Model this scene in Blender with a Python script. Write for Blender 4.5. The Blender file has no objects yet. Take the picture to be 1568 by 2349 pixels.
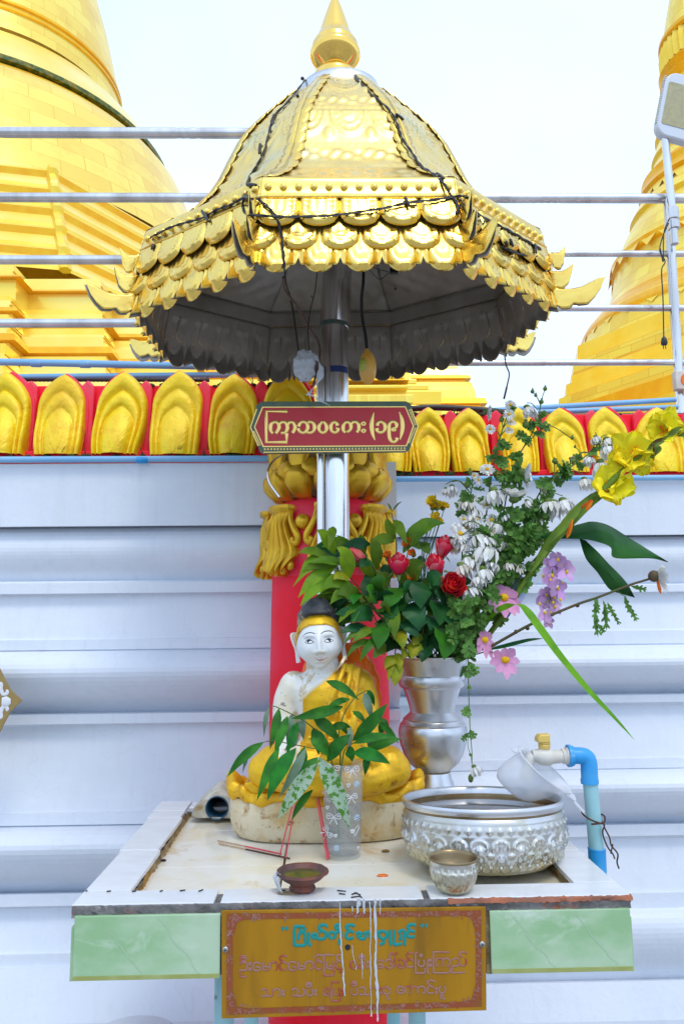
import bpy, bmesh, math, random
import numpy as np
from math import sin, cos, pi, radians, sqrt, atan2, exp
from mathutils import Vector, Matrix
from mathutils.bvhtree import BVHTree

C = bpy.context.scene
COL = C.collection
rnd = random.Random(7)

# ------------------------------------------------------------------ camera
W0, H0, F0 = 1568.0, 2349.0, 1750.0
CAM = Vector((0, 0, 1.373))
PITCH, YAW, ROLL = 8.5, -1.3, 0.6
ROT = Matrix.Rotation(radians(YAW), 3, 'Z') @ Matrix.Rotation(radians(90 + PITCH), 3, 'X') @ Matrix.Rotation(radians(-ROLL), 3, 'Z')
cam_data = bpy.data.cameras.new('camera')
cam = bpy.data.objects.new('camera', cam_data)
COL.objects.link(cam)
cam.matrix_world = Matrix.Translation(CAM) @ ROT.to_4x4()
cam_data.sensor_fit = 'VERTICAL'
cam_data.sensor_height = 36
cam_data.lens = F0 / H0 * 36
cam_data.clip_start = 0.02
cam_data.clip_end = 500
C.camera = cam

# ------------------------------------------------------------------ light
SUN_EL, SUN_AZ = radians(60), radians(160)     # high, on the viewer's side and to the right
world = bpy.data.worlds.new('World')
C.world = world
world.use_nodes = True
wt = world.node_tree
bg = wt.nodes['Background']
sky = wt.nodes.new('ShaderNodeTexSky')
sky.sky_type = 'NISHITA'
sky.sun_disc = False
sky.sun_elevation = SUN_EL
sky.sun_rotation = SUN_AZ
sky.air_density = 1.0
sky.dust_density = 2.0
# thin bright cloud cover over the blue
tcw = wt.nodes.new('ShaderNodeTexCoord')
cn = wt.nodes.new('ShaderNodeTexNoise')
cn.inputs['Scale'].default_value = 1.6
cn.inputs['Detail'].default_value = 4
wt.links.new(tcw.outputs['Generated'], cn.inputs['Vector'])
cr = wt.nodes.new('ShaderNodeMapRange')
cr.inputs['From Min'].default_value = 0.3
cr.inputs['From Max'].default_value = 0.7
cr.inputs['To Min'].default_value = 0.62
cr.inputs['To Max'].default_value = 0.95
wt.links.new(cn.outputs['Fac'], cr.inputs['Value'])
cm = wt.nodes.new('ShaderNodeMix')
cm.data_type = 'RGBA'
wt.links.new(cr.outputs['Result'], cm.inputs['Factor'])
wt.links.new(sky.outputs['Color'], cm.inputs['A'])
cm.inputs['B'].default_value = (5.6, 7.0, 9.2, 1)
wt.links.new(cm.outputs['Result'], bg.inputs['Color'])
bg.inputs['Strength'].default_value = 0.15

sun_d = bpy.data.lights.new('sun', 'SUN')
sun_d.energy = 0.9
sun_d.angle = radians(16)
sun_d.color = (1, 0.95, 0.86)
sun = bpy.data.objects.new('sun', sun_d)
COL.objects.link(sun)
sdir = Vector((sin(SUN_AZ) * cos(SUN_EL), cos(SUN_AZ) * cos(SUN_EL), sin(SUN_EL)))
sun.rotation_euler = sdir.to_track_quat('Z', 'Y').to_euler()
sun.location = (0, 0, 6)

vs = C.view_settings
vs.view_transform = 'Standard'
vs.look = 'None'
vs.gamma = 1
vs.exposure = 0.33

# ------------------------------------------------------------------ pixel <-> place helpers
def ray(px, py):
    return ROT @ Vector(((px - W0 / 2) / F0, -(py - H0 / 2) / F0, -1))
def at(px, py, Y):
    d = ray(px, py)
    return CAM + d * ((Y - CAM.y) / d.y)
def on(px, py, z):
    d = ray(px, py)
    return CAM + d * ((z - CAM.z) / d.z)
def zoom(x0, y0, s):
    return lambda zx, zy: ((x0 + zx / s) / 1.09, (y0 + zy / s) / 1.09)
FWD = ROT @ Vector((0, 0, -1))
def dep(p): return (Vector(p) - CAM).dot(FWD)
def U(v): return v.normalized()
def V(*a): return Vector(a)

# ------------------------------------------------------------------ scene bookkeeping
BASE = {}
def tag(o, label, cat, group=None):
    o['label'] = label
    o['category'] = cat
    if group: o['group'] = group
    return o
def thing(name, label, cat, loc=(0, 0, 0), group=None):
    o = bpy.data.objects.new(name, None)
    COL.objects.link(o)
    o.location = loc
    o.empty_display_size = 0.05
    BASE[o.name] = Vector(loc)
    return tag(o, label, cat, group)

class MB:
    def __init__(s):
        s.v, s.f, s.m = [], [], []
    def add(s, verts, faces, m=0):
        n = len(s.v)
        s.v.extend([tuple(p) for p in verts])
        s.f.extend([tuple(i + n for i in f) for f in faces])
        s.m.extend([m] * len(faces))
    def grid(s, rows, closed=False, m=0, flip=False):
        nr, nc = len(rows), len(rows[0])
        fs = []
        for i in range(nr - 1):
            for j in range(nc if closed else nc - 1):
                k = (j + 1) % nc
                q = (i * nc + j, i * nc + k, (i + 1) * nc + k, (i + 1) * nc + j)
                fs.append(q[::-1] if flip else q)
        s.add([p for r in rows for p in r], fs, m)
    def box(s, a, b, m=0, jit=0):
        x0, y0, z0 = a; x1, y1, z1 = b
        vs_ = [(x0, y0, z0), (x1, y0, z0), (x1, y1, z0), (x0, y1, z0), (x0, y0, z1), (x1, y0, z1), (x1, y1, z1), (x0, y1, z1)]
        s.add(vs_, [(0, 3, 2, 1), (4, 5, 6, 7), (0, 1, 5, 4), (1, 2, 6, 5), (2, 3, 7, 6), (3, 0, 4, 7)], m)
    def tube(s, pts, rad, n=8, m=0, cap=True, flat=None):
        pts = [Vector(p) for p in pts]
        if not hasattr(rad, '__len__'): rad = [rad] * len(pts)
        rows = []
        t0 = U(pts[1] - pts[0])
        nrm = t0.orthogonal().normalized() if flat is None else U(flat - t0 * flat.dot(t0))
        for i, p in enumerate(pts):
            a = pts[max(i - 1, 0)]; b = pts[min(i + 1, len(pts) - 1)]
            t = (b - a)
            t = U(t) if t.length > 1e-9 else t0
            if flat is not None: nrm = flat
            nrm = nrm - t * nrm.dot(t)
            nrm = U(nrm) if nrm.length > 1e-6 else t.orthogonal().normalized()
            bi = t.cross(nrm)
            k = 1 if flat is None else 0.22
            rows.append([p + (bi * cos(2 * pi * j / n) + nrm * (k * sin(2 * pi * j / n))) * rad[i] for j in range(n)])
        s.grid(rows, closed=True, m=m)
        if cap:
            N = len(s.v)
            s.f.append(tuple(N - len(pts) * n + j for j in range(n))[::-1]); s.m.append(m)
            s.f.append(tuple(N - n + j for j in range(n))); s.m.append(m)
    def lathe(s, prof, n=48, c=(0, 0, 0), m=0, disp=None, a0=0.0, cap=False):
        rows = []
        for (r, z) in prof:
            row = []
            for j in range(n):
                a = a0 + 2 * pi * j / n
                rr = r + (disp(a, z, r) if disp else 0)
                row.append((c[0] + rr * cos(a), c[1] + rr * sin(a), c[2] + z))
            rows.append(row)
        s.grid(rows, closed=True, m=m)
        if cap:
            N = len(s.v)
            s.f.append(tuple(N - n + j for j in range(n))); s.m.append(m)
            s.f.append(tuple(N - len(prof) * n + j for j in range(n))[::-1]); s.m.append(m)
    def ball(s, c, r, nu=12, nv=8, m=0, sq=(1, 1, 1)):
        rows = []
        for i in range(nv + 1):
            t = pi * i / nv
            rr = max(sin(t), 0.001)
            rows.append([(c[0] + r * sq[0] * rr * cos(2 * pi * j / nu), c[1] + r * sq[1] * rr * sin(2 * pi * j / nu), c[2] - r * sq[2] * cos(t)) for j in range(nu)])
        s.grid(rows, closed=True, m=m)
    def poly(s, pts, depth, m=0):
        """flat outline pts (world) extruded by the vector depth"""
        n = len(pts)
        a = [Vector(p) for p in pts]
        b = [p + depth for p in a]
        s.add(a + b, [tuple(range(n)), tuple(range(2 * n - 1, n - 1, -1))] + [(i, i + n, (i + 1) % n + n, (i + 1) % n) for i in range(n)], m)
    def build(s, name, mats, parent=None, smooth=40, solid=None, bevel=None, sub=0, label=None):
        me = bpy.data.meshes.new(name)
        off = BASE.get(parent.name, Vector((0, 0, 0))) if parent else Vector((0, 0, 0))
        va = np.array(s.v, dtype=np.float32).reshape(-1, 3) - np.array(off, dtype=np.float32)
        me.from_pydata(va.tolist(), [], s.f)
        if not isinstance(mats, (list, tuple)): mats = [mats]
        for m_ in mats: me.materials.append(m_)
        if max(s.m, default=0) > 0: me.polygons.foreach_set('material_index', s.m)
        bm = bmesh.new(); bm.from_mesh(me)
        bmesh.ops.recalc_face_normals(bm, faces=bm.faces)
        bm.to_mesh(me); bm.free()
        if smooth:
            me.polygons.foreach_set('use_smooth', [True] * len(me.polygons))
            if smooth < 170: me.set_sharp_from_angle(angle=radians(smooth))
        me.update()
        o = bpy.data.objects.new(name, me)
        COL.objects.link(o)
        if parent:
            o.parent = parent
            BASE[o.name] = off
        else:
            BASE[o.name] = Vector((0, 0, 0))
        if bevel:
            b = o.modifiers.new('bevel', 'BEVEL'); b.width = bevel; b.segments = 2; b.limit_method = 'ANGLE'
        if sub:
            b = o.modifiers.new('sub', 'SUBSURF'); b.levels = sub; b.render_levels = sub
        if solid:
            b = o.modifiers.new('solid', 'SOLIDIFY'); b.thickness = solid[0]; b.offset = solid[1]
            if len(solid) > 2: b.material_offset = solid[2]; b.material_offset_rim = 0
        if label: o['label'] = label
        return o

def struct(o):
    o['kind'] = 'structure'
    return o

def catmull(pts, k=6):
    P = [Vector(p) for p in pts]
    if len(P) < 3: 
        return [P[0].lerp(P[1], i / k) for i in range(k + 1)] if len(P) == 2 else P
    out = []
    for i in range(len(P) - 1):
        p0 = P[i - 1] if i else P[0] * 2 - P[1]
        p1, p2 = P[i], P[i + 1]
        p3 = P[i + 2] if i + 2 < len(P) else P[-1] * 2 - P[-2]
        for j in range(k):
            t = j / k
            out.append(0.5 * ((2 * p1) + (p2 - p0) * t + (2 * p0 - 5 * p1 + 4 * p2 - p3) * t * t + (3 * p1 - p0 - 3 * p2 + p3) * t ** 3))
    out.append(P[-1])
    return out
def lerp(a, b, t): return a + (b - a) * t
def interp(tab, x):
    if x <= tab[0][0]: return tab[0][1]
    for (a, b), (c, d) in zip(tab, tab[1:]):
        if x <= c: return b + (d - b) * (x - a) / (c - a)
    return tab[-1][1]
def smooth01(t):
    t = max(0, min(1, t)); return t * t * (3 - 2 * t)

# ------------------------------------------------------------------ materials
def mat(name, col, rough=0.5, metal=0.0, col2=None, scale=8, lo=0.4, hi=0.65, bump=None, dirt=None, dirt2=None,
        spec=0.5, trans=0.0, alpha=1.0, sss=0.0, coat=0.0, stretch=None, roughvar=0.0, detail=6):
    m = bpy.data.materials.new(name)
    m.use_nodes = True
    nt = m.node_tree
    b = nt.nodes['Principled BSDF']
    b.inputs['Base Color'].default_value = (*col, 1)
    b.inputs['Roughness'].default_value = rough
    b.inputs['Metallic'].default_value = metal
    b.inputs['Specular IOR Level'].default_value = spec
    b.inputs['Alpha'].default_value = alpha
    b.inputs['Transmission Weight'].default_value = trans
    b.inputs['Subsurface Weight'].default_value = sss
    if sss: b.inputs['Subsurface Radius'].default_value = (0.01, 0.006, 0.003)
    b.inputs['Coat Weight'].default_value = coat
    tc = nt.nodes.new('ShaderNodeTexCoord')
    vec = tc.outputs['Object']
    if stretch:
        mp = nt.nodes.new('ShaderNodeMapping')
        mp.inputs['Scale'].default_value = stretch
        nt.links.new(vec, mp.inputs['Vector']); vec = mp.outputs['Vector']
    def noise(sc, de=6, ro=0.55, dist=0.0):
        n = nt.nodes.new('ShaderNodeTexNoise')
        n.inputs['Scale'].default_value = sc
        n.inputs['Detail'].default_value = de
        n.inputs['Roughness'].default_value = ro
        n.inputs['Distortion'].default_value = dist
        nt.links.new(vec, n.inputs['Vector'])
        return n.outputs['Fac']
    def rng(src, a, c, lo_=0.0, hi_=1.0):
        r = nt.nodes.new('ShaderNodeMapRange')
        r.inputs['From Min'].default_value = a; r.inputs['From Max'].default_value = c
        r.inputs['To Min'].default_value = lo_; r.inputs['To Max'].default_value = hi_
        nt.links.new(src, r.inputs['Value'])
        return r.outputs['Result']
    def mix(f, A, B):
        x = nt.nodes.new('ShaderNodeMix'); x.data_type = 'RGBA'
        nt.links.new(f, x.inputs['Factor'])
        for k, q in (('A', A), ('B', B)):
            if isinstance(q, tuple): x.inputs[k].default_value = (*q, 1)
            else: nt.links.new(q, x.inputs[k])
        return x.outputs['Result']
    cur = None
    if col2:
        cur = mix(rng(noise(scale, detail), lo, hi), col, col2)
    for k, d in enumerate((dirt, dirt2)):
        if d:       # (colour, scale, lo, hi)
            cur = mix(rng(noise(d[1], 8, 0.65, 0.6), d[2], d[3]), cur if cur else col, d[0])
    if cur: nt.links.new(cur, b.inputs['Base Color'])
    if roughvar:
        nt.links.new(rng(noise(scale * 2.3, 5), 0.3, 0.7, max(rough - roughvar, 0.02), rough + roughvar), b.inputs['Roughness'])
    if bump:        # (scale, strength, distance)
        bn = nt.nodes.new('ShaderNodeBump')
        bn.inputs['Strength'].default_value = bump[1]
        bn.inputs['Distance'].default_value = bump[2] if len(bump) > 2 else 0.002
        nt.links.new(noise(bump[0], 8, 0.6), bn.inputs['Height'])
        nt.links.new(bn.outputs['Normal'], b.inputs['Normal'])
    m['nodes_ready'] = 1
    return m

M = {}
M['wall'] = mat('white_wall_paint', (0.74, 0.79, 0.86), 0.55, col2=(0.68, 0.745, 0.83), scale=2.2, bump=(38, 0.35, 0.004), dirt=((0.55, 0.57, 0.58), 3.3, 0.64, 0.85), dirt2=((0.35, 0.3, 0.26), 60, 0.78, 0.82))
M['red'] = mat('red_paint', (0.92, 0.006, 0.022), 0.5, spec=0.25, col2=(0.90, 0.018, 0.05), scale=9, bump=(60, 0.12))
M['pinkred'] = mat('pinkish_red_paint', (0.90, 0.012, 0.05), 0.5, col2=(0.88, 0.05, 0.10), scale=14, bump=(60, 0.2), dirt=((0.05, 0.03, 0.03), 22, 0.68, 0.72))
M['goldpaint'] = mat('gold_paint', (0.78, 0.46, 0.02), 0.36, 0.55, col2=(0.62, 0.34, 0.015), scale=16, bump=(70, 0.3, 0.003), dirt=((0.16, 0.09, 0.01), 18, 0.68, 0.76))
M['goldpetal'] = mat('yellow_gold_paint', (0.93, 0.67, 0.008), 0.42, 0.12, col2=(0.90, 0.58, 0.006), scale=14, bump=(40, 0.8, 0.005), dirt=((0.20, 0.11, 0.01), 30, 0.66, 0.72), dirt2=((0.82, 0.46, 0.006), 8, 0.52, 0.66))
M['goldrobe'] = mat('statue_gold_paint', (0.84, 0.50, 0.012), 0.46, 0.42, col2=(0.66, 0.36, 0.01), scale=20, bump=(60, 0.4, 0.003), dirt=((0.30, 0.13, 0.01), 28, 0.60, 0.70), dirt2=((0.55, 0.26, 0.02), 60, 0.60, 0.66))
M['gold'] = mat('gold_sheet_metal', (0.96, 0.70, 0.17), 0.22, 0.95, col2=(0.88, 0.58, 0.12), scale=14, bump=(26, 0.10, 0.003), roughvar=0.08, dirt=((0.30, 0.20, 0.06), 14, 0.66, 0.76), dirt2=((0.72, 0.52, 0.15), 38, 0.58, 0.68))
M['goldpanel'] = mat('embossed_gold_sheet', (0.90, 0.66, 0.20), 0.30, 0.95, col2=(0.86, 0.62, 0.18), scale=10, bump=(40, 0.12, 0.002), roughvar=0.08, dirt=((0.45, 0.36, 0.14), 22, 0.62, 0.74), dirt2=((0.72, 0.64, 0.34), 8, 0.52, 0.68))
M['goldmirror'] = mat('polished_gold_metal', (0.95, 0.62, 0.14), 0.09, 1.0, bump=(14, 0.05, 0.003))
M['greyzinc'] = mat('dull_zinc_sheet', (0.37, 0.34, 0.31), 0.48, 0.4, col2=(0.25, 0.22, 0.18), scale=7, bump=(40, 0.15, 0.002), dirt=((0.05, 0.035, 0.02), 26, 0.66, 0.72))
M['steel'] = mat('stainless_steel', (0.78, 0.78, 0.79), 0.2, 1.0, col2=(0.52, 0.50, 0.48), scale=10, stretch=(1, 1, 0.15), dirt=((0.35, 0.2, 0.1), 20, 0.70, 0.8), roughvar=0.06)
M['alu'] = mat('brushed_aluminium', (0.68, 0.69, 0.71), 0.34, 0.95, col2=(0.60, 0.61, 0.63), scale=12, bump=(45, 0.12, 0.001), roughvar=0.1)
M['silver'] = mat('embossed_silver', (0.64, 0.64, 0.635), 0.30, 0.95, col2=(0.56, 0.54, 0.47), scale=16, bump=(60, 0.15, 0.001), dirt=((0.55, 0.48, 0.28), 9, 0.58, 0.75), roughvar=0.08)
M['darkplastic'] = mat('black_cable_plastic', (0.012, 0.013, 0.016), 0.45)
M['pvcblue'] = mat('light_blue_plastic_pipe', (0.18, 0.43, 0.72), 0.4, col2=(0.24, 0.50, 0.76), scale=6, dirt=((0.12, 0.2, 0.25), 25, 0.68, 0.78))
M['pvcteal'] = mat('pale_teal_plastic_pipe', (0.27, 0.52, 0.56), 0.42, col2=(0.36, 0.60, 0.62), scale=9, dirt=((0.10, 0.18, 0.17), 30, 0.66, 0.72))
M['fitblue'] = mat('bright_blue_plastic_fitting', (0.01, 0.28, 0.66), 0.35, col2=(0.06, 0.36, 0.70), scale=15, dirt=((0.25, 0.42, 0.55), 30, 0.62, 0.7))
M['whiteplastic'] = mat('dirty_white_plastic', (0.68, 0.66, 0.60), 0.4, col2=(0.58, 0.54, 0.46), scale=22)
M['yellowplastic'] = mat('yellow_plastic', (0.72, 0.52, 0.10), 0.4, col2=(0.66, 0.46, 0.12), scale=20)
M['whitetile'] = mat('white_ceramic_tile', (0.72, 0.73, 0.74), 0.18, col2=(0.66, 0.67, 0.68), scale=14, bump=(60, 0.12, 0.0015), dirt=((0.55, 0.50, 0.38), 16, 0.66, 0.76), stretch=(1, 2.2, 1))
M['creamtile'] = mat('yellowed_ceramic_tile', (0.78, 0.75, 0.66), 0.12, col2=(0.74, 0.64, 0.42), scale=8, lo=0.46, hi=0.68, bump=(40, 0.14, 0.0015), dirt=((0.58, 0.36, 0.10), 9, 0.60, 0.76), dirt2=((0.62, 0.52, 0.32), 45, 0.62, 0.72))
M['stain'] = mat('rust_stained_mortar', (0.36, 0.27, 0.14), 0.85, col2=(0.14, 0.085, 0.035), scale=30, bump=(60, 0.7, 0.006), dirt=((0.45, 0.22, 0.03), 14, 0.55, 0.66))
M['mortar'] = mat('grey_mortar', (0.20, 0.19, 0.185), 0.85, col2=(0.10, 0.095, 0.09), scale=28, bump=(70, 0.8, 0.006), dirt=((0.30, 0.085, 0.04), 11, 0.58, 0.66), dirt2=((0.38, 0.37, 0.34), 22, 0.62, 0.72))
M['grout'] = mat('dark_grout', (0.12, 0.09, 0.05), 0.9, bump=(90, 0.5))
M['terracotta_edge'] = mat('broken_tile_body', (0.42, 0.14, 0.07), 0.85, col2=(0.20, 0.10, 0.07), scale=18, bump=(60, 0.6, 0.004))
M['brass'] = mat('brass_plaque', (0.46, 0.22, 0.004), 0.40, 0.4, col2=(0.36, 0.165, 0.003), scale=5, stretch=(3, 1, 0.6), dirt=((0.22, 0.11, 0.01), 6, 0.56, 0.8), roughvar=0.08)
M['etch'] = mat('red_etched_paint', (0.28, 0.06, 0.015), 0.6, 0.1, col2=(0.24, 0.08, 0.015), scale=60)
M['etchpale'] = mat('worn_pinkish_etching', (0.34, 0.16, 0.13), 0.55, 0.1, col2=(0.36, 0.05, 0.02), scale=24, lo=0.5, hi=0.62)
M['teal'] = mat('teal_paint', (0.0, 0.23, 0.20), 0.5)
M['wax'] = mat('white_wax', (0.50, 0.52, 0.55), 0.4, sss=0.3, bump=(80, 0.3))
M['screw'] = mat('grey_screw_metal', (0.4, 0.4, 0.38), 0.4, 0.9)
M['signred'] = mat('dark_red_sign_paint', (0.50, 0.006, 0.012), 0.32, col2=(0.56, 0.012, 0.02), scale=9)
M['signgreen'] = mat('dark_green_sign_border', (0.05, 0.11, 0.075), 0.35, col2=(0.10, 0.13, 0.07), scale=45)
M['signgold'] = mat('gold_sign_lettering', (0.86, 0.60, 0.18), 0.25, 0.8)
M['skin'] = mat('chipped_white_statue_paint', (0.75, 0.74, 0.70), 0.42, col2=(0.73, 0.66, 0.50), scale=12, lo=0.50, hi=0.66, bump=(50, 0.2, 0.002), dirt=((0.58, 0.48, 0.32), 19, 0.565, 0.577), dirt2=((0.24, 0.22, 0.19), 46, 0.655, 0.665))
M['face'] = mat('white_face_paint', (0.77, 0.78, 0.77), 0.36, col2=(0.74, 0.70, 0.58), scale=18, lo=0.55, hi=0.75, dirt=((0.25, 0.24, 0.24), 75, 0.68, 0.695))
M['plinth'] = mat('stained_cream_plinth', (0.68, 0.59, 0.40), 0.55, col2=(0.60, 0.42, 0.17), scale=18, lo=0.46, hi=0.66, bump=(45, 0.6, 0.004), dirt=((0.34, 0.18, 0.04), 30, 0.54, 0.66), dirt2=((0.10, 0.06, 0.02), 44, 0.61, 0.67))
M['hair'] = mat('weathered_black_hair_paint', (0.035, 0.037, 0.045), 0.65, col2=(0.11, 0.11, 0.12), scale=45, bump=(90, 0.5, 0.002), dirt=((0.36, 0.29, 0.19), 24, 0.57, 0.63))
M['ink'] = mat('black_paint', (0.012, 0.012, 0.014), 0.4)
M['lip'] = mat('pale_lip_paint', (0.62, 0.34, 0.24), 0.5)
M['clay'] = mat('dark_fired_clay', (0.085, 0.04, 0.035), 0.6, col2=(0.20, 0.055, 0.03), scale=16, bump=(60, 0.5, 0.002), dirt=((0.03, 0.028, 0.03), 12, 0.5, 0.6))
M['oil'] = mat('oily_wax_residue', (0.10, 0.10, 0.03), 0.12, col2=(0.05, 0.06, 0.02), scale=30)
M['orangepl'] = mat('orange_translucent_plastic', (0.92, 0.17, 0.0), 0.25, sss=0.35)
M['stick'] = mat('bamboo_incense_stick', (0.42, 0.26, 0.14), 0.7)
M['stickred'] = mat('pink_incense_stick', (0.72, 0.07, 0.11), 0.6)
M['match'] = mat('burnt_wick', (0.02, 0.018, 0.016), 0.8)
M['wire'] = mat('rusty_wire', (0.09, 0.04, 0.025), 0.6, 0.5)
M['water'] = mat('still_water', (0.055, 0.045, 0.035), 0.03, spec=0.9)
M['tape'] = mat('dark_blue_tape', (0.01, 0.03, 0.14), 0.4)
M['ground'] = mat('pale_paving', (0.34, 0.33, 0.31), 0.45, col2=(0.27, 0.26, 0.25), scale=2.5, bump=(20, 0.2))
M['moss'] = mat('moss_and_dirt', (0.05, 0.07, 0.015), 0.9, col2=(0.03, 0.025, 0.02), scale=40)

# tarnish that gathers low on the embossed bowl
_nt = M['silver'].node_tree
_b = _nt.nodes['Principled BSDF']
_src = _b.inputs['Base Color'].links[0].from_socket
_tc = _nt.nodes.new('ShaderNodeTexCoord'); _sp = _nt.nodes.new('ShaderNodeSeparateXYZ'); _nt.links.new(_tc.outputs['Object'], _sp.inputs[0])
_nn = _nt.nodes.new('ShaderNodeTexNoise'); _nn.inputs['Scale'].default_value = 24; _nt.links.new(_tc.outputs['Object'], _nn.inputs['Vector'])
_ma = _nt.nodes.new('ShaderNodeMath'); _ma.operation = 'MULTIPLY_ADD'; _nt.links.new(_nn.outputs['Fac'], _ma.inputs[0]); _ma.inputs[1].default_value = .09; _nt.links.new(_sp.outputs['Z'], _ma.inputs[2])
_mr = _nt.nodes.new('ShaderNodeMapRange'); _mr.inputs['From Min'].default_value = .045; _mr.inputs['From Max'].default_value = .090; _mr.inputs['To Min'].default_value = .65; _mr.inputs['To Max'].default_value = 0
_nt.links.new(_ma.outputs[0], _mr.inputs['Value'])
_mx = _nt.nodes.new('ShaderNodeMix'); _mx.data_type = 'RGBA'; _nt.links.new(_mr.outputs['Result'], _mx.inputs['Factor']); _nt.links.new(_src, _mx.inputs['A']); _mx.inputs['B'].default_value = (.50, .42, .14, 1)
_nt.links.new(_mx.outputs['Result'], _b.inputs['Base Color'])

# rain streaks and hairline cracks on the limewashed walls
_nt = M['wall'].node_tree; _b = _nt.nodes['Principled BSDF']; _src = _b.inputs['Base Color'].links[0].from_socket
_tc = _nt.nodes.new('ShaderNodeTexCoord')
def _streak(scale, sz, a, c, lo_, hi_, vor=False):
    mp = _nt.nodes.new('ShaderNodeMapping'); mp.inputs['Scale'].default_value = (scale, scale, sz); _nt.links.new(_tc.outputs['Object'], mp.inputs['Vector'])
    if vor:
        n = _nt.nodes.new('ShaderNodeTexVoronoi'); n.feature = 'DISTANCE_TO_EDGE'; n.inputs['Scale'].default_value = 1; out = n.outputs['Distance']
        w = _nt.nodes.new('ShaderNodeTexNoise'); w.inputs['Scale'].default_value = 2.5; _nt.links.new(mp.outputs['Vector'], w.inputs['Vector'])
        ad = _nt.nodes.new('ShaderNodeVectorMath'); ad.operation = 'ADD'; _nt.links.new(mp.outputs['Vector'], ad.inputs[0]); _nt.links.new(w.outputs['Color'], ad.inputs[1]); _nt.links.new(ad.outputs[0], n.inputs['Vector'])
    else:
        n = _nt.nodes.new('ShaderNodeTexNoise'); n.inputs['Scale'].default_value = 1; n.inputs['Detail'].default_value = 5; n.inputs['Roughness'].default_value = .6; out = n.outputs['Fac']; _nt.links.new(mp.outputs['Vector'], n.inputs['Vector'])
    r = _nt.nodes.new('ShaderNodeMapRange'); r.inputs['From Min'].default_value = a; r.inputs['From Max'].default_value = c; r.inputs['To Min'].default_value = lo_; r.inputs['To Max'].default_value = hi_
    _nt.links.new(out, r.inputs['Value']); return r.outputs['Result']
for _f, _c in ((_streak(36, 1.0, .52, .75, 0, .16), (.50, .53, .55)), (_streak(90, 4, .62, .76, 0, .18), (.42, .42, .40)), (_streak(1.6, 2.2, .50, .72, 0, .30), (.56, .61, .66)), (_streak(2.0, 2.0, .0, .006, .10, 0, True), (.42, .42, .42)), (_streak(7, 30, .56, .72, 0, .2), (.82, .85, .88))):
    _mx = _nt.nodes.new('ShaderNodeMix'); _mx.data_type = 'RGBA'; _nt.links.new(_f, _mx.inputs['Factor']); _nt.links.new(_src, _mx.inputs['A']); _mx.inputs['B'].default_value = (*_c, 1); _src = _mx.outputs['Result']
_nt.links.new(_src, _b.inputs['Base Color'])
# ================================================================== SETTING
def ground():
    mb = MB()
    mb.add([(-200, -120, 0), (200, -120, 0), (200, 300, 0), (-200, 300, 0)], [(0, 1, 2, 3)])
    m = M['ground']
    nt = m.node_tree
    br = nt.nodes.new('ShaderNodeTexBrick')
    tc = nt.nodes.new('ShaderNodeTexCoord')
    nt.links.new(tc.outputs['Object'], br.inputs['Vector'])
    br.inputs['Color1'].default_value = (0.36, 0.35, 0.33, 1); br.inputs['Color2'].default_value = (0.30, 0.29, 0.28, 1)
    br.inputs['Mortar'].default_value = (0.16, 0.15, 0.14, 1)
    br.inputs['Scale'].default_value = 1.0; br.inputs['Brick Width'].default_value = 0.6; br.inputs['Row Height'].default_value = 0.6
    br.inputs['Mortar Size'].default_value = 0.006; br.offset = 0
    nt.links.new(br.outputs['Color'], nt.nodes['Principled BSDF'].inputs['Base Color'])
    return struct(mb.build('ground', m, smooth=0))
ground()

# ---- moulded white walls -------------------------------------------------
def wall(name, label, px, prof, x0, x1, ytop_back, ends):
    """prof: (pixel row at column px, depth Y) from top to bottom"""
    pts = []
    ym = sum(Y for py, Y in prof[4:]) / len(prof[4:])
    prof = prof[:3] + [(py, ym + (Y - ym) * .8) for py, Y in prof[3:]]
    for py, Y in prof:
        p = at(px, py, Y)
        pts.append((Y, p.z))
    # smooth the mouldings
    mb = MB()
    pts = [(ytop_back, pts[0][1])] + pts + [(pts[-1][0], 0.0)]
    n = max(2, int((x1 - x0) / 0.05))
    xs = [x0 + (x1 - x0) * i / n for i in range(n + 1)]
    rows = [[(x, Y, z) for x in xs] for (Y, z) in pts]
    for a, b in zip(rows, rows[1:]):
        mb.grid([a, b])
    for xe in ends:     # end caps: a fan per strip to the back plane
        for (Ya, za), (Yb, zb) in zip(pts[1:], pts[2:]):
            mb.add([(xe, Ya, za), (xe, Yb, zb), (xe, ytop_back, zb), (xe, ytop_back, za)], [(0, 1, 2, 3)])
    # back
    mb.add([(x0, ytop_back, 0), (x1, ytop_back, 0), (x1, ytop_back, pts[0][1]), (x0, ytop_back, pts[0][1])], [(0, 1, 2, 3)])
    bm = mb.build(name, M['wall'], smooth=50, bevel=.007)
    return tag(bm, label, 'wall')

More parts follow.
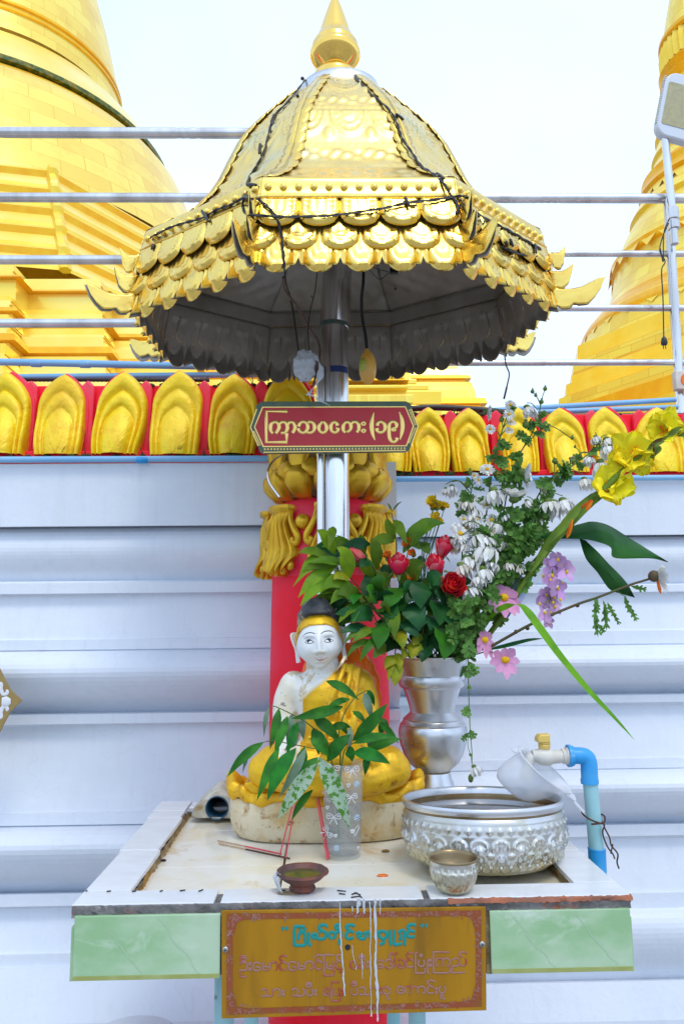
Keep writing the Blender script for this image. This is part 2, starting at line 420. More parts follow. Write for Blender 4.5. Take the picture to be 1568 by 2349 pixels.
def bulge(y0, y1, Ya, Yb, Ym, k=14, mid=0.4):
    """convex moulding from row y0 (depth Ya) through Ym to row y1 (depth Yb)"""
    out = []
    for i in range(k + 1):
        t = i / k
        base = Ya + (Yb - Ya) * t
        out.append((y0 + (y1 - y0) * t, base + (Ym - (Ya + (Yb - Ya) * mid)) * sin(pi * t ** (math.log(0.5) / math.log(mid)))))
    return out
profL = ([(1063, 2.05), (1206, 2.05), (1208, 2.115)] + bulge(1212, 1331, 2.115, 2.13, 2.07)
         + [(1333, 2.098), (1336, 2.085), (1360, 2.085), (1362, 2.115), (1366, 2.116), (1464, 2.088), (1466, 2.078), (1489, 2.078), (1490, 2.085)]
         + bulge(1491, 1633, 2.085, 2.135, 1.995) + [(1635, 2.09), (1637, 2.065), (1659, 2.065), (1661, 2.10), (1664, 2.105), (1860, 2.06), (1862, 2.05), (1890, 2.05), (1891, 2.06)]
         + bulge(1893, 2043, 2.055, 2.11, 1.965) + [(2045, 2.07), (2047, 2.04), (2075, 2.04), (2077, 2.075), (2080, 2.08), (2183, 2.05), (2185, 2.04), (2214, 2.04), (2216, 2.03), (2345, 1.985)])
WL = wall('white_wall', 'white moulded wall with thick gold petals along its top, left of the red column', 300, profL, -3.2, 0.196, 2.21, (0.196, -3.2))
profR = ([(1101, 2.25), (1228, 2.25), (1230, 2.32)] + bulge(1233, 1340, 2.315, 2.33, 2.27)
         + [(1342, 2.30), (1344, 2.285), (1359, 2.285), (1361, 2.315), (1364, 2.316), (1446, 2.29), (1448, 2.28), (1478, 2.28), (1479, 2.285)]
         + bulge(1481, 1592, 2.285, 2.335, 2.19) + [(1594, 2.29), (1596, 2.265), (1613, 2.265), (1615, 2.30), (1618, 2.305), (1740, 2.265), (1742, 2.255), (1764, 2.255)]
         + bulge(1766, 1890, 2.26, 2.31, 2.165) + [(1892, 2.28), (1894, 2.25), (1920, 2.25), (1922, 2.28), (1926, 2.285), (2050, 2.25), (2052, 2.24), (2085, 2.24)] + bulge(2087, 2250, 2.24, 2.28, 2.2) + [(2254, 2.22), (2345, 2.19)])
WR = wall('white_wall', 'white moulded wall set further back on the right, with narrower gold petals', 1300, profR, 0.19, 3.4, 2.46, (0.19, 3.4))

# red band with little pointed leaves behind the petals (part of each wall), and the gold petals
def petal_outline(s):
    """s 0..1 from bottom-left over the apex to bottom-right, unit half width and height"""
    t = abs(2 * s - 1)          # 1 at the bottom corners, 0 at the apex
    if t > 0.5:                 # flanks, swelling slightly above the foot
        v = (1 - t) / 0.5 * 0.56
        w = 0.88 + 0.12 * sin(pi / 2 * min(1, v / 0.50))
    else:                       # gothic arch
        q = 1 - t / 0.5
        v = 0.56 + 0.44 * q
        w = (1 - q ** 2.3) ** .88
    return (-w if s < 0.5 else w), v
def petal(px, ptop, pbot, halfw, Y, wallo, seed, thick=0.03):
    rr = random.Random(seed)
    b = at(px, pbot, Y); t = at(px, ptop, Y)
    h = t.z - b.z
    hw = halfw * dep(b) / F0
    k = 1 + rr.uniform(-.05, .05)
    h *= 1 + rr.uniform(-.02, .02)
    qa, qb, qc = rr.uniform(0, 6), rr.uniform(0, 6), rr.uniform(.6, 1.3)
    tilt = rr.uniform(-.012, .012)
    mb = MB()
    rings = [(1.0, .035), (1.0, .004), (.985, -.008), (.95, -.014), (.88, -.016), (.83, -.014), (.80, -.006), (.78, -.005), (.755, -.011), (.71, -.016), (.65, -.016), (.615, -.013), (.59, -.007), (.57, -.007), (.54, -.012), (.46, -.019), (.34, -.024), (.18, -.027), (0.01, -.028)]
    ns = 56
    rows = []
    for (sc, d) in rings:
        row = []
        for i in range(ns + 1):
            x, v = petal_outline(i / ns)
            vv = v * sc if sc > .9 else v * (sc * 1.0)
            lean = 0.03 * smooth01((v * sc) / 0.9) - .035 * (1 - smooth01((vv) / .55))     # top leans back, foot tucks under
            w_ = rr.uniform(-1, 1) * .0006 + .0018 * sin(x * sc * 3 + qa) * sin(vv * 6 + qb)
            row.append((b.x + x * sc * hw * k * (1 + .03 * sin(vv * 7 + qb)) + tilt * vv + .002 * sin(vv * 5 + qa), b.y + d * qc + lean * .6 + w_, b.z + vv * h + rr.uniform(-1, 1) * .0006))
        rows.append(row)
    mb.grid(rows)
    o = mb.build('gold_petal', M['goldpetal'], wallo, smooth=50)
    # red petal showing as an edge behind
    mr = MB()
    rows = []
    for (sc, d) in [(1.035, .06), (1.035, .03), (1.0, .022), (.5, .022)]:
        rows.append([(b.x + .003 + petal_outline(i / ns)[0] * sc * hw * k, b.y + d, b.z + petal_outline(i / ns)[1] * (1 + (sc - 1) * .5) * h) for i in range(ns + 1)])
    mr.grid(rows)
    mr.build('red_edge', M['pinkred'], o, smooth=40)
for i, px in enumerate([-385, -255, -125, 6, 135, 268, 401, 535, 664]):
    petal(px, 849 + rnd.uniform(-2, 2), 1047, 57 if i > 3 else 60, 2.10, WL, i)
for i, (px, hw) in enumerate([(900, 44), (985, 46), (1078, 45), (1190, 47), (1303, 49), (1409, 46), (1521, 52), (1632, 48), (1745, 48)]):
    petal(px, 930 + rnd.uniform(-2, 2), 1087, hw, 2.31, WR, 40 + i)
def red_band(wallo, px, ytop, ybot, Y, x0, x1, tips):
    a = at(px, ytop, Y); b = at(px, ybot, Y)
    mb = MB()
    mb.box((x0, Y, b.z - .012), (x1, Y + .06, a.z))
    mb.box((x0, Y - .05, b.z - .012), (x1, Y - .001, b.z + .006))
    mb.build('red_band', M['red'], wallo, smooth=0, bevel=.004)
    for tx in tips:
        c = at(tx, (ytop + ybot) / 2, Y - .004)
        m2 = MB()
        w = 15 * (c - CAM).length / F0
        zz = a.z
        pts = [(c.x - w * .8, Y - .002, b.z), (c.x + w * .8, Y - .002, b.z), (c.x + w, Y - .002, zz - .02), (c.x + w * .8, Y - .002, zz - .004), (c.x, Y - .002, zz + .012), (c.x - w * .8, Y - .002, zz - .004), (c.x - w, Y - .002, zz - .02)]
        m2.poly([Vector(p) for p in pts], Vector((0, -.018, 0)))
        m2.build('red_leaf', M['pinkred'], wallo, smooth=0, bevel=.006)
red_band(WL, 300, 884, 1047, 2.145, -3.2, -.03, [-320, -190, -60, 71, 202, 335, 469, 600])
red_band(WR, 1300, 950, 1088, 2.355, .19, 3.4, [1033, 1138, 1247, 1357, 1466, 1578])
def moss(wallo, x0, x1, px, py, Y, n, seed):
    rr = random.Random(seed)
    mb = MB()
    z = at(px, py, Y).z
    for i in range(n):
        x = rr.uniform(x0, x1)
        mb.ball((x, Y + rr.uniform(-.006, .006), z + rr.uniform(-.004, .002)), rr.uniform(.004, .011), 7, 5, sq=(1.5, .7, .7))
        if rr.random() < .3:
            for k in range(3):
                p = Vector((x, Y - .006, z)); q = p + Vector((rr.uniform(-.015, .015), -.005, rr.uniform(.008, .028)))
                mb.tube([p, p.lerp(q, .5) + Vector((0, -.003, .003)), q], [.0012, .001, .0003], 4)
    o = mb.build('moss', M['moss'], wallo)
    o['kind'] = 'stuff'
moss(WL, -.55, -.06, 300, 884, 2.14, 40, 3)
moss(WR, .2, 1.1, 1300, 950, 2.35, 26, 4)
moss(WR, .2, .5, 1000, 1086, 2.29, 22, 5)
moss(WL, -1, -.05, 300, 1045, 2.075, 26, 6)

# ---- pipes and conduits along the walls ---------------------------------
def pipe(name, label, pts, r, m, cat='pipe', group=None, n=12, couple=None, ribs=False):
    mb = MB()
    P = [Vector(p) for p in pts]
    if ribs:
        L = (P[-1] - P[0]).length; k = int(L / .006)
        Q = [P[0].lerp(P[-1], i / k) for i in range(k + 1)]
        mb.tube(Q, [r * (1 if i % 2 else .84) for i in range(k + 1)], 8)
    else:
        mb.tube(P, r, n)
    o = tag(mb.build(name, m), label, cat, group)
    if couple:
        for c, mm_ in couple:
            m2 = MB(); c = Vector(c); t = U(P[-1] - P[0])
            m2.tube([c - t * .016, c - t * .014, c + t * .014, c + t * .016], [r * 1.02, r * 1.16, r * 1.16, r * 1.02], 12)
            m2.build('coupling', mm_, o)
    return o
a, b = at(-400, 1056, 2.035), at(625, 1052, 2.035)
pipe('water_pipe', 'pale blue pipe along the foot of the left gold petals, with a darker joint', [a, b], .0085, M['pvcblue'], couple=[(at(327, 1055, 2.035), M['fitblue'])])
pipe('water_pipe', 'pale blue pipe along the foot of the right gold petals', [at(906, 1099, 2.235), at(1900, 1094, 2.235)], .0085, M['pvcblue'])
pipe('water_pipe', 'pale blue pipe above the left gold petals, just under the lowest rail', [at(-300, 824, 2.19), at(750, 846, 2.19)], .0105, M['pvcblue'], couple=[(at(84, 833, 2.19), M['pvcblue']), (at(196, 835, 2.19), M['pvcblue'])])
pipe('water_pipe', 'pale blue pipe lying right behind the tips of the left gold petals', [at(-300, 868, 2.20), at(700, 858, 2.20)], .0085, M['pvcblue'])
pipe('cable_conduit', 'ribbed black conduit behind the tips of the left gold petals', [at(40, 871, 2.175), at(480, 872, 2.175)], .0065, M['darkplastic'], 'conduit', ribs=True)
pipe('water_pipe', 'upper of two blue pipes on top of the right wall beside the rail post', [at(1080, 944, 2.44), at(1548, 917, 2.44)], .0085, M['pvcblue'])
pipe('water_pipe', 'lower of two blue pipes on top of the right wall beside the rail post', [at(1080, 951, 2.42), at(1552, 934, 2.42)], .0085, M['pvcblue'])
pipe('cable_conduit', 'thick black cable sagging behind the right gold petals next to the red sign', catmull([at(935, 938, 2.40), at(1000, 935, 2.40), at(1110, 941, 2.40), at(1200, 951, 2.40)], 5), .010, M['darkplastic'], 'cable')
pipe('cable_conduit', 'ribbed black conduit low behind the rightmost gold petals', [at(1200, 954, 2.40), at(1600, 951, 2.40)], .007, M['darkplastic'], 'conduit', ribs=True)

# ---- stainless steel railings -------------------------------------------
def railing(label, rails, posts):
    t = thing('steel_railing', label, 'railing', tuple(rails[0][0]))
    for a, b, r in rails:
        mb = MB()
        L = (b - a).length
        Q, R_ = [], []
        k = int(L / .012)
        for i in range(k + 1):
            x = i / k * L
            g = (x % .62)
            Q.append(a.lerp(b, i / k)); R_.append(r * (.93 if (.05 < g < .14 and int(g / .012) % 2) else 1))
        mb.tube(Q, R_, 14)
        mb.build('rail', M['steel'], t)
    for pts, r in posts:
        mb = MB(); mb.tube(pts, r, 16)
        mb.build('post', M['steel'], t)
    return t
YR = 2.20
LR = []
for (yy, r) in ((305, .0165), (453.5, .0145), (596, .0138), (741, .0132)):
    z = at(300, yy, YR).z
    LR.append((V(-3.0, YR, z), V(.25, YR, z), r))
railing('stainless steel railing of four bars behind the left gold petals', LR, [([V(-1.4, YR, 1.8), V(-1.4, YR, LR[0][0].z)], .022)])
YR2 = 2.56
RR = []
for (yy, r) in ((455, .0175), (582, .0115), (707, .0118), (832, .0112)):
    z = at(1300, yy, YR2).z
    RR.append((V(.1, YR2, z), V(3.2, YR2, z), r))
railing('stainless steel railing of four bars and a post above the right wall', RR, [([at(1560, 950, YR2 - .004), at(1530, 452, YR2 - .004)], .0165)])

def flood_light():
    t = thing('flood_lamp', 'white flood lamp with yellowed panel on a pole clamped to the right railing', 'lamp', tuple(at(1540, 520, YR2 - .05)))
    mb = MB(); mb.tube([at(1546, 560, YR2 - .045), at(1540, 480, YR2 - .045), at(1521, 290, YR2 - .045)], .0135, 14)
    mb.build('pole', M['steel'], t)
    mb = MB(); mb.tube([at(1541, 478, YR2 - .045), at(1543, 503, YR2 - .045)], .02, 14)
    mb.tube([at(1543, 508, YR2 - .045), at(1545, 525, YR2 - .045)], .02, 14)
    mb.build('clamp', M['steel'], t)
    # head: rounded slab tilted so its face looks down at us
    c0 = at(1507, 292, YR2 - .06)
    ax = U(at(1532, 175, YR2 - .06) - at(1510, 290, YR2 - .06))
    rt = V(1, .05, 0); rt = U(rt - ax * rt.dot(ax))
    nn = ax.cross(rt)
    if nn.y > 0: nn = -nn
    w, h = .19, .26
    def rr_(w, h, r, x0, z0, k=6):
        out = []
        for cx_, cz_, a0 in ((w - r, r, -pi / 2), (w - r, h - r, 0), (r, h - r, pi / 2), (r, r, pi)):
            for i in range(k + 1):
                a = a0 + pi / 2 * i / k
                out.append((x0 + cx_ + r * cos(a), z0 + cz_ + r * sin(a)))
        return out
    org = at(1502, 305, YR2 - .07)
    P = lambda x, z, d=0: org + rt * x + ax * z + nn * d
    mb = MB(); mb.poly([P(x, z) for x, z in rr_(w, h, .045, 0, 0)], -nn * .035)
    hd = mb.build('lamp_head', mat('white_lamp_housing', (.62, .66, .72), .4), t, smooth=50, bevel=.006)
    mb = MB(); mb.poly([P(x, z, .002) for x, z in rr_(w - .02, h * .66, .008, .014, h * .17)], -nn * .006)
    mb.build('lamp_panel', mat('yellowed_lamp_lens', (.42, .38, .20), .35, col2=(.36, .33, .18), scale=60, bump=(160, .5), dirt=((.12, .09, .04), 16, .62, .72)), hd, smooth=0)
    mb = MB()
    for i in range(26):
        q = P(-.001, .05 + i * .0075, -.012)
        mb.box(tuple(q - V(.003, .008, .0016)), tuple(q + V(.003, .008, .0016)))
    mb.build('cooling_fins', M['whiteplastic'], hd, smooth=0)
flood_light()
mb = MB(); mb.tube(catmull([at(1532, 512, 2.50), at(1518, 545, 2.50), at(1512, 575, 2.50), at(1524, 600, 2.50), at(1516, 620, 2.50), at(1519, 680, 2.50), at(1521, 772, 2.50)], 6), .0022, 6)
mb.tube(catmull([at(1535, 500, 2.50), at(1521, 535, 2.50), at(1520, 600, 2.50), at(1513, 570, 2.50)], 6), .002, 6)
o = mb.build('power_cable', M['darkplastic'])
tag(o, 'black power cable hanging from the lamp post with a plug at its end', 'cable')
mb = MB(); q = at(1521, 772, 2.50)
mb.tube([q + V(0, 0, .0), q + V(0, 0, -.008), q + V(0, 0, -.024), q + V(0, 0, -.03)], [.003, .009, .012, .010], 8)
for s in (-1, 1): mb.tube([q + V(s * .004, 0, -.029), q + V(s * .004, 0, -.045)], .0016, 5)
mb.build('plug', M['darkplastic'], o)
def reflector():
    c = at(1563, 871, YR2 - .05)
    t = thing('warning_light', 'small pale box with a round orange lens fixed to the right railing post', 'light', tuple(c))
    mb = MB(); mb.box((c.x - .022, c.y, c.z - .034), (c.x + .07, c.y + .03, c.z + .034)); mb.build('housing', M['whiteplastic'], t, smooth=0, bevel=.004)
    mb = MB(); mb.tube([c + V(.02, -.003, 0), c + V(.02, .005, 0)], [.024, .026], 24); mb.build('lens', M['orangepl'], t)
reflector()

ROTI = ROT.transposed()
def pix(p):
    q = ROTI @ (Vector(p) - CAM)
    return (W0 / 2 + F0 * q.x / -q.z, H0 / 2 - F0 * q.y / -q.z)
# ---- golden stupas -------------------------------------------------------
def stupa_mat(name, base, alt, brick_w, brick_h, cyl=True, rough=.33, metal=.85):
    m = bpy.data.materials.new(name); m.use_nodes = True
    nt = m.node_tree; b = nt.nodes['Principled BSDF']
    b.inputs['Metallic'].default_value = metal * .25; b.inputs['Roughness'].default_value = rough
    tc = nt.nodes.new('ShaderNodeTexCoord')
    sep = nt.nodes.new('ShaderNodeSeparateXYZ'); nt.links.new(tc.outputs['Object'], sep.inputs[0])
    at2 = nt.nodes.new('ShaderNodeMath'); at2.operation = 'ARCTAN2'
    nt.links.new(sep.outputs['Y'], at2.inputs[0]); nt.links.new(sep.outputs['X'], at2.inputs[1])
    mul = nt.nodes.new('ShaderNodeMath'); mul.operation = 'MULTIPLY'; nt.links.new(at2.outputs[0], mul.inputs[0]); mul.inputs[1].default_value = 6.0
    cmb = nt.nodes.new('ShaderNodeCombineXYZ'); nt.links.new(mul.outputs[0], cmb.inputs['X']); nt.links.new(sep.outputs['Z'], cmb.inputs['Y'])
    br = nt.nodes.new('ShaderNodeTexBrick')
    nt.links.new(cmb.outputs[0], br.inputs['Vector'])
    br.inputs['Scale'].default_value = 1; br.inputs['Brick Width'].default_value = brick_w; br.inputs['Row Height'].default_value = brick_h
    br.inputs['Mortar Size'].default_value = .013; br.inputs['Mortar Smooth'].default_value = .3
    br.inputs['Color1'].default_value = (*base, 1); br.inputs['Color2'].default_value = (alt[0] * .93, alt[1] * .84, alt[2] * .8, 1)
    br.inputs['Mortar'].default_value = (base[0] * .8, base[1] * .66, base[2] * .45, 1)
    n3 = nt.nodes.new('ShaderNodeTexNoise'); n3.inputs['Scale'].default_value = .8; n3.inputs['Detail'].default_value = 7; n3.inputs['Roughness'].default_value = .65; nt.links.new(tc.outputs['Object'], n3.inputs['Vector'])
    m3 = nt.nodes.new('ShaderNodeMapRange'); m3.inputs['From Min'].default_value = .52; m3.inputs['From Max'].default_value = .70; m3.inputs['To Max'].default_value = .5; nt.links.new(n3.outputs['Fac'], m3.inputs['Value'])
    x3 = nt.nodes.new('ShaderNodeMix'); x3.data_type = 'RGBA'; nt.links.new(m3.outputs['Result'], x3.inputs['Factor']); nt.links.new(br.outputs['Color'], x3.inputs['A']); x3.inputs['B'].default_value = (base[0] * .8, base[1] * .62, base[2] * .5, 1)
    nt.links.new(x3.outputs['Result'], b.inputs['Base Color'])
    no = nt.nodes.new('ShaderNodeTexNoise'); no.inputs['Scale'].default_value = 1.3; no.inputs['Detail'].default_value = 5
    nt.links.new(tc.outputs['Object'], no.inputs['Vector'])
    bp = nt.nodes.new('ShaderNodeBump'); bp.inputs['Strength'].default_value = .25; bp.inputs['Distance'].default_value = .05
    nt.links.new(no.outputs['Fac'], bp.inputs['Height']); nt.links.new(bp.outputs['Normal'], b.inputs['Normal'])
    return m
M['stupa'] = stupa_mat('gilded_plates', (.98, .76, .13), (.96, .72, .11), 1.1, .62)
M['stupa2'] = stupa_mat('gilded_plates_small', (.98, .78, .11), (.97, .74, .09), .9, .5)
M['stupagold'] = mat('bright_gilding', (.97, .74, .11), .3, .35, col2=(.96, .65, .05), scale=.9, lo=.35, hi=.6)
M['stupaorange'] = mat('deep_orange_gilding', (.88, .42, .01), .35, .45, col2=(.9, .52, .02), scale=2)
M['stupawarm'] = mat('highlight_gilding', (.98, .79, .20), .28, .4, col2=(.97, .72, .10), scale=.6)  # paler gilding, bright reflected highlights put into its colour
M['greenedge'] = mat('dark_green_edge', (.04, .09, .01), .5, col2=(.30, .22, .02), scale=6)
def stupa_left():
    Y = 30.0
    ax = at(-20, 300, Y)
    def rz(px, py):
        p = at(px, py, Y); return (p.x - ax.x, p.z)
    t = thing('golden_stupa', 'huge golden stupa rising on the left, with tiled bell and stepped terraces', 'stupa', (ax.x, Y, 0))
    c = (ax.x, Y, 0)
    # tiled drum above the lip
    mb = MB()
    prof = [rz(272, 262), rz(270, 230), rz(262, 170), rz(240, 65), rz(222, 0), rz(200, -80), rz(150, -300)]
    pr = []
    for (a, b) in zip(prof, prof[1:]):
        for i in range(4): pr.append((lerp(a[0], b[0], i / 4), lerp(a[1], b[1], i / 4)))
    mb.lathe(pr, 96, c)
    drum = mb.build('drum', M['stupa'], t, smooth=60)
    mb = MB()
    r0, z0 = rz(267, 205)
    for dz, k in ((0, 1.0), (-.28, 1.006)):
        mb.lathe([(r0 * k, z0 + dz - .1), (r0 * k + .09, z0 + dz - .05), (r0 * k + .09, z0 + dz + .05), (r0 * k - .02, z0 + dz + .1)], 96, c)
    mb.build('ring_moulding', M['stupaorange'], drum)
    # relief ornaments on the drum
    rr = random.Random(4)
    for ang, zz in ((-1.15, rz(255, 12)[1]), (-.62, rz(258, 40)[1]), (-.3, rz(258, 10)[1])):
        mo = MB()
        rad = interp([(z, r) for r, z in sorted(pr, key=lambda q: q[1])], zz)
        rows = []
        for i in range(23):
            row = []
            for j in range(19):
                a_, b_ = i / 11 - 1, j / 9 - 1
                e = max(0, 1 - a_ * a_ - b_ * b_)
                hgt = (.30 * e ** .5) * (.45 + .55 * abs(sin(a_ * 7 + b_ * 3) * cos(b_ * 8 - a_ * 2))) - (.05 if e <= 0 else 0)
                A = ang + b_ * .13
                row.append(V(c[0] + (rad + hgt) * cos(A), c[1] + (rad + hgt) * sin(A), zz + a_ * .95))
            rows.append(row)
        mo.grid(rows)
        mo.build('relief_ornament', M['stupagold'], drum)
    # lip
    mb = MB()
    rl, zl = rz(300, 290); rm, zm = rz(380, 403)
    mb.lathe([(rl - .6, zl + .1), (rl, zl), (lerp(rl, rm, .5) + .1, lerp(zl, zm, .45)), (rm - .05, zm + .25)], 96, c)
    mb.build('lip_roof', M['stupawarm'], t)
    mb = MB()
    mb.lathe([(rm - .05, zm + .25), (rm + .05, zm + .20), (rm + .04, zm + .04), (rm - .3, zm)], 96, c)
    mb.build('lip_edge', M['greenedge'], t)
    mb = MB()
    mb.lathe([(rm - .3, zm), (rm - .05, zm - .08), (rm - .1, zm - .3), (rm - .12, zm - .42), (rm - .3, zm - .5)], 96, c)
    mb.build('lip_moulding', M['stupaorange'], t)
    # flaring bell under the lip
    mb = MB()
    pts = [(rm - .3, zm - .5), rz(394, 422), rz(414, 446), rz(445, 520), rz(480, 605), rz(512, 692)]
    pr = []
    for (a, b) in zip(pts, pts[1:]):
        for i in range(4): pr.append((lerp(a[0], b[0], i / 4), lerp(a[1], b[1], i / 4)))
    mb.lathe(pr, 96, c)
    mb.build('bell', M['stupa'], t, smooth=60)
    # octagonal sloping terraces, one corner towards the right front
    a0 = radians(-90 + 16)
    rbell, zbell = rz(512, 692)
    zt0 = zbell + .12
    zb0 = at(200, 606, Y - 11.0).z
    rows = [(rbell - .6, zt0 + .05)]
    r_, z_ = rbell / .924 + .12, zt0
    n_ = 5
    phi = min((k * .5 for k in range(0, 140)), key=lambda d: abs(pix(V(c[0] + (r_ + .8) * sin(radians(d)), Y - (r_ + .8) * cos(radians(d)), (zt0 + zb0) / 2))[0] - 128))
    a0 = radians(-90 + phi)
    st = (zt0 - zb0) / n_
    kinds = []
    for i in range(n_):
        rows += [(r_, z_), (r_ + .10, z_ - .10), (r_ + .06, z_ - .30), (r_ + .34, z_ - st + .12), (r_ + .36, z_ - st)]
        kinds += [M['stupawarm'], M['stupagold'], M['stupaorange'], M['stupawarm'], M['stupagold']]  # pale slopes and orange undercuts: highlight and shade set by colour
        r_ += .40; z_ -= st
    for i in range(len(rows) - 1):
        mb = MB()
        mb.lathe([(rows[i][0], rows[i][1]), (rows[i + 1][0] - .001, rows[i + 1][1] + .001)], 8, c, a0=a0)
        mb.build('octagon_terrace', kinds[i], t, smooth=0)
    for k in (0, 7, 1):
        mb = MB()
        A = a0 + k * pi / 4
        mb.tube([V(c[0] + (r + .02) * cos(A), c[1] + (r + .02) * sin(A), zq) for r, zq in rows[1:]], .17, 6)
        mb.build('corner_rib', M['stupagold'], t, smooth=0)
    # redented stepped base: every tier is a block with stepped corners
    def zl_(py): return at(200, py, Y - 12.6).z
    def tier(x0, D, steps, z0, z1, m, sx, sy):
        mb = MB()
        out = []
        for k in range(steps + 1):
            x = x0 + k * sx; y = -D + k * sy
            if k: out.append((x, y))
            out.append((x, y + (sy if k < steps else 0)))
        out = [(x0, -D)] + out
        q = out + [(out[-1][0], 6.0), (-out[-1][0], 6.0)] + [(-x, y) for x, y in out[::-1]]
        n = len(q)
        lo_ = [(ax.x + x, Y + y, z0) for x, y in q]
        hi_ = [(ax.x + x - .05 * (1 if x > 0 else -1), Y + y + .05, z1) for x, y in q]
        mb.add(lo_ + hi_, [(i, (i + 1) % n, n + (i + 1) % n, n + i) for i in range(n)] + [tuple(range(n, 2 * n)), tuple(range(n))[::-1]])
        return mb.build('stepped_terrace', m, t, smooth=0)
    hs = [603, 622, 640, 646, 702, 716, 728, 742, 752, 772, 790, 798, 826, 842, 860, 884, 905, 935, 990, 1120]
    D = 12.5
    x0 = at(30, 700, Y - D).x - ax.x
    sxx = at(232, 700, Y - D + .8).x - ax.x - x0
    for i in range(len(hs) - 1):
        D += (.10, .10, .18, -.1, .45)[i % 5]
        x0 += (.03, .02, .25, -.12, .10)[i % 5]
        tier(x0, D, 6, zl_(hs[i + 1]), zl_(hs[i]) - .004, [M['stupawarm'], M['stupawarm'], M['stupaorange'], M['stupawarm'], M['stupagold']][i % 5], sxx, .8)
    mb = MB(); mb.lathe([(6.6, 0), (6.6, zm - .4), (4.6, zm + .2), (4.6, zl + 1)], 32, c, a0=a0); mb.build('core', M['stupagold'], t, smooth=0)
stupa_left()
def stupa_right():
    Y = 27.0
    ax = at(1665, 500, Y)
    def rz(px, py):
        p = at(px, py, Y); return (ax.x - p.x, p.z)
    t = thing('golden_stupa', 'slender golden stupa at the right edge with ringed spire and tiled bell', 'stupa', (ax.x, Y, 0))
    c = (ax.x, Y, 0)
    segs = [
        ('spire', M['stupa2'], [(1560, -150), (1531, 40), (1527, 80)]),
        ('ring_moulding', M['stupaorange'], [(1527, 80), (1518, 84), (1518, 92), (1524, 96)]),
        ('fluted_collar', M['stupagold'], [(1524, 96), (1521, 110), (1526, 150)]),
        ('ring_moulding', M['stupaorange'], [(1526, 150), (1519, 158), (1530, 170), (1522, 182), (1534, 196)]),
        ('ringed_neck', M['stupagold'], [(1534, 196), (1520, 240), (1528, 246), (1512, 300), (1520, 306), (1505, 350), (1512, 354), (1500, 385)]),
        ('ring_moulding', M['stupaorange'], [(1500, 385), (1483, 402), (1487, 414), (1478, 432), (1488, 440)]),
        ('ringed_shoulder', M['stupawarm'], [(1488, 440), (1482, 460)]),
        ('ring_moulding', M['stupagold'], [(1482, 460), (1470, 466), (1458, 490), (1466, 496)]),
        ('bell', M['stupa2'], [(1466, 496), (1447, 530), (1432, 565), (1425, 585)]),
        ('ring_moulding', M['stupaorange'], [(1425, 585), (1414, 590), (1416, 602), (1424, 606)]),
        ('bell_skirt', M['stupa2'], [(1424, 606), (1420, 640), (1416, 660), (1405, 690), (1392, 705)]),
        ('ring_moulding', M['stupaorange'], [(1392, 705), (1370, 726), (1354, 746), (1348, 760), (1350, 768)]),
        ('tiled_drum', M['stupa2'], [(1350, 768), (1344, 815)]),
        ('ring_moulding', M['stupagold'], [(1344, 815), (1337, 818), (1335, 838)]),
    ]
    for nm, m, pts in segs:
        mb = MB(); pr = []
        P = [rz(*p) for p in pts]
        for (a, b) in zip(P, P[1:]):
            for i in range(3): pr.append((lerp(a[0], b[0], i / 3), lerp(a[1], b[1], i / 3)))
        pr.append(P[-1])
        dsp = None
        if nm == 'fluted_collar': dsp = lambda a, z, r: .05 * cos(a * 40)
        mb.lathe(pr, 80, c, disp=dsp)
        mb.build(nm, m, t, smooth=45)
    # triangular antefixes round the bell's foot
    rr = random.Random(9)
    for zpy, px in ((585, 1428), (440, 1492), (742, 1365)):
        r, z = rz(px, zpy)
        mb = MB()
        rows = [[], [], []]
        for k in range(144):
            a = k * pi / 72
            tooth = abs(((k / 4) % 1) * 2 - 1)
            ou = V(cos(a), sin(a), 0); q = V(c[0], c[1], z)
            rows[0].append(q + ou * (r + .02)); rows[1].append(q + ou * (r + .14)); rows[2].append(q + ou * (r + .34 - .12 * tooth) + V(0, 0, -.16 - .42 * (1 - tooth)))
        mb.grid(rows, closed=True)
        mb.build('leaf_frieze', M['stupagold'], t, smooth=0)
    # stepped octagonal base
    zt = lambda py: at(1400, py, Y).z
    hs = [812, 846, 850, 874, 880, 900, 926, 932, 960, 1000, 1200]
    rs = [6.42, 6.5, 6.62, 6.66, 6.72, 6.95, 7.02, 7.25, 7.4, 7.7]
    for i in range(len(hs) - 1):
        mb = MB()
        mb.lathe([(rs[i] * .97, zt(hs[i]) - .003), (rs[i], zt(hs[i]) - .01), (rs[i] + .03, zt(hs[i + 1]))], 8, c, a0=radians(8), cap=True)
        mb.build('octagon_terrace', [M['stupagold'], M['stupaorange'], M['stupa2'], M['stupaorange'], M['stupagold']][i % 5], t, smooth=0)
stupa_right()
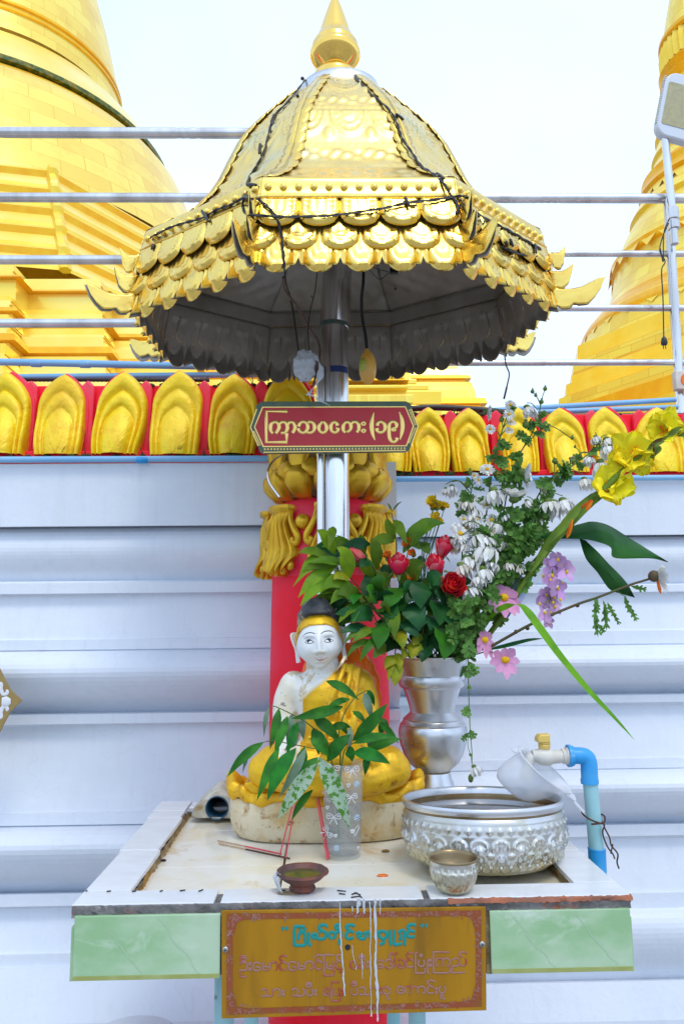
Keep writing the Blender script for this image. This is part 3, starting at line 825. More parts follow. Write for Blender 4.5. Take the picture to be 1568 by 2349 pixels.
def small_shrine():
    Y = 16.0
    t = thing('stepped_shrine', 'small golden stepped shrine base far behind, under the right side of the umbrella', 'shrine', tuple(at(860, 940, Y)))
    rows = [(800, 928, 955, 1012), (800, 893, 927, 1012), (800, 877, 892, 984), (800, 862, 876, 957), (800, 840, 861, 930), (800, 815, 839, 905)]
    for i, (x0, y0, y1, x1) in enumerate(rows):
        a = at(700, y1, Y); b = at(x1, y0, Y)
        mb = MB(); mb.box((a.x, Y + i * .06, a.z if i else 0), (b.x, Y + 4 - i * .3, b.z - .003 * i))
        mb.build('step', M['stupagold'], t, smooth=0, bevel=.02)
    for i, (x0, y0, x1, y1) in enumerate([(690, 905, 946, 925), (690, 868, 938, 872), (690, 880, 935, 888)]):
        a = at(x0, y1, Y - .25); b = at(x1, y0, Y - .25)
        mb = MB(); mb.box((a.x, Y - .25 + .04 * i, a.z), (b.x, Y + .2, b.z)); mb.build('ledge', [M['stupa2'], M['stupaorange'], M['stupagold']][i], t, smooth=0, bevel=.01)
small_shrine()

# ================================================================== RED COLUMN
CX, CY, CR = 0.008, 1.95, 0.145
def column():
    t = thing('red_column', 'red painted column with gold acanthus leaves and a gold lotus capital, behind the statue', 'column', (CX, CY, 0))
    zc = lambda py: at(766, py, CY - .12).z
    mb = MB()
    mb.lathe([(.175, 0), (.175, .12), (.152, .16), (.148, .3), (CR + .004, zc(1640)), (CR, zc(1400)), (CR - .002, zc(1320))], 64, (CX, CY, 0))
    mb.build('shaft', M['red'], t)
    mb = MB()
    mb.lathe([(CR - .002, zc(1320)), (CR + .003, zc(1290)), (CR + .005, zc(1240)), (CR + .002, zc(1195)), (CR - .006, zc(1165)), (CR - .02, zc(1148)), (CR - .035, zc(1138)), (.09, zc(1130))], 64, (CX, CY, 0))
    mb.build('capital_drum', M['pinkred'], t)
    def cyl(theta, z, r):   # theta measured from the viewer-facing direction, positive to the right
        return V(CX + r * sin(theta), CY - r * cos(theta), z)
    # acanthus leaves: fan of five fluted lobes
    def acanthus(th0, seed):
        zt, zb = zc(1158), zc(1322)
        H = zt - zb
        rows = []
        nv, nu = 30, 41
        for i in range(nv + 1):
            v = i / nv
            w = interp([(0, .035), (.06, .037), (.12, .029), (.25, .025), (.4, .033), (.55, .045), (.68, .053), (.8, .052), (.92, .038), (1, .018)], v)
            row = []
            for j in range(nu):
                u = j / (nu - 1) * 2 - 1
                lob = abs(cos(u * pi * 2.5))
                fl = smooth01((v - .08) / .2)
                vv = v - (1 - lob) * .10 * smooth01((v - .55) / .4) - .04 * u * u * smooth01((v - .5) / .4)
                d = .010 + .009 * (1 - u * u) + .011 * lob * fl + .016 * smooth01((v - .6) / .35) * (1 - smooth01((v - .93) / .07)) + (.012 if v < .07 else 0)
                if abs(u) > .97 or v > .985: d = -.004
                row.append(cyl(th0 + u * w / CR, zt - vv * H, CR + d))
            rows.append(row)
        mb = MB(); mb.grid(rows)
        # curled tips
        for u in (-.8, -.4, 0, .4, .8):
            mb.ball(cyl(th0 + u * .048 / CR, zt - H * (.93 - .12 * u * u - .0), CR + .022), .0095, 10, 8, sq=(1, .8, 1.25))
        for sg in (-1, 1):      # volutes curling away on either side
            Pv = [cyl(th0 + sg * u / CR, zt - v * H, CR + d) for u, v, d in ((.032, .08, .008), (.034, .20, .014), (.043, .33, .016), (.051, .42, .016), (.053, .50, .014), (.047, .55, .014), (.041, .51, .018), (.045, .47, .020))]
            mb.tube(catmull(Pv, 5), [.0055 + .0035 * sin(pi * i / 35) for i in range(36)], 8)
        mb.build('acanthus_leaf', M['goldpaint'], t, smooth=70)
    for k in range(8):
        th = radians(-48 + 45 * k + (6 if k == 2 else 0))
        if k == 1: th = radians(2)
        acanthus(th, k)
    for deg in (-24, 25, -70, 71, 115, -115):
        mb = MB()
        p = cyl(radians(deg), zc(1198), CR + .004)
        mb.ball(p, .0195, 20, 14)
        mb.build('gold_ball', M['goldpaint'], t)
    # side scrolls hugging the balls and the broken tail on the far left
    for sgn in (-1, 1):
        mb = MB()
        P = [cyl(sgn * radians(a), zc(y), CR + d) for a, y, d in ((78, 1165, .004), (92, 1180, .014), (96, 1215, .018), (88, 1245, .018), (80, 1270, .016), (84, 1295, .012), (88, 1320, .01))]
        mb.tube(catmull(P, 5), [.006 + .006 * sin(pi * i / 30) for i in range(31)], 8)
        mb.build('scroll', M['goldpaint'], t)
    # lotus capital
    mb = MB()
    mb.lathe([(.085, zc(1142)), (.12, zc(1136)), (.142, zc(1110)), (.148, zc(1085)), (.145, zc(1060)), (.140, zc(1040)), (.145, zc(1015)), (.14, zc(985)), (.10, zc(965)), (.02, zc(960))], 64, (CX, CY, 0))
    mb.build('lotus_core', mat('groove_shade_brown', (.10, .055, .01), .7, col2=(.25, .14, .02), scale=30), t)  # core coloured dark, putting shade into the gaps between the petals
    def lotus(th0, zb, zt, hw, r_of, bul, row_i):
        rows = []
        nv, nu = 14, 15
        for i in range(nv + 1):
            v = i / nv
            w = hw * (interp([(0, .62), (.2, .86), (.45, 1.0), (.65, .95), (.8, .72), (.92, .4), (1, .03)], v))
            row = []
            for j in range(nu):
                u = j / (nu - 1) * 2 - 1
                z = lerp(zb, zt, v)
                d = bul * (1 - u ** 4) * sin(pi * min(1, .08 + v * .95)) ** .6 + .004
                if abs(u) > .99: d = -.004
                row.append(cyl(th0 + u * w / .15, z, r_of(z) + d))
            rows.append(row)
        mb = MB(); mb.grid(rows)
        mb.build('lotus_petal', M['goldpaint'], t, smooth=60)
    rad = lambda z: interp(sorted([(zc(1142), .088), (zc(1136), .12), (zc(1110), .142), (zc(1085), .150), (zc(1060), .146), (zc(1040), .142), (zc(1015), .146), (zc(985), .14), (zc(965), .11)]), z)
    for k in range(12): lotus(radians(-33 + 30 * k + 3), zc(1141), zc(1066), .0395, rad, .018, 0)
    for k in range(12): lotus(radians(-48 + 30 * k + 3), zc(1095), zc(1052), .032, lambda z: rad(z) - .004, .012, 1)
    for k in range(12): lotus(radians(-33 + 30 * k + 3), zc(1068), zc(975), .0385, lambda z: rad(z) - .003, .010, 2)
    # abacus above (behind the sign)
    mb = MB(); mb.lathe([(.10, zc(975)), (.135, zc(965)), (.14, zc(955)), (.02, zc(953))], 48, (CX, CY, 0)); mb.build('capital_top', M['goldpaint'], t)
    # short plinth joining the wall
    mb = MB(); mb.box((CX - .11, CY + .05, 0), (CX + .11, 2.06, zc(985))); mb.build('back_block', M['wall'], t, smooth=0)
    # grey cable running up the capital's left side
    return t
column()
mb = MB(); mb.tube(catmull([at(655, 1040, 1.84), at(628, 1056, 1.84), at(614, 1080, 1.83), at(617, 1105, 1.83), at(632, 1128, 1.83), at(641, 1140, 1.83)], 5), .0028, 6)
tag(mb.build('grey_cable', M['steel']), 'thin grey cable curling round the left side of the gold lotus capital', 'cable')

# ================================================================== UMBRELLA SHRINE ROOF
RX, RY = 0.042, 1.66
ROTZ = radians(3.08)
SHX, SHY, ZREF = 0.028, 0.131, 2.162
def rf(p):      # roof-local (x, y, z) -> world; the whole roof hangs a little forward and to the left
    x, y = p[0] * cos(ROTZ) - p[1] * sin(ROTZ), p[0] * sin(ROTZ) + p[1] * cos(ROTZ)
    return V(RX + x, RY + y, p[2] + y * SHY + x * SHX)
def cdir(k): return V(cos(radians(22.5 + 45 * k)), sin(radians(22.5 + 45 * k)), 0)
ROOFPROF = [(2.21, .445), (2.230, .412), (2.255, .374), (2.28, .342), (2.315, .313), (2.353, .291), (2.40, .271), (2.451, .248), (2.49, .223), (2.52, .199), (2.55, .172), (2.575, .149), (2.60, .125), (2.622, .100)]
def roof():
    t = thing('gilded_umbrella', 'eight-sided gilded metal umbrella roof with scalloped eaves on a steel pole', 'umbrella', (RX, RY, .97))
    zs = [z for z, r in ROOFPROF]
    rofz = lambda z: interp(ROOFPROF, z)
    SHEET = [M['gold'], M['greyzinc']]
    def motif(u, s):
        """relief height on a panel; u -1..1 across, s arc length 0..1 from eave to top, wr = half width"""
        h = 0
        return h
    panels = []
    for k in range(8):
        c0, c1 = cdir(k), cdir(k + 1)
        n2 = U(c0 + c1)
        rows = []
        NV, NU = 84, 44
        for i in range(NV + 1):
            s = i / NV
            z = lerp(2.208, 2.618, s)
            r = rofz(z)
            half = r * sin(radians(22.5))
            sl = U(V(n2.x, n2.y, 0) * .55 + V(0, 0, .8))
            row = []
            for j in range(NU + 1):
                u = j / NU * 2 - 1
                x = u * half                    # metres across
                h = 0
                # four bands of relief: scallops with leaves between, scroll bands, bead rows
                for (sa, sb, kind) in ((.03, .17, 'scroll'), (.19, .22, 'bead'), (.24, .33, 'wave'), (.345, .37, 'bead'), (.38, .60, 'scallop'), (.62, .645, 'bead'), (.655, .735, 'wave'), (.745, .765, 'bead'), (.77, .93, 'scallop')):
                    if not (sa <= s <= sb): continue
                    q = (s - sa) / (sb - sa)
                    if kind == 'bead': h += .0022 * max(0, cos(x * 2 * pi / .016)) * sin(pi * q)
                    elif kind == 'wave': h += .0030 * sin(x * 2 * pi / .075 + 5 * q) * sin(pi * q) + .0016 * cos(x * 2 * pi / .03 - 9 * q) * sin(pi * q)
                    elif kind == 'scroll': h += .0028 * cos(x * 2 * pi / .06) * cos(q * pi * 3) * sin(pi * q)
                    else:
                        per = .085
                        ph = ((x / per + .5) % 1) * 2 - 1
                        d = sqrt(ph * ph + ((1 - q) * 1.15) ** 2)
                        h += .0038 * exp(-((d - .85) / .07) ** 2) + .0026 * exp(-((d - .55) / .05) ** 2) + .0022 * (d < .35)
                        b_ = abs(d - .70)
                        if b_ < .06: h += .0022 * max(0, cos(atan2(1 - q, ph + 1e-6) * 22))
                        e = 1 - abs(ph)
                        if q < .5: h += .0042 * max(0, 1 - (e / .30) ** 2 - ((q - .25) / .24) ** 2)
                p = (c0 * (.5 - u / 2) + c1 * (.5 + u / 2)) * r + V(0, 0, z) + sl * h
                row.append(rf(p))
            rows.append(row)
        mb = MB(); mb.grid(rows)
        panels.append(mb.build('roof_panel', [M['goldpanel'], M['greyzinc']], t, smooth=60, solid=(.0014, -1, 1)))
    # serrated ridge strips
    for k in range(8):
        cd = cdir(k)
        tg = V(-cd.y, cd.x, 0)
        mb = MB()
        for sg in (-1, 1):
            # normal of the adjoining panel
            n2 = U(cd + (tg * .4142 * sg))
            ed = tg * sg - cd * .4142      # along the panel away from the ridge (in plan)
            ed = U(ed)
            rows = [[], [], []]
            N = 84
            for i in range(N + 1):
                s = i / N
                z = lerp(2.212, 2.615, s)
                r = rofz(z)
                up = U(V(n2.x, n2.y, 0) * .55 + V(0, 0, .8))
                tooth = (s * 14) % 1
                w = (.017 + .009 * sqrt(max(0, 1 - (tooth * 2 - 1) ** 2))) * (1 - .35 * s)
                b0 = cd * r + V(0, 0, z)
                rows[0].append(rf(b0 + V(cd.x, cd.y, .5) * .0055))
                rows[1].append(rf(b0 + ed * w * .6 + up * (.0055)))
                rows[2].append(rf(b0 + ed * w + up * (.0045 + .004 * tooth)))
            mb.grid(rows)
        mb.build('ridge_strip', SHEET, t, smooth=50, solid=(.0012, -1, 1))
    # boss band under the roof edge
    for k in range(8):
        c0, c1 = cdir(k), cdir(k + 1); n2 = U(c0 + c1)
        mb = MB()
        prof = [(2.214, .4445), (2.212, .4475), (2.205, .450), (2.198, .4505), (2.184, .453), (2.176, .4555), (2.171, .459), (2.168, .4575)]
        NU = 90
        rows = []
        for z, r in prof:
            row = []
            for j in range(NU + 1):
                u = j / NU * 2 - 1
                row.append(rf((c0 * (.5 - u / 2) + c1 * (.5 + u / 2)) * r + V(0, 0, z)))
            rows.append(row)
        mb.grid(rows)
        for q in range(13):
            u = (q + .5) / 13 * 2 - 1
            p = (c0 * (.5 - u / 2) + c1 * (.5 + u / 2)) * .4512 + V(0, 0, 2.191)
            mb.ball(rf(p), .0072, 12, 8)
        mb.build('boss_band', SHEET, t, smooth=50, solid=(.001, -1, 1))
    # three tiers of scalloped strips with curling corner tips
    #        ztop  rtop  zval  rbot  amp  n   horn(L, rise)  small leaves
    TIERS = [(2.168, .4580, 2.140, .4760, .026, 5, .040, .016, False),
             (2.135, .4520, 2.098, .4760, .026, 5, .055, .012, False),
             (2.165, .4470, 2.058, .4740, .028, 5, .105, .028, True)]
    for ti, (zt, rt, zv, rb, amp, ns, L, rise, leaves) in enumerate(TIERS):
        for k in range(8):
            c0, c1 = cdir(k), cdir(k + 1)
            rr = random.Random(k * 10 + ti)
            mb = MB()
            per = 18
            NU = ns * per
            nn_ = U(c0 + c1); ext = .026 * max(0, nn_.y) + .010 * abs(nn_.x)
            off = .5 if ti == 1 else 0
            NVr = 22 if leaves else 16
            vmin = .52 if leaves else .35
            def edge(u):
                ph = ((u * .5 + .5) * ns + off) % 1
                p = ph * 2 - 1
                if leaves:
                    if abs(p) < .74:
                        return sqrt(max(0, 1 - (p / .74) ** 2)) * amp + .004, p / .74, True
                    e = (1 - abs(p)) / .26
                    return .017 * sqrt(max(0, 1 - (1 - e) ** 2)) + .004, (1 - e) * (1 if p > 0 else -1), False
                return sqrt(max(0, 1 - p * p)) * amp + .002, p, True
            rows = [[] for _ in range(NVr + 1)]
            jig = rr.uniform(-.002, .002)
            for j in range(NU + 1):
                u = j / NU * 2 - 1
                dr, p, big = edge(u)
                zb = zv - dr + jig - ext * (1 if leaves else 0)
                hw = (.5 / ns) * 2 * .46 * sin(radians(22.5)) * (1 if not leaves else .74)
                for i in range(NVr + 1):
                    v = i / NVr
                    z = lerp(zt, zb, v)
                    vz = (zt - z) / (zt - (zv - amp))
                    r = lerp(rt, rb, vz ** 1.4)
                    # relief
                    zc_ = zv + (.002 if not leaves else .014)
                    yy = (z - zc_) / (amp + (0 if not leaves else .012))
                    h = 0
                    if big:
                        d = sqrt(p * p + yy * yy) if yy < 0 else max(abs(p), 0)
                        if yy < 1.0 + (.4 if leaves else 0):
                            h += .0030 * exp(-((d - .80) / .07) ** 2) + .0024 * exp(-((d - .40) / .06) ** 2)
                            ang = atan2(yy, p) if yy < 0 else yy * 1.0
                            if .5 < d < .72: h += .0026 * max(0, cos(ang * 15)) * sin(pi * (d - .5) / .22)
                            h += .003 * (1 - min(1, d)) 
                        h -= .004 * max(0, d - .88) / .12
                    else:
                        h += .0035 * (1 - abs(p)) if z < zv + .012 else .0012
                    n2 = U(c0 + c1)
                    pt = (c0 * (.5 - u / 2) + c1 * (.5 + u / 2)) * r + V(0, 0, z) + n2 * h
                    rows[i].append(rf(pt))
            mb.grid(rows)
            # corner tips at both ends
            for sg, cd in ((-1, c0), (1, c1)):
                tgv = U(c1 - c0) * sg
                NS, NW = 22, 9
                hr = []
                zend0 = zv - .004 - (.012 if leaves else 0); ztop0 = zv + (.030 if leaves else .022)
                k_ = 1 + rr.uniform(-.06, .06)
                for i in range(NS + 1):
                    s = i / NS
                    # leaf-like outline of the tip
                    if leaves:
                        lowf = interp([(0, -.012), (.10, -.022), (.22, -.023), (.33, -.013), (.40, -.018), (.56, -.020), (.72, -.009), (.87, .008), (1, .029)], s)
                        topf = interp([(0, .030), (.15, .021), (.35, .016), (.55, .017), (.75, .024), (.9, .030), (1, .030)], s)
                    else:
                        lowf = interp([(0, -.020), (.2, -.024), (.45, -.018), (.7, -.004), (.88, .012), (1, .026)], s)
                        topf = interp([(0, .020), (.25, .015), (.5, .013), (.75, .017), (1, .0265)], s)
                    row = []
                    for j in range(NW):
                        w = j / (NW - 1)
                        z = zv + lerp(lowf, topf, w) * k_ + rise * .15 * s - ext * .8 * (1 if leaves else 0)
                        rbase = lerp(rt, rb, min(1, (zt - z) / (zt - (zv - amp))) ** 1.4 if z < zt else 0)
                        base = cd * rbase
                        out = cd * (L * s * k_) + tgv * (-.012 * s * (1 - s)) - tgv * (.004 * (1 - s)) * 0
                        hgt = .003 * exp(-((w - .5) / .22) ** 2) * sin(pi * min(1, s * 1.1)) + .0018 * cos(w * 18 + s * 22) * (1 - s)
                        side = U(c0 + c1)
                        row.append(rf(base + out + V(0, 0, z) + side * hgt - tgv * (.003 - .0018 * s)))
                    hr.append(row)
                mb.grid(hr)
            mb.build('scalloped_eave', SHEET, t, smooth=60, solid=(.0012, -1, 1))
    # inner frame ledge
    mb = MB()
    rows = []
    for r, z in ((.438, 2.166), (.446, 2.166), (.446, 2.203), (.440, 2.204), (.436, 2.200), (.438, 2.166)):
        rows.append([rf(cdir(k) * r + V(0, 0, z)) for k in range(8)])
    mb.grid(rows, closed=True)
    mb.build('inner_frame', M['greyzinc'], t, smooth=0)
    # collar and finial
    cx = RX + -.009
    def spun(name, m, prof, n=64):
        mb = MB(); mb.lathe(prof, n, (cx, RY, 0)); return mb.build(name, m, t, smooth=50)
    co = MB(); co.lathe([(.104, 2.606), (.102, 2.616), (.100, 2.626), (.095, 2.642), (.070, 2.656), (.050, 2.664), (.02, 2.666)], 64)
    co.v = [tuple(rf(q)) for q in co.v]
    co.build('collar', M['alu'], t, smooth=50)
    spun('finial', M['goldmirror'], [(.0545, 2.648), (.056, 2.668), (.053, 2.678), (.041, 2.690), (.033, 2.696), (.0325, 2.701), (.045, 2.712), (.056, 2.724), (.0605, 2.733), (.061, 2.741), (.057, 2.750), (.0545, 2.754), (.0555, 2.760), (.051, 2.769), (.046, 2.774), (.040, 2.792), (.0285, 2.83), (.015, 2.872), (.006, 2.895), (.0008, 2.905)])
    # pole and its wider sleeve
    mb = MB(); mb.tube([V(.0215, RY, .97), V(.0235, RY, 1.5), V(.026, RY, 2.05)], .0302, 32); pole = mb.build('pole', M['steel'], t)
    mb = MB(); mb.tube([V(.0255, RY, 2.052), V(.0258, RY, 2.053), V(.036, RY, 2.28), V(.042, RY, 2.62)], [.0325, .0345, .0345, .0345], 32); mb.build('sleeve', M['steel'], t)
    mb = MB(); mb.tube([V(.0253, RY, 2.046), V(.0256, RY, 2.053)], [.0338, .0352], 32); mb.build('sleeve_ring', mat('green_verdigris', (.03, .06, .05), .7, col2=(.08, .09, .06), scale=60), t)
    for s_, rr_ in ((-1, .008), ):
        mb = MB(); mb.tube([V(-.011, RY - .02, .99), V(-.009, RY - .02, 1.95)], .0075, 12); mb.build('side_rod', M['steel'], t)
    mb = MB()
    for i in range(12):
        a0_, a1_ = radians(-112 + i * 7), radians(-112 + (i + 1) * 7)
        a = at(742, 838, RY - .03).z; b = at(742, 852, RY - .03).z
        mb.add([(.0262 + .0308 * cos(a0_), RY + .0308 * sin(a0_), b), (.0262 + .0308 * cos(a1_), RY + .0308 * sin(a1_), b), (.0262 + .0308 * cos(a1_), RY + .0308 * sin(a1_), a), (.0262 + .0308 * cos(a0_), RY + .0308 * sin(a0_), a)], [(0, 1, 2, 3)])
    mb.build('blue_tape', M['tape'], t)
    return t
ROOF = roof()
def bvh_of(objs):
    vsx, fsx = [], []
    for o in objs:
        off = BASE[o.name]
        n = len(vsx)
        vsx += [v.co + off for v in o.data.vertices]
        fsx += [[i + n for i in p.vertices] for p in o.data.polygons]
    return BVHTree.FromPolygons(vsx, fsx)
ROOFB = bvh_of([o for o in ROOF.children if o.name.split('.')[0] in ('roof_panel', 'boss_band', 'scalloped_eave', 'collar', 'ridge_strip')])
def onto(bvh, px, py, Yd, lift=.004):
    d = U(ray(px, py))
    h = bvh.ray_cast(CAM, d)
    if h[0] is None: return at(px, py, Yd)
    return h[0] - d * lift
def lights_string():
    t = thing('light_string', 'dark twisted string of small lights draped over the gilded umbrella roof', 'string lights', tuple(rf((0, 0, 2.62))))
    runs = [[(700, 183), (662, 232), (628, 266), (618, 300), (605, 350), (586, 385), (570, 410), (562, 445), (557, 470), (562, 488), (585, 494)],
            [(817, 178), (850, 215), (893, 252), (913, 290), (922, 318), (945, 350), (965, 380), (992, 398), (1015, 418), (1032, 445), (1046, 462), (1050, 480)],
            [(1070, 452), (1050, 450), (1000, 458), (930, 466), (880, 478), (850, 482), (800, 490), (760, 494), (700, 497), (640, 497), (570, 493)],
            [(560, 452), (530, 470), (500, 480), (465, 500), (430, 510), (390, 522), (345, 545)],
            [(1052, 458), (1080, 480), (1120, 505), (1160, 525), (1200, 548), (1240, 572)],
            [(1150, 565), (1170, 575), (1200, 585), (1230, 588)],
            [(590, 455), (615, 475), (635, 500), (645, 540), (650, 580), (652, 620)]]
    for ri, run in enumerate(runs):
        P = catmull([onto(ROOFB, x, y, 1.24, .006) for x, y in run], 6)
        mb = MB()
        # take the kinks out
        for _ in range(2): P = [P[0]] + [(P[i - 1] + P[i] * 2 + P[i + 1]) / 4 for i in range(1, len(P) - 1)] + [P[-1]]
        for ph in (0, pi):
            Q = [p + V(.0016 * cos(i * .9 + ph), 0, .0016 * sin(i * .9 + ph)) for i, p in enumerate(P)]
            mb.tube(Q, .0015, 5)
        mb.build('twisted_wire', M['darkplastic'], t)
    for a, b in [((693, 180), (711, 189)), ((813, 173), (822, 187)), ((628, 263), (624, 287)), ((597, 330), (594, 352)), ((683, 220), (667, 216)), ((907, 262), (925, 274)), ((1000, 398), (1018, 410)), ((566, 424), (588, 424)), ((558, 452), (580, 456)), ((463, 483), (478, 508)), ((928, 453), (938, 472)), ((1046, 492), (1054, 470)), ((1085, 487), (1097, 497)), ((1168, 548), (1176, 566)), ((1226, 560), (1229, 580)), ((1160, 555), (1163, 572)), ((352, 560), (348, 572)), ((945, 452), (910, 466))][:17]:
        p, q = onto(ROOFB, *a, 1.24, .008), onto(ROOFB, *b, 1.24, .008)
        if (p - q).length > .08: q = p + U(q - p) * .03
        mb = MB(); mb.tube([p, p.lerp(q, .1), p.lerp(q, .55), q], [.0022, .0034, .0034, .002], 8)
        mb.build('bulb_holder', M['darkplastic'], t)
lights_string()

def hang(name, label, pts, r, m, cat='wire', group=None, k=6):
    mb = MB(); mb.tube(catmull(pts, k), r, 6)
    return tag(mb.build(name, m), label, cat, group)
z7 = zoom(600, 640, 3.015)
hp = lambda x, y, Y: at(*z7(x, y), Y)
hang('hanging_wire', 'pair of thin black wires hanging to the bundled plastic bag under the umbrella', [hp(335, 60, 1.45), hp(345, 200, 1.5), hp(375, 300, 1.55), hp(403, 440, 1.56), hp(425, 600, 1.565), hp(440, 720, 1.565), hp(460, 800, 1.565)], .0018, M['darkplastic'])
hang('hanging_wire', 'thin doubled black wire hanging just left of the pole under the umbrella', [hp(585, 70, 1.55), hp(565, 260, 1.57), hp(525, 430, 1.58), hp(512, 560, 1.58), hp(520, 710, 1.57)], .0012, M['darkplastic'])
hang('hanging_wire', 'brown stiff wire running slantwise under the umbrella to the pole', [hp(325, 160, 1.46), hp(340, 260, 1.5), hp(430, 380, 1.55), hp(520, 540, 1.6), hp(590, 650, 1.615), hp(600, 760, 1.61), hp(570, 900, 1.60), hp(550, 985, 1.60)], .0028, mat('brown_cable', (.10, .06, .045), .6))
def bag():
    t = thing('plastic_bag', 'crumpled translucent plastic bag tied to wires left of the pole above the sign', 'plastic bag', tuple(hp(490, 830, 1.565)))
    m = mat('translucent_bag_film', (.70, .74, .80), .3, bump=(90, .9, .004))
    nt = m.node_tree; tr = nt.nodes.new('ShaderNodeBsdfTransparent'); mx = nt.nodes.new('ShaderNodeMixShader'); mx.inputs[0].default_value = .55
    nt.links.new(tr.outputs[0], mx.inputs[1]); nt.links.new(nt.nodes['Principled BSDF'].outputs[0], mx.inputs[2]); nt.links.new(mx.outputs[0], nt.nodes['Material Output'].inputs['Surface'])
    mb = MB()
    c = hp(488, 828, 1.565)
    rr = random.Random(3)
    ph = [rr.uniform(0, 6) for _ in range(6)]
    rows = []
    for i in range(23):
        th = pi * i / 22
        row = []
        for j in range(32):
            a = 2 * pi * j / 32
            k = 1 + .10 * sin(3 * a + ph[0] + 2 * th) + .07 * sin(7 * a + ph[1] + 4 * th) + .06 * sin(9 * th + ph[2]) + .05 * sin(13 * a - 5 * th)
            row.append(c + V(.022 * sin(th) * cos(a) * k, .020 * sin(th) * sin(a) * k, .031 * cos(th) * k))
        rows.append(row)
    mb.grid(rows, closed=True)
    mb.build('bundle', m, t, smooth=70)
    mb = MB()
    P = catmull([hp(540, 735, 1.56), hp(590, 790, 1.553), hp(612, 850, 1.55), hp(590, 940, 1.55), hp(530, 1020, 1.55), hp(520, 1040, 1.55), hp(570, 1065, 1.545), hp(640, 1115, 1.545)], 6)
    rows = []
    for i, p in enumerate(P):
        w = .0045 + .0035 * abs(sin(i * .5)) + (.004 if i > len(P) - 5 else 0)
        d = V(cos(i * .23), .4 * sin(i * .4), .35)
        rows.append([p - d * w, p + V(0, -.003, 0), p + d * w])
    mb.grid(rows)
    mb.build('trailing_strip', m, t, smooth=70, solid=(.0006, 0))
bag()
def switch():
    t = thing('pendant_switch', 'yellow oval pendant light switch on a dark cord right of the pole under the umbrella', 'switch', tuple(hp(960, 840, 1.60)))
    mb = MB(); mb.tube(catmull([hp(930, 60, 1.58), hp(928, 200, 1.58), hp(915, 320, 1.59), hp(920, 470, 1.6), hp(945, 600, 1.6), hp(957, 740, 1.6)], 6), .0034, 8)
    mb.build('cord', M['darkplastic'], t)
    c = hp(960, 842, 1.60)
    mb = MB(); mb.ball(c, .0225, 24, 18, sq=(.86, .62, 1.72)); mb.tube([c + V(-.001, 0, .033), c + V(-.001, 0, .042)], [.008, .0045], 10)
    mb.build('body', mat('amber_plastic', (.68, .32, .05), .3, col2=(.72, .42, .08), scale=30, bump=(90, .2)), t)
    mb = MB(); mb.ball(c + V(-.010, -.0085, .003), .0105, 20, 12, sq=(.85, .75, 1.6)); mb.build('button', mat('olive_switch_button', (.36, .40, .06), .35), t)
switch()
mb = MB(); q = hp(1158, 105, 1.75)
mb.box(tuple(q - V(.010, .006, .010)), tuple(q + V(.010, .006, .006))); mb.box(tuple(q + V(-.005, -.005, .0062)), tuple(q + V(.005, .005, .02)))
o = tag(mb.build('cable_clip', M['darkplastic'], smooth=0, bevel=.002), 'small black wire clip under the umbrella lining right of the pole', 'clip')
mb = MB(); mb.tube(catmull([hp(945, 50, 1.6), hp(1040, 100, 1.68), hp(1118, 118, 1.745)], 5), .0009, 5); mb.tube(catmull([hp(945, 75, 1.6), hp(1020, 155, 1.68), hp(1062, 175, 1.7), hp(1118, 125, 1.745)], 5), .0009, 5)
mb.build('wire', M['darkplastic'], o)
hang('loose_wire', 'short loose wire end dangling from the right rear corner of the umbrella', [at(1156, 812, 1.9), at(1160, 838, 1.9), at(1167, 858, 1.9), at(1162, 885, 1.9), at(1155, 915, 1.9)], [.002] * 19 + [.0028] * 6, M['darkplastic'])

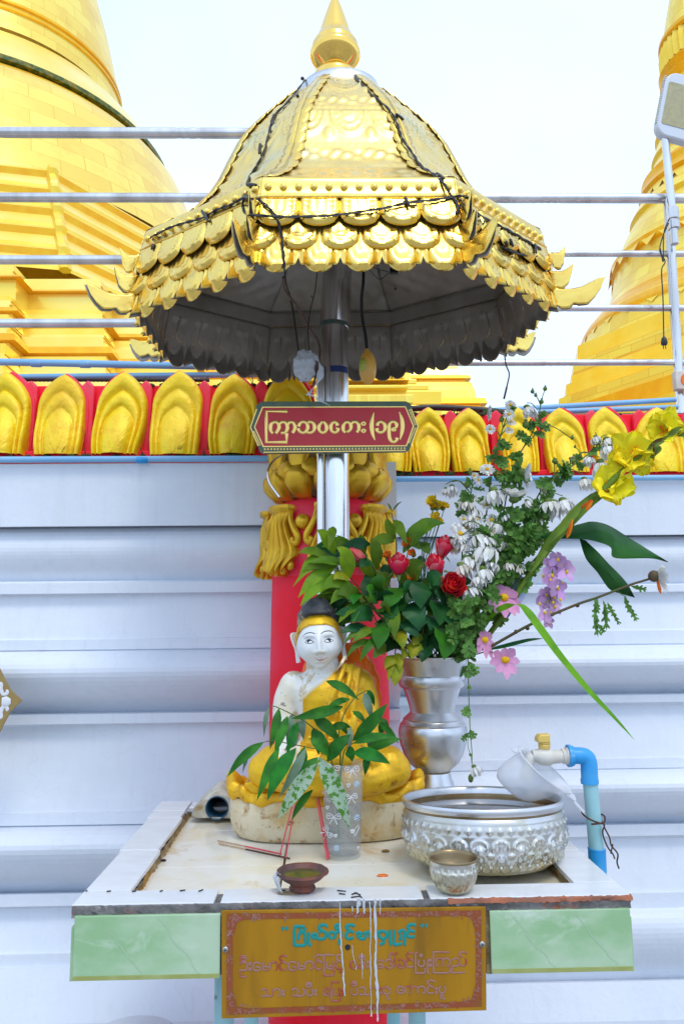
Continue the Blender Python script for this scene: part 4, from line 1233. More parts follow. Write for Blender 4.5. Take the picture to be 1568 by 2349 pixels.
# ================================================================== SIGN
def stroke(mb, pts, r, flat, k=5, ends=1, close=False):
    P = catmull(pts, k) if k > 1 else [Vector(p) for p in pts]
    n = len(P)
    R_ = [r] * n if not callable(r) else [r(i / (n - 1)) for i in range(n)]
    mb.tube(P, R_, 8, flat=flat)
def arc(cx, cy, r, a0, a1, n=14, ry=None):
    ry = ry or r
    return [(cx + r * cos(radians(a0 + (a1 - a0) * i / n)), cy - ry * sin(radians(a0 + (a1 - a0) * i / n))) for i in range(n + 1)]
def sign():
    s5 = zoom(640, 980, 3.733)
    Y = 1.60
    t = thing('name_sign', 'dark red board with pointed ends, green border and gold Burmese lettering on the pole', 'sign', tuple(at(767, 980, Y)))
    P = lambda x, y, d=0: at(*s5(x, y), Y) + V(0, -d, 0)
    outline = [(-10, 325), (10, 130), (45, 88), (1400, 86), (1440, 110), (1515, 322), (1440, 545), (1405, 560), (70, 572), (25, 545)]
    outline = [(-62, 330), (-2, 158), (5, 118), (50, 88), (1400, 86), (1438, 108), (1450, 150), (1515, 322), (1445, 500), (1430, 540), (1395, 556), (70, 572), (30, 548), (20, 510)]
    mb = MB(); mb.poly([P(x, y) for x, y in outline], V(0, .012, 0)); b = mb.build('board', M['signgreen'], t, smooth=0, bevel=.0012)
    def ring(o, sc, w):
        cx, cy = 727, 326
        return [(cx + (x - cx) * sc[0], cy + (y - cy) * sc[1]) for x, y in o]
    inner = [(-8, 328), (66, 150), (1388, 146), (1460, 320), (1397, 498), (72, 505)]
    gl = [(-18, 328), (58, 139), (1394, 135), (1472, 320), (1404, 508), (64, 516)]
    mb = MB(); mb.poly([P(x, y, .0012) for x, y in gl], V(0, .003, 0)); mb.build('gold_line', M['signgold'], b, smooth=0)
    mb = MB(); mb.poly([P(x, y, .0022) for x, y in inner], V(0, .003, 0)); mb.build('red_field', M['signred'], b, smooth=0)
    # border scrolls
    fl = V(0, -1, 0)
    mb = MB()
    n = 46
    for (x0, y0, x1, y1, n) in ((70, 535, 1400, 528, 44), (1425, 480, 1488, 330, 8), (1428, 160, 1488, 312, 8), (-20, 365, 42, 500, 7)):
        for i in range(n):
            q = (i + .5) / n
            x, y = lerp(x0, x1, q), lerp(y0, y1, q)
            mb.tube([P(*p, .0010) for p in arc(x, y, 7, 40, 330, 8)], .0009, 5, flat=fl)
    for pl in ([(70, 572 - 8), (1395, 556 - 8)], [(1445, 500), (1508, 322), (1444, 158)], [(20, 505), (-52, 330), (6, 160)]):
        mb.tube([P(*p, .0008) for p in pl], .0012, 5, flat=fl)
    mb.build('border_scrolls', M['signgold'], b, smooth=60)
    # letters
    w = .0037 * 1.0
    L = MB()
    def S(pts, r=w, k=4): stroke(L, [P(x, y, .0026) for x, y in pts], r, fl, k)
    S([(290, 198), (286, 182), (95, 182), (98, 472), (286, 472), (286, 390)], k=1)
    S([(160, 388), (140, 362), (136, 322), (150, 292), (182, 282), (208, 298), (216, 330), (204, 362), (184, 388)])
    S([(212, 305), (238, 284), (268, 284), (288, 306), (292, 345), (272, 378), (232, 382)])
    S([(290, 312), (312, 286), (342, 284), (362, 312), (362, 345), (340, 385)])
    S([(395, 325), (412, 290), (440, 280), (470, 292), (482, 318), (480, 345), (462, 372), (432, 380), (406, 366), (394, 342)])
    S([(482, 285), (510, 280), (536, 295), (546, 330), (534, 364), (505, 380), (474, 372), (462, 356)])
    S([(606, 292), (590, 310), (586, 340), (598, 368), (622, 380), (648, 366), (658, 335), (650, 302), (632, 280)] )
    S([(622, 280), (606, 286), (612, 300)], w * .8)
    S([(760, 318), (750, 290), (724, 284), (702, 302), (697, 335), (708, 366), (732, 378), (756, 368), (764, 345), (744, 340)])
    S([(836, 388 - 8), (815, 360), (812, 318), (828, 290), (852, 282), (876, 296), (884, 325), (874, 356), (846, 374)])
    S([(880, 308), (900, 284), (930, 282), (954, 304), (956, 345), (938, 380)])
    for yy in (297, 363): S(arc(1001, yy, 15, 0, 360, 14), w * .62, k=1)
    S([(1096, 195), (1082, 250), (1076, 320), (1086, 395), (1106, 452)], lambda q: w * (.25 + .95 * sin(pi * q)))
    S([(1334, 188), (1356, 250), (1364, 320), (1356, 390), (1340, 448)], lambda q: w * (.25 + .95 * sin(pi * q)))
    S([(1126, 318), (1136, 290), (1162, 280), (1190, 294), (1202, 328), (1190, 364), (1160, 378), (1132, 366), (1124, 342)])
    S([(1302, 350), (1280, 360), (1270, 345), (1300, 332), (1308, 305), (1290, 282), (1262, 282), (1240, 305), (1238, 360), (1242, 425), (1258, 458), (1285, 468), (1308, 450), (1312, 430)])
    L.build('lettering', M['signgold'], b, smooth=70)
    mb = MB(); mb.tube([V(.022, RY - .034, at(767, 945, Y).z), V(.022, Y + .011, at(767, 945, Y).z)], .012, 12); mb.tube([V(.022, RY - .034, at(767, 1010, Y).z), V(.022, Y + .011, at(767, 1010, Y).z)], .012, 12)
    mb.build('bracket', M['steel'], t)
sign()
# ================================================================== OFFERING TABLE
TZ = 1.0            # top of the rim
FZ = 0.981          # recessed floor
TF, TB = 1.116, 1.74
TL, TR = -.349, .420
def table():
    t = thing('offering_table', 'tiled offering table with a sunken cream top, white tile rim and green marbled front', 'table', (.035, 1.4, 0))
    rr = random.Random(12)
    # core
    mb = MB(); mb.box((TL + .004, TF + .006, .906), (TR - .004, TB - .004, FZ - .006)); mb.build('core', M['grout'], t, smooth=0)
    # floor tiles
    mb = MB()
    gy = [1.168, 1.275, 1.45, 1.60, TB - .1]
    gx = [-.286, -.0645, .165, .362]
    ys = [on(655, p, FZ).y for p in (1985, 1903)]
    gy = [1.166, ys[0], ys[1], TB - .06]
    gx = [-.288, on(655, 1960, FZ).x, .19, .362]
    for a, b in zip(gy, gy[1:]):
        for c, d in zip(gx, gx[1:]):
            mb.box((c + .0018, a + .0018, FZ - .008), (d - .0018, b - .0018, FZ + rr.uniform(-.0006, .0004)))
    mb.build('floor_tiles', M['creamtile'], t, smooth=0, bevel=.0008)
    # white rim tiles standing proud of the floor
    mb = MB()
    for a, b in ((TF - .002, 1.171),):
        xs = [TL, on(502, 2058, TZ).x, on(971, 2040, TZ).x, TR]
        for i, (c, d) in enumerate(zip(xs, xs[1:])):
            mb.box((c + (.0045 if i else 0), a + .004, TZ - .006), (d - (.0045 if i < 2 else 0), b, TZ + rr.uniform(-.0006, .0006)))
    ly = [1.1735, on(280, 1950, TZ).y, 1.60, 1.655, TB]
    for a, b in zip(ly, ly[1:]): mb.box((TL - (a - 1.17) * .02, a + .001, TZ - .008), (-.283 - (a - 1.17) * .02, b - .001, TZ + rr.uniform(-.0006, .0006)))
    for a, b in zip([1.1735, 1.33, 1.53], [1.33, 1.53, TB]): mb.box((.359, a + .001, TZ - .008), (TR, b - .001, TZ + rr.uniform(-.0006, .0006)))
    mb.box((-.29, TB - .055, TZ - .0085), (.358, TB - .001, TZ - .001))
    mb.build('rim_tiles', M['whitetile'], t, smooth=0, bevel=.0012)
    # stained mortar under the rim, visible on the inner faces
    mb = MB()
    def rough_strip(p, q, z0, z1, n, out):
        rows = []
        for k in range(4):
            z = lerp(z0, z1, k / 3)
            rows.append([V(*p, z).lerp(V(*q, z), i / n) + out * (rr.uniform(-.002, .0035) + (.006 if k == 0 else 0)) for i in range(n + 1)])
        mb.grid(rows)
    rough_strip((-.282, 1.175), (-.291, TB - .06), FZ - .003, TZ - .007, 60, V(1, 0, 0))
    rough_strip((-.29, TB - .058), (.358, TB - .058), FZ - .003, TZ - .008, 60, V(0, -1, 0))
    rough_strip((.36, TB - .06), (.36, 1.175), FZ - .003, TZ - .007, 60, V(-1, 0, 0))
    mb.build('inner_mortar', M['stain'], t, smooth=60)
    # broken mortar edge along the front
    mb = MB()
    rows = []
    NX = 150
    za, zb = .9835, TZ - .0012
    prof = [(TF + .004, zb), (TF - .001, zb - .0005), (TF - .002, lerp(za, zb, .6)), (TF, lerp(za, zb, .3)), (TF - .001, za), (TF + .004, za - .001)]
    for k, (y, z) in enumerate(prof):
        rows.append([V(lerp(TL + .001, TR - .001, i / NX), y + (rr.gauss(0, .0011) if 0 < k < 5 else 0), z + (rr.gauss(0, .0007) if 0 < k < 5 else 0)) for i in range(NX + 1)])
    mb.grid(rows)
    mb.box((TL + .001, TF + .004, za - .001), (TR - .001, 1.17, TZ - .0065))
    mb.build('mortar_edge', M['mortar'], t, smooth=60)
    mb = MB()
    rows = []
    for (y, z) in [(TF + .003, TZ - .0006), (TF - .0035, TZ - .001), (TF - .004, TZ - .0055), (TF, TZ - .0065)]:
        rows.append([V(lerp(.165, TR + .001, i / 60), y + rr.gauss(0, .0007), z + rr.gauss(0, .0005)) for i in range(61)])
    mb.grid(rows); mb.build('broken_tile_edge', M['terracotta_edge'], t, smooth=60)
    # green marbled tiles on the front
    gm = mat('green_marbled_tile', (.28, .47, .24), .2, col2=(.44, .58, .40), scale=7, lo=.40, hi=.60, stretch=(1, 1, 1.6), dirt=((.56, .66, .54), 9, .58, .74), dirt2=((.12, .14, .04), 90, .74, .78))
    for (x0, y0, x1, y1) in ((165, 2096, 506, 2252), (1127, 2084, 1444, 2235)):
        a = at(x0, y1, TF - .004); b = at(x1, y0, TF - .004)
        mb = MB(); mb.box((a.x, TF - .004, a.z), (b.x, TF + .004, b.z))
        o = mb.build('green_tile', gm, t, smooth=0, bevel=.0015)
        m2 = MB()      # veins in the glaze
        sx = (b.x - a.x); sz = b.z - a.z
        for q in range(2):
            x = a.x + sx * (.14 + .42 * q) + rr.uniform(-.01, .01)
            P = [V(min(max(x + i * .006 + rr.uniform(-.003, .003), a.x + .003), b.x - .003), TF - .0043, b.z - sz * (.04 + .9 * i / 10)) for i in range(11)]
            m2.tube(P, [.0002 + .0006 * sin(pi * i / 10) for i in range(11)], 5, flat=V(0, -1, 0))
        m2.build('marble_veins', mat('pale_vein', (.40, .54, .36), .25), o)
        m3 = MB()      # yellowed lower edge
        m3.box((a.x + .001, TF - .0048, a.z + .001), (b.x - .001, TF - .003, a.z + .0065))
        m3.build('yellowed_edge', mat('yellowed_glaze', (.30, .33, .09), .3, col2=(.36, .40, .16), scale=30), o, smooth=0)
    a = at(506, 2335, TF); 
    mb = MB(); mb.box((TL, TF + .0045, at(300, 2252, TF).z), (TL + .004, TB, TZ - .03)); mb.box((TR - .004, TF + .0045, at(1300, 2235, TF).z), (TR, TB, TZ - .03))
    mb.build('side_tiles', gm, t, smooth=0)
    mb = MB()
    a = at(1116, 2235, TF); b = at(1125, 2082, TF)
    mb.box((a.x, TF + .001, a.z), (b.x, TF + .008, b.z)); mb.build('grout_seam', M['stain'], t, smooth=0)
    mb = MB(); a = at(168, 2250, TF + .004); b = at(1440, 2096, TF + .004)
    mb.box((a.x, TF + .0055, .908), (b.x, TB - .01, .93)); mb.build('slab', M['mortar'], t, smooth=0)
    for px, r in ((514, .0145), (955, .0125)):
        p = at(px, 2290, 1.22)
        mb = MB(); mb.tube([V(p.x, 1.22, 0), V(p.x, 1.22, .9)], r, 16); mb.build('leg', M['pvcteal'], t)
    for px in (514, 955):
        p = at(px, 2290, 1.22)
        mb = MB(); mb.tube([V(p.x, 1.66, 0), V(p.x, 1.66, .9)], .0135, 16); mb.build('leg', M['pvcteal'], t)
    # drain outlet at the back left corner
    Yd = 1.625
    A = lambda x, y, d=0: at(x, y, Yd) + V(0, d, 0)
    out = [(438, 1878), (440, 1858), (452, 1846), (475, 1824), (490, 1812), (503, 1810), (530, 1826), (552, 1850), (556, 1880)]
    c = at(498, 1853, Yd); r = .0235
    n = 40
    mb = MB()
    ring = [(c.x + r * cos(2 * pi * i / n), c.z + r * sin(2 * pi * i / n)) for i in range(n)]
    def hit(ang):       # outline radius in that direction
        best = .06
        ps = [A(*q) for q in out]
        for p, q in zip(ps, ps[1:] + ps[:1]):
            d = (cos(ang), sin(ang)); e = (q.x - p.x, q.z - p.z); w = (p.x - c.x, p.z - c.z)
            det = d[0] * -e[1] + e[0] * d[1]
            if abs(det) < 1e-9: continue
            tt = (w[0] * -e[1] + e[0] * w[1]) / det; uu = (d[0] * w[1] - d[1] * w[0]) / det
            if tt > 0 and -1e-6 <= uu <= 1 + 1e-6: best = tt
        return best
    rows = [[], [], [], []]
    for i in range(n):
        a = 2 * pi * i / n; h = hit(a)
        rows[0].append(V(c.x + r * cos(a), Yd + .03, c.z + r * sin(a)))
        rows[1].append(V(c.x + r * cos(a), Yd - .001, c.z + r * sin(a)))
        rows[2].append(V(c.x + (h - .004) * cos(a), Yd + rr.uniform(-.002, .001), c.z + (h - .004) * sin(a)))
        rows[3].append(V(c.x + h * cos(a), Yd + .006, c.z + h * sin(a)))
    rows.append([p + V(0, .09, -.0) for p in rows[3]])
    mb.grid(rows, closed=True)
    dr = mb.build('drain_hump', mat('dirty_cement', (.56, .54, .47), .85, col2=(.38, .34, .26), scale=24, bump=(55, .6, .005), dirt=((.28, .16, .04), 12, .58, .70)), t, smooth=50)
    mb = MB(); mb.tube([c + V(0, .16, 0), c + V(0, -.004, 0)], r * .99, 32, cap=False); mb.tube([c + V(0, .158, 0), c + V(0, .157, 0)], r, 32)
    mb.build('drain_pipe', mat('dark_blue_pipe', (.01, .06, .11), .4), dr, solid=(.002, -1))
    return t
table()

def plaque():
    Yp = TF - .008
    t = thing('brass_plaque', 'brass plaque with teal and pink Burmese lettering screwed to the table front', 'plaque', tuple(at(810, 2200, Yp)))
    A = lambda x, y, d=0: at(x, y, Yp) + V(0, -d, 0)
    mb = MB(); mb.poly([A(508, 2089), A(1113, 2080), A(1115, 2318), A(508, 2337)], V(0, .003, 0)); b = mb.build('plate', M['brass'], t, smooth=0, bevel=.0006)
    fl = V(0, -1, 0)
    # etched floral border
    rr = random.Random(2)
    z = zoom(500, 2150, 1.96)
    band = []
    base = MB(); sc = MB()
    quad = [(520, 2096), (1103, 2088), (1104, 2309), (520, 2327)]
    inn = [(534, 2109), (1090, 2100), (1091, 2297), (534, 2314)]
    q = [A(*p, .0004) for p in quad]; w = [A(*p, .0004) for p in inn]
    for i in range(4):
        j = (i + 1) % 4
        base.add([q[i], q[j], w[j], w[i]], [(0, 1, 2, 3)])
    for i in range(4):      # thicker corners
        c = w[i]; j, k = w[(i + 1) % 4], w[(i - 1) % 4]
        base.add([c, c + (j - c) * (.07 if i % 2 == 0 else .2), c + (j - c) * .02 + (k - c) * .02, c + (k - c) * (.2 if i % 2 == 0 else .07)], [(0, 1, 2, 3)])
    base.build('etched_border', M['etch'], b, smooth=0, solid=(.0002, 1))
    for i in range(4):
        j = (i + 1) % 4
        L = (q[j] - q[i]).length
        for k in range(int(L / .0032)):
            s = rr.random()
            p = q[i].lerp(q[j], s).lerp(w[i].lerp(w[j], s), rr.random() * (1 + 1.1 * (max(0, 1 - s * 9) + max(0, 1 - (1 - s) * 9)) * (L > .3 or .6)))
            r = rr.uniform(.0012, .0034); a0 = rr.uniform(0, 360)
            sc.tube([p + V(r * cos(radians(a0 + q_ * 28)) * (1 - q_ * .07), -.0005, r * sin(radians(a0 + q_ * 28)) * (1 - q_ * .07)) for q_ in range(9)], .00045, 4, flat=fl, cap=False)
    sc.build('border_scrolls', M['etchpale'], b)
    def lines(name, m, zz, strokes, r, k=4):
        mb = MB()
        for s in strokes:
            stroke(mb, [A(*zz(x, y), .0006) for x, y in s], r, fl, k)
        return mb.build(name, m, b, smooth=70)
    def ringp(x, y, r, ry=None): return arc(x, y, r, 0, 360, 10, ry)
    z1 = zoom(690, 2310, 4.02)
    L1 = [[(70, 30), (66, 45), (75, 58)], [(112, 30), (106, 45), (114, 58)], [(1455, 2), (1462, 14), (1455, 28)], [(1500, 2), (1508, 14), (1498, 28)],
          [(288, 28), (240, 24), (195, 26), (184, 50), (184, 190), (195, 212), (280, 214), (296, 195), (292, 160)], [(244, 45), (246, 80), (228, 112), (226, 145), (240, 152)], [(252, 88), (284, 86), (292, 118), (286, 160)], [(288, 40), (290, 62), (262, 76)],
          [(330, 85), (330, 195), (356, 214)], [(402, 132), (376, 142), (364, 118), (384, 98), (410, 110), (416, 145), (470, 150), (500, 122), (492, 82), (456, 70), (430, 86)], [(516, 26), (482, 10), (442, 16), (430, 44), (456, 58)],
          [(562, 146), (536, 130), (530, 98), (560, 80), (590, 96), (590, 128), (572, 148)], [(590, 98), (620, 76), (648, 86), (654, 130)], ringp(618, 28, 22), [(640, 150), (636, 196), (660, 206)],
          [(780, 84), (742, 72), (706, 92), (706, 134), (740, 148), (776, 134)], [(792, 22), (752, 8), (706, 20), (712, 46), (742, 54)],
          [(800, 102), (826, 86), (850, 96), (846, 118), (822, 124), (850, 148), (888, 144), (896, 104), (872, 82)], [(896, 104), (920, 82), (940, 96), (940, 140)],
          [(990, 146), (1006, 102), (1040, 76), (1090, 76), (1112, 102), (1100, 138), (1062, 146), (1036, 122), (1032, 92)], [(1076, 150), (1080, 188), (1040, 206)], [(1142, 60), (1146, 188), (1166, 206)], [(1186, 60), (1186, 196), (1210, 206), (1262, 198)],
          [(1226, 88), (1266, 62), (1290, 88), (1290, 196), (1304, 204)], [(1250, 100), (1252, 150), (1232, 140)], [(1392, 76), (1334, 70), (1316, 100), (1332, 130), (1392, 126)], [(1402, 12), (1352, 4), (1320, 30), (1342, 52)]]
    lines('teal_lettering', M['teal'], z1, L1, .0021)
    zA = zoom(580, 2370, 5.058)
    LA = [ringp(142, 133, 37, 36), [(116, 130), (142, 124), (168, 132)], [(98, 212), (114, 186), (160, 180), (188, 206), (186, 264), (160, 282), (106, 280), (100, 300), (102, 350), (116, 366), (186, 358)], ringp(228, 200, 14), ringp(228, 268, 14),
          [(300, 246), (335, 240), (356, 256), (346, 280), (302, 286), (270, 262), (272, 204), (304, 184), (344, 188), (360, 206)], [(406, 180), (390, 210), (394, 262), (430, 282), (466, 270), (478, 236), (466, 190)], [(404, 242), (436, 234), (468, 246)], [(480, 216), (508, 182), (550, 180), (572, 206), (570, 256), (550, 280)],
          [(692, 202), (660, 178), (622, 184), (602, 214), (606, 260), (640, 278), (686, 268)], [(702, 112), (652, 96), (610, 110), (606, 148), (640, 160)],
          [(758, 240), (794, 238), (808, 256), (796, 280), (750, 282), (716, 256), (720, 196), (750, 178), (792, 180), (808, 196)], [(850, 172), (836, 206), (840, 254), (876, 270), (910, 258), (926, 222), (912, 178)], [(852, 232), (884, 226), (910, 236)], [(926, 206), (956, 172), (1000, 172), (1022, 200), (1020, 244), (986, 270)],
          [(1136, 192), (1106, 166), (1066, 176), (1048, 206), (1050, 250), (1086, 268), (1136, 256)], [(1152, 102), (1102, 86), (1062, 98), (1058, 138), (1096, 150)],
          [(1284, 92), (1172, 84), (1162, 104), (1162, 336), (1174, 346), (1264, 346), (1288, 326), (1290, 286), (1262, 264)], [(1210, 166), (1196, 206), (1200, 250), (1240, 262), (1276, 250), (1286, 206), (1272, 166)], [(1222, 232), (1246, 226), (1266, 236)],
          [(1386, 184), (1360, 160), (1330, 170), (1312, 200), (1316, 246), (1346, 262), (1386, 256)], [(1376, 90), (1342, 86), (1324, 106), (1324, 140), (1346, 152)], ringp(1370, 298, 8)]
    lines('pink_lettering', M['etchpale'], zA, LA, .00115)
    zB = zoom(860, 2360, 4.9)
    LB = [[(142, 216), (96, 210), (75, 236), (78, 280), (110, 300), (150, 286), (156, 256), (130, 240)], ringp(215, 165, 34, 32), [(186, 162), (215, 158), (244, 166)], [(186, 238), (215, 220), (246, 240), (230, 268), (190, 276), (186, 294), (246, 292)], ringp(290, 225, 12), ringp(290, 280, 12),
          [(420, 262), (458, 250), (476, 272), (456, 292), (410, 290)], [(410, 206), (458, 200), (478, 216)], [(500, 222), (520, 196), (560, 192), (586, 218), (560, 244), (588, 262), (576, 290), (530, 294), (504, 274)], [(620, 292), (620, 140), (652, 112)], [(562, 180), (554, 132), (580, 112), (612, 128)],
          [(648, 256), (684, 250), (694, 270)], [(650, 262), (680, 290), (722, 286), (736, 250), (730, 210), (690, 190), (654, 202)], [(842, 202), (802, 190), (766, 206), (758, 246), (776, 280), (842, 278)], [(842, 116), (792, 110), (766, 130), (774, 164), (802, 174)],
          [(900, 112), (880, 104), (870, 130), (872, 345), (884, 356), (964, 356), (986, 336), (984, 290)], [(916, 190), (904, 238), (920, 270), (960, 272), (980, 240), (966, 190)], ringp(940, 140, 14), [(1020, 190), (1018, 345), (1042, 360)], ringp(1052, 200, 12), ringp(1052, 262, 12),
          [(1282, 100), (1104, 98), (1090, 112), (1090, 340), (1104, 352), (1264, 352), (1290, 330), (1288, 286)], [(1150, 270), (1120, 250), (1120, 196), (1150, 176), (1190, 180), (1206, 206), (1204, 250), (1184, 272)], [(1206, 196), (1240, 176), (1276, 186), (1292, 216), (1284, 264), (1250, 268)],
          [(1320, 202), (1346, 178), (1386, 180), (1406, 206), (1400, 250), (1376, 268), (1324, 272), (1318, 290), (1320, 350), (1480, 346)], [(1400, 250), (1440, 266), (1480, 258), (1494, 224), (1486, 176)], [(1502, 112), (1442, 96), (1410, 114), (1414, 146), (1452, 156)]]
    lines('pink_lettering', M['etchpale'], zB, LB, .00115)
    zC = zoom(640, 2440, 3.2)
    LC = [[(40, 116), (60, 104), (84, 108), (92, 134), (76, 158), (50, 160), (40, 148)], [(80, 156), (106, 162), (130, 158), (138, 122), (126, 104)], [(138, 120), (164, 102), (190, 114), (192, 150), (180, 165)], ringp(218, 122, 7), ringp(218, 150, 7),
          [(284, 112), (310, 100), (330, 110), (332, 140), (310, 158), (285, 150)], [(318, 154), (350, 160), (380, 150), (386, 116), (370, 100)], [(410, 106), (402, 134), (416, 156), (446, 152), (452, 120), (440, 100)], ringp(422, 70, 21, 18), [(404, 70), (422, 66), (440, 72)], ringp(474, 116, 7), ringp(474, 146, 7),
          [(590, 108), (556, 98), (540, 120), (546, 148), (580, 154), (590, 134), (562, 132)], [(666, 50), (612, 48), (602, 62), (602, 188), (612, 198), (660, 198), (676, 180), (672, 152)], [(626, 100), (614, 130), (630, 150), (660, 148), (668, 120), (656, 96)], ringp(690, 112, 7), ringp(690, 142, 7),
          [(770, 100), (758, 124), (770, 148), (800, 148), (812, 120), (802, 96)], ringp(780, 62, 21, 18), [(762, 62), (780, 58), (798, 64)], [(826, 98), (848, 88), (868, 98), (870, 130), (850, 150), (825, 142)], [(858, 146), (890, 150), (912, 140), (918, 106), (906, 90)], [(918, 108), (944, 88), (966, 102), (966, 140)], ringp(998, 102, 7), ringp(998, 138, 7), [(1060, 90), (1026, 88), (1018, 116), (1030, 142), (1064, 140), (1072, 110), (1050, 96)], [(1048, 150), (1048, 182), (1070, 186)],
          [(1180, 96), (1146, 82), (1128, 106), (1136, 136), (1170, 138), (1178, 116), (1150, 114)], [(1196, 136), (1190, 96), (1214, 82), (1240, 96), (1240, 130), (1226, 140)], [(1240, 96), (1266, 82), (1290, 96), (1290, 136)], [(1290, 98), (1320, 82), (1346, 96), (1348, 130), (1330, 140)], [(1420, 92), (1386, 80), (1364, 106), (1376, 136), (1416, 136)], [(1432, 46), (1392, 34), (1368, 50), (1386, 72)], ringp(1440, 102, 7), ringp(1440, 132, 7), [(1470, 80), (1460, 110), (1476, 136), (1500, 130), (1510, 100), (1500, 78)], [(1474, 142), (1474, 182)], [(1492, 142), (1492, 178), (1512, 182)]]
    lines('pink_lettering', M['etchpale'], zC, LC, .0011)
    for px, py in ((517, 2178), (1105, 2166)):
        c = A(px, py)
        mb = MB(); mb.lathe([(.0001, .0022), (.0028, .002), (.0041, .0008), (.0043, -.0005)], 20)
        mb.v = [(c.x + x, c.y - z_, c.z + y) for x, y, z_ in mb.v]
        s = mb.build('screw', M['screw'], t)
        mb = MB(); mb.box((c.x - .0022, c.y - .0026, c.z - .0004), (c.x + .0022, c.y - .0019, c.z + .0004)); mb.box((c.x - .0004, c.y - .0027, c.z - .0022), (c.x + .0004, c.y - .0019, c.z + .0022)); mb.build('screw_slot', M['ink'], s, smooth=0)
    c = A(797, 2173)
    mb = MB(); mb.tube([c + V(0, -.0006, 0), c + V(0, .001, 0)], [.0035, .0045], 18); mb.build('screw_hole', M['ink'], t)
    # wax runs
    mb = MB()
    zz = zoom(500, 2150, 1.96)
    for pts, rr_ in (([(683, 205), (686, 280), (690, 400), (700, 520), (703, 580), (707, 665)], (.0012, .0016, .0022, .0015, .0024, .0014)),
                     ([(780, 190), (775, 215), (772, 240), (770, 262)], (.005, .0052, .004, .002)), ([(800, 190), (802, 230), (805, 262)], (.0045, .004, .0015)),
                     ([(855, 190), (857, 260), (860, 400), (858, 500), (865, 600), (870, 660), (868, 720), (870, 790)], (.004, .0036, .0034, .003, .0038, .0042, .002, .0028)),
                     ([(832, 205), (834, 300), (833, 420), (835, 560), (836, 680), (838, 765)], (.0022, .0016, .001, .0014, .0007, .0018)),
                     ([(880, 190), (881, 225), (880, 262)], (.002, .0016, .0012)), ([(746, 415), (750, 470), (762, 510), (764, 535)], (.0006, .001, .0005, .0012)), ([(792, 455), (794, 520), (794, 582)], (.0008, .0012, .0006)), ([(746, 225), (746, 250)], (.0014, .002))):
        P = catmull([A(*zz(x, y), .0012) for x, y in pts], 5)
        n = len(P)
        P = [p + V(rr.uniform(-.0006, .0006), 0, 0) for p in P]
        mb.tube(P, [rr.uniform(.30, .62) * interp(list(zip([i / (len(rr_) - 1) for i in range(len(rr_))], rr_)), k / (n - 1)) for k in range(n)], 8, flat=fl)
    mb.build('wax_drips', M['wax'], t)
    return t
plaque()

# ================================================================== STATUE
def remeshed(name, mb, voxel, mats, matfn, parent, smooth_it=4):
    me = bpy.data.meshes.new('tmp')
    off = BASE[parent.name]
    me.from_pydata([tuple(Vector(v)) for v in mb.v], [], mb.f)
    bm = bmesh.new(); bm.from_mesh(me); bmesh.ops.recalc_face_normals(bm, faces=bm.faces); bm.to_mesh(me); bm.free()
    o = bpy.data.objects.new('tmp', me); COL.objects.link(o)
    r = o.modifiers.new('r', 'REMESH'); r.mode = 'VOXEL'; r.voxel_size = voxel
    s = o.modifiers.new('s', 'SMOOTH'); s.iterations = smooth_it; s.factor = .5
    dg = bpy.context.evaluated_depsgraph_get()
    me2 = bpy.data.meshes.new_from_object(o.evaluated_get(dg))
    bpy.data.objects.remove(o); bpy.data.meshes.remove(me)
    me2.name = name
    me2.materials.clear()
    for m in mats: me2.materials.append(m)
    idx = [matfn(Vector(p.center)) for p in me2.polygons]
    me2.polygons.foreach_set('material_index', idx)
    me2.polygons.foreach_set('use_smooth', [True] * len(idx))
    for v in me2.vertices: v.co -= off
    o2 = bpy.data.objects.new(name, me2); COL.objects.link(o2)
    o2.parent = parent; BASE[o2.name] = off
    return o2
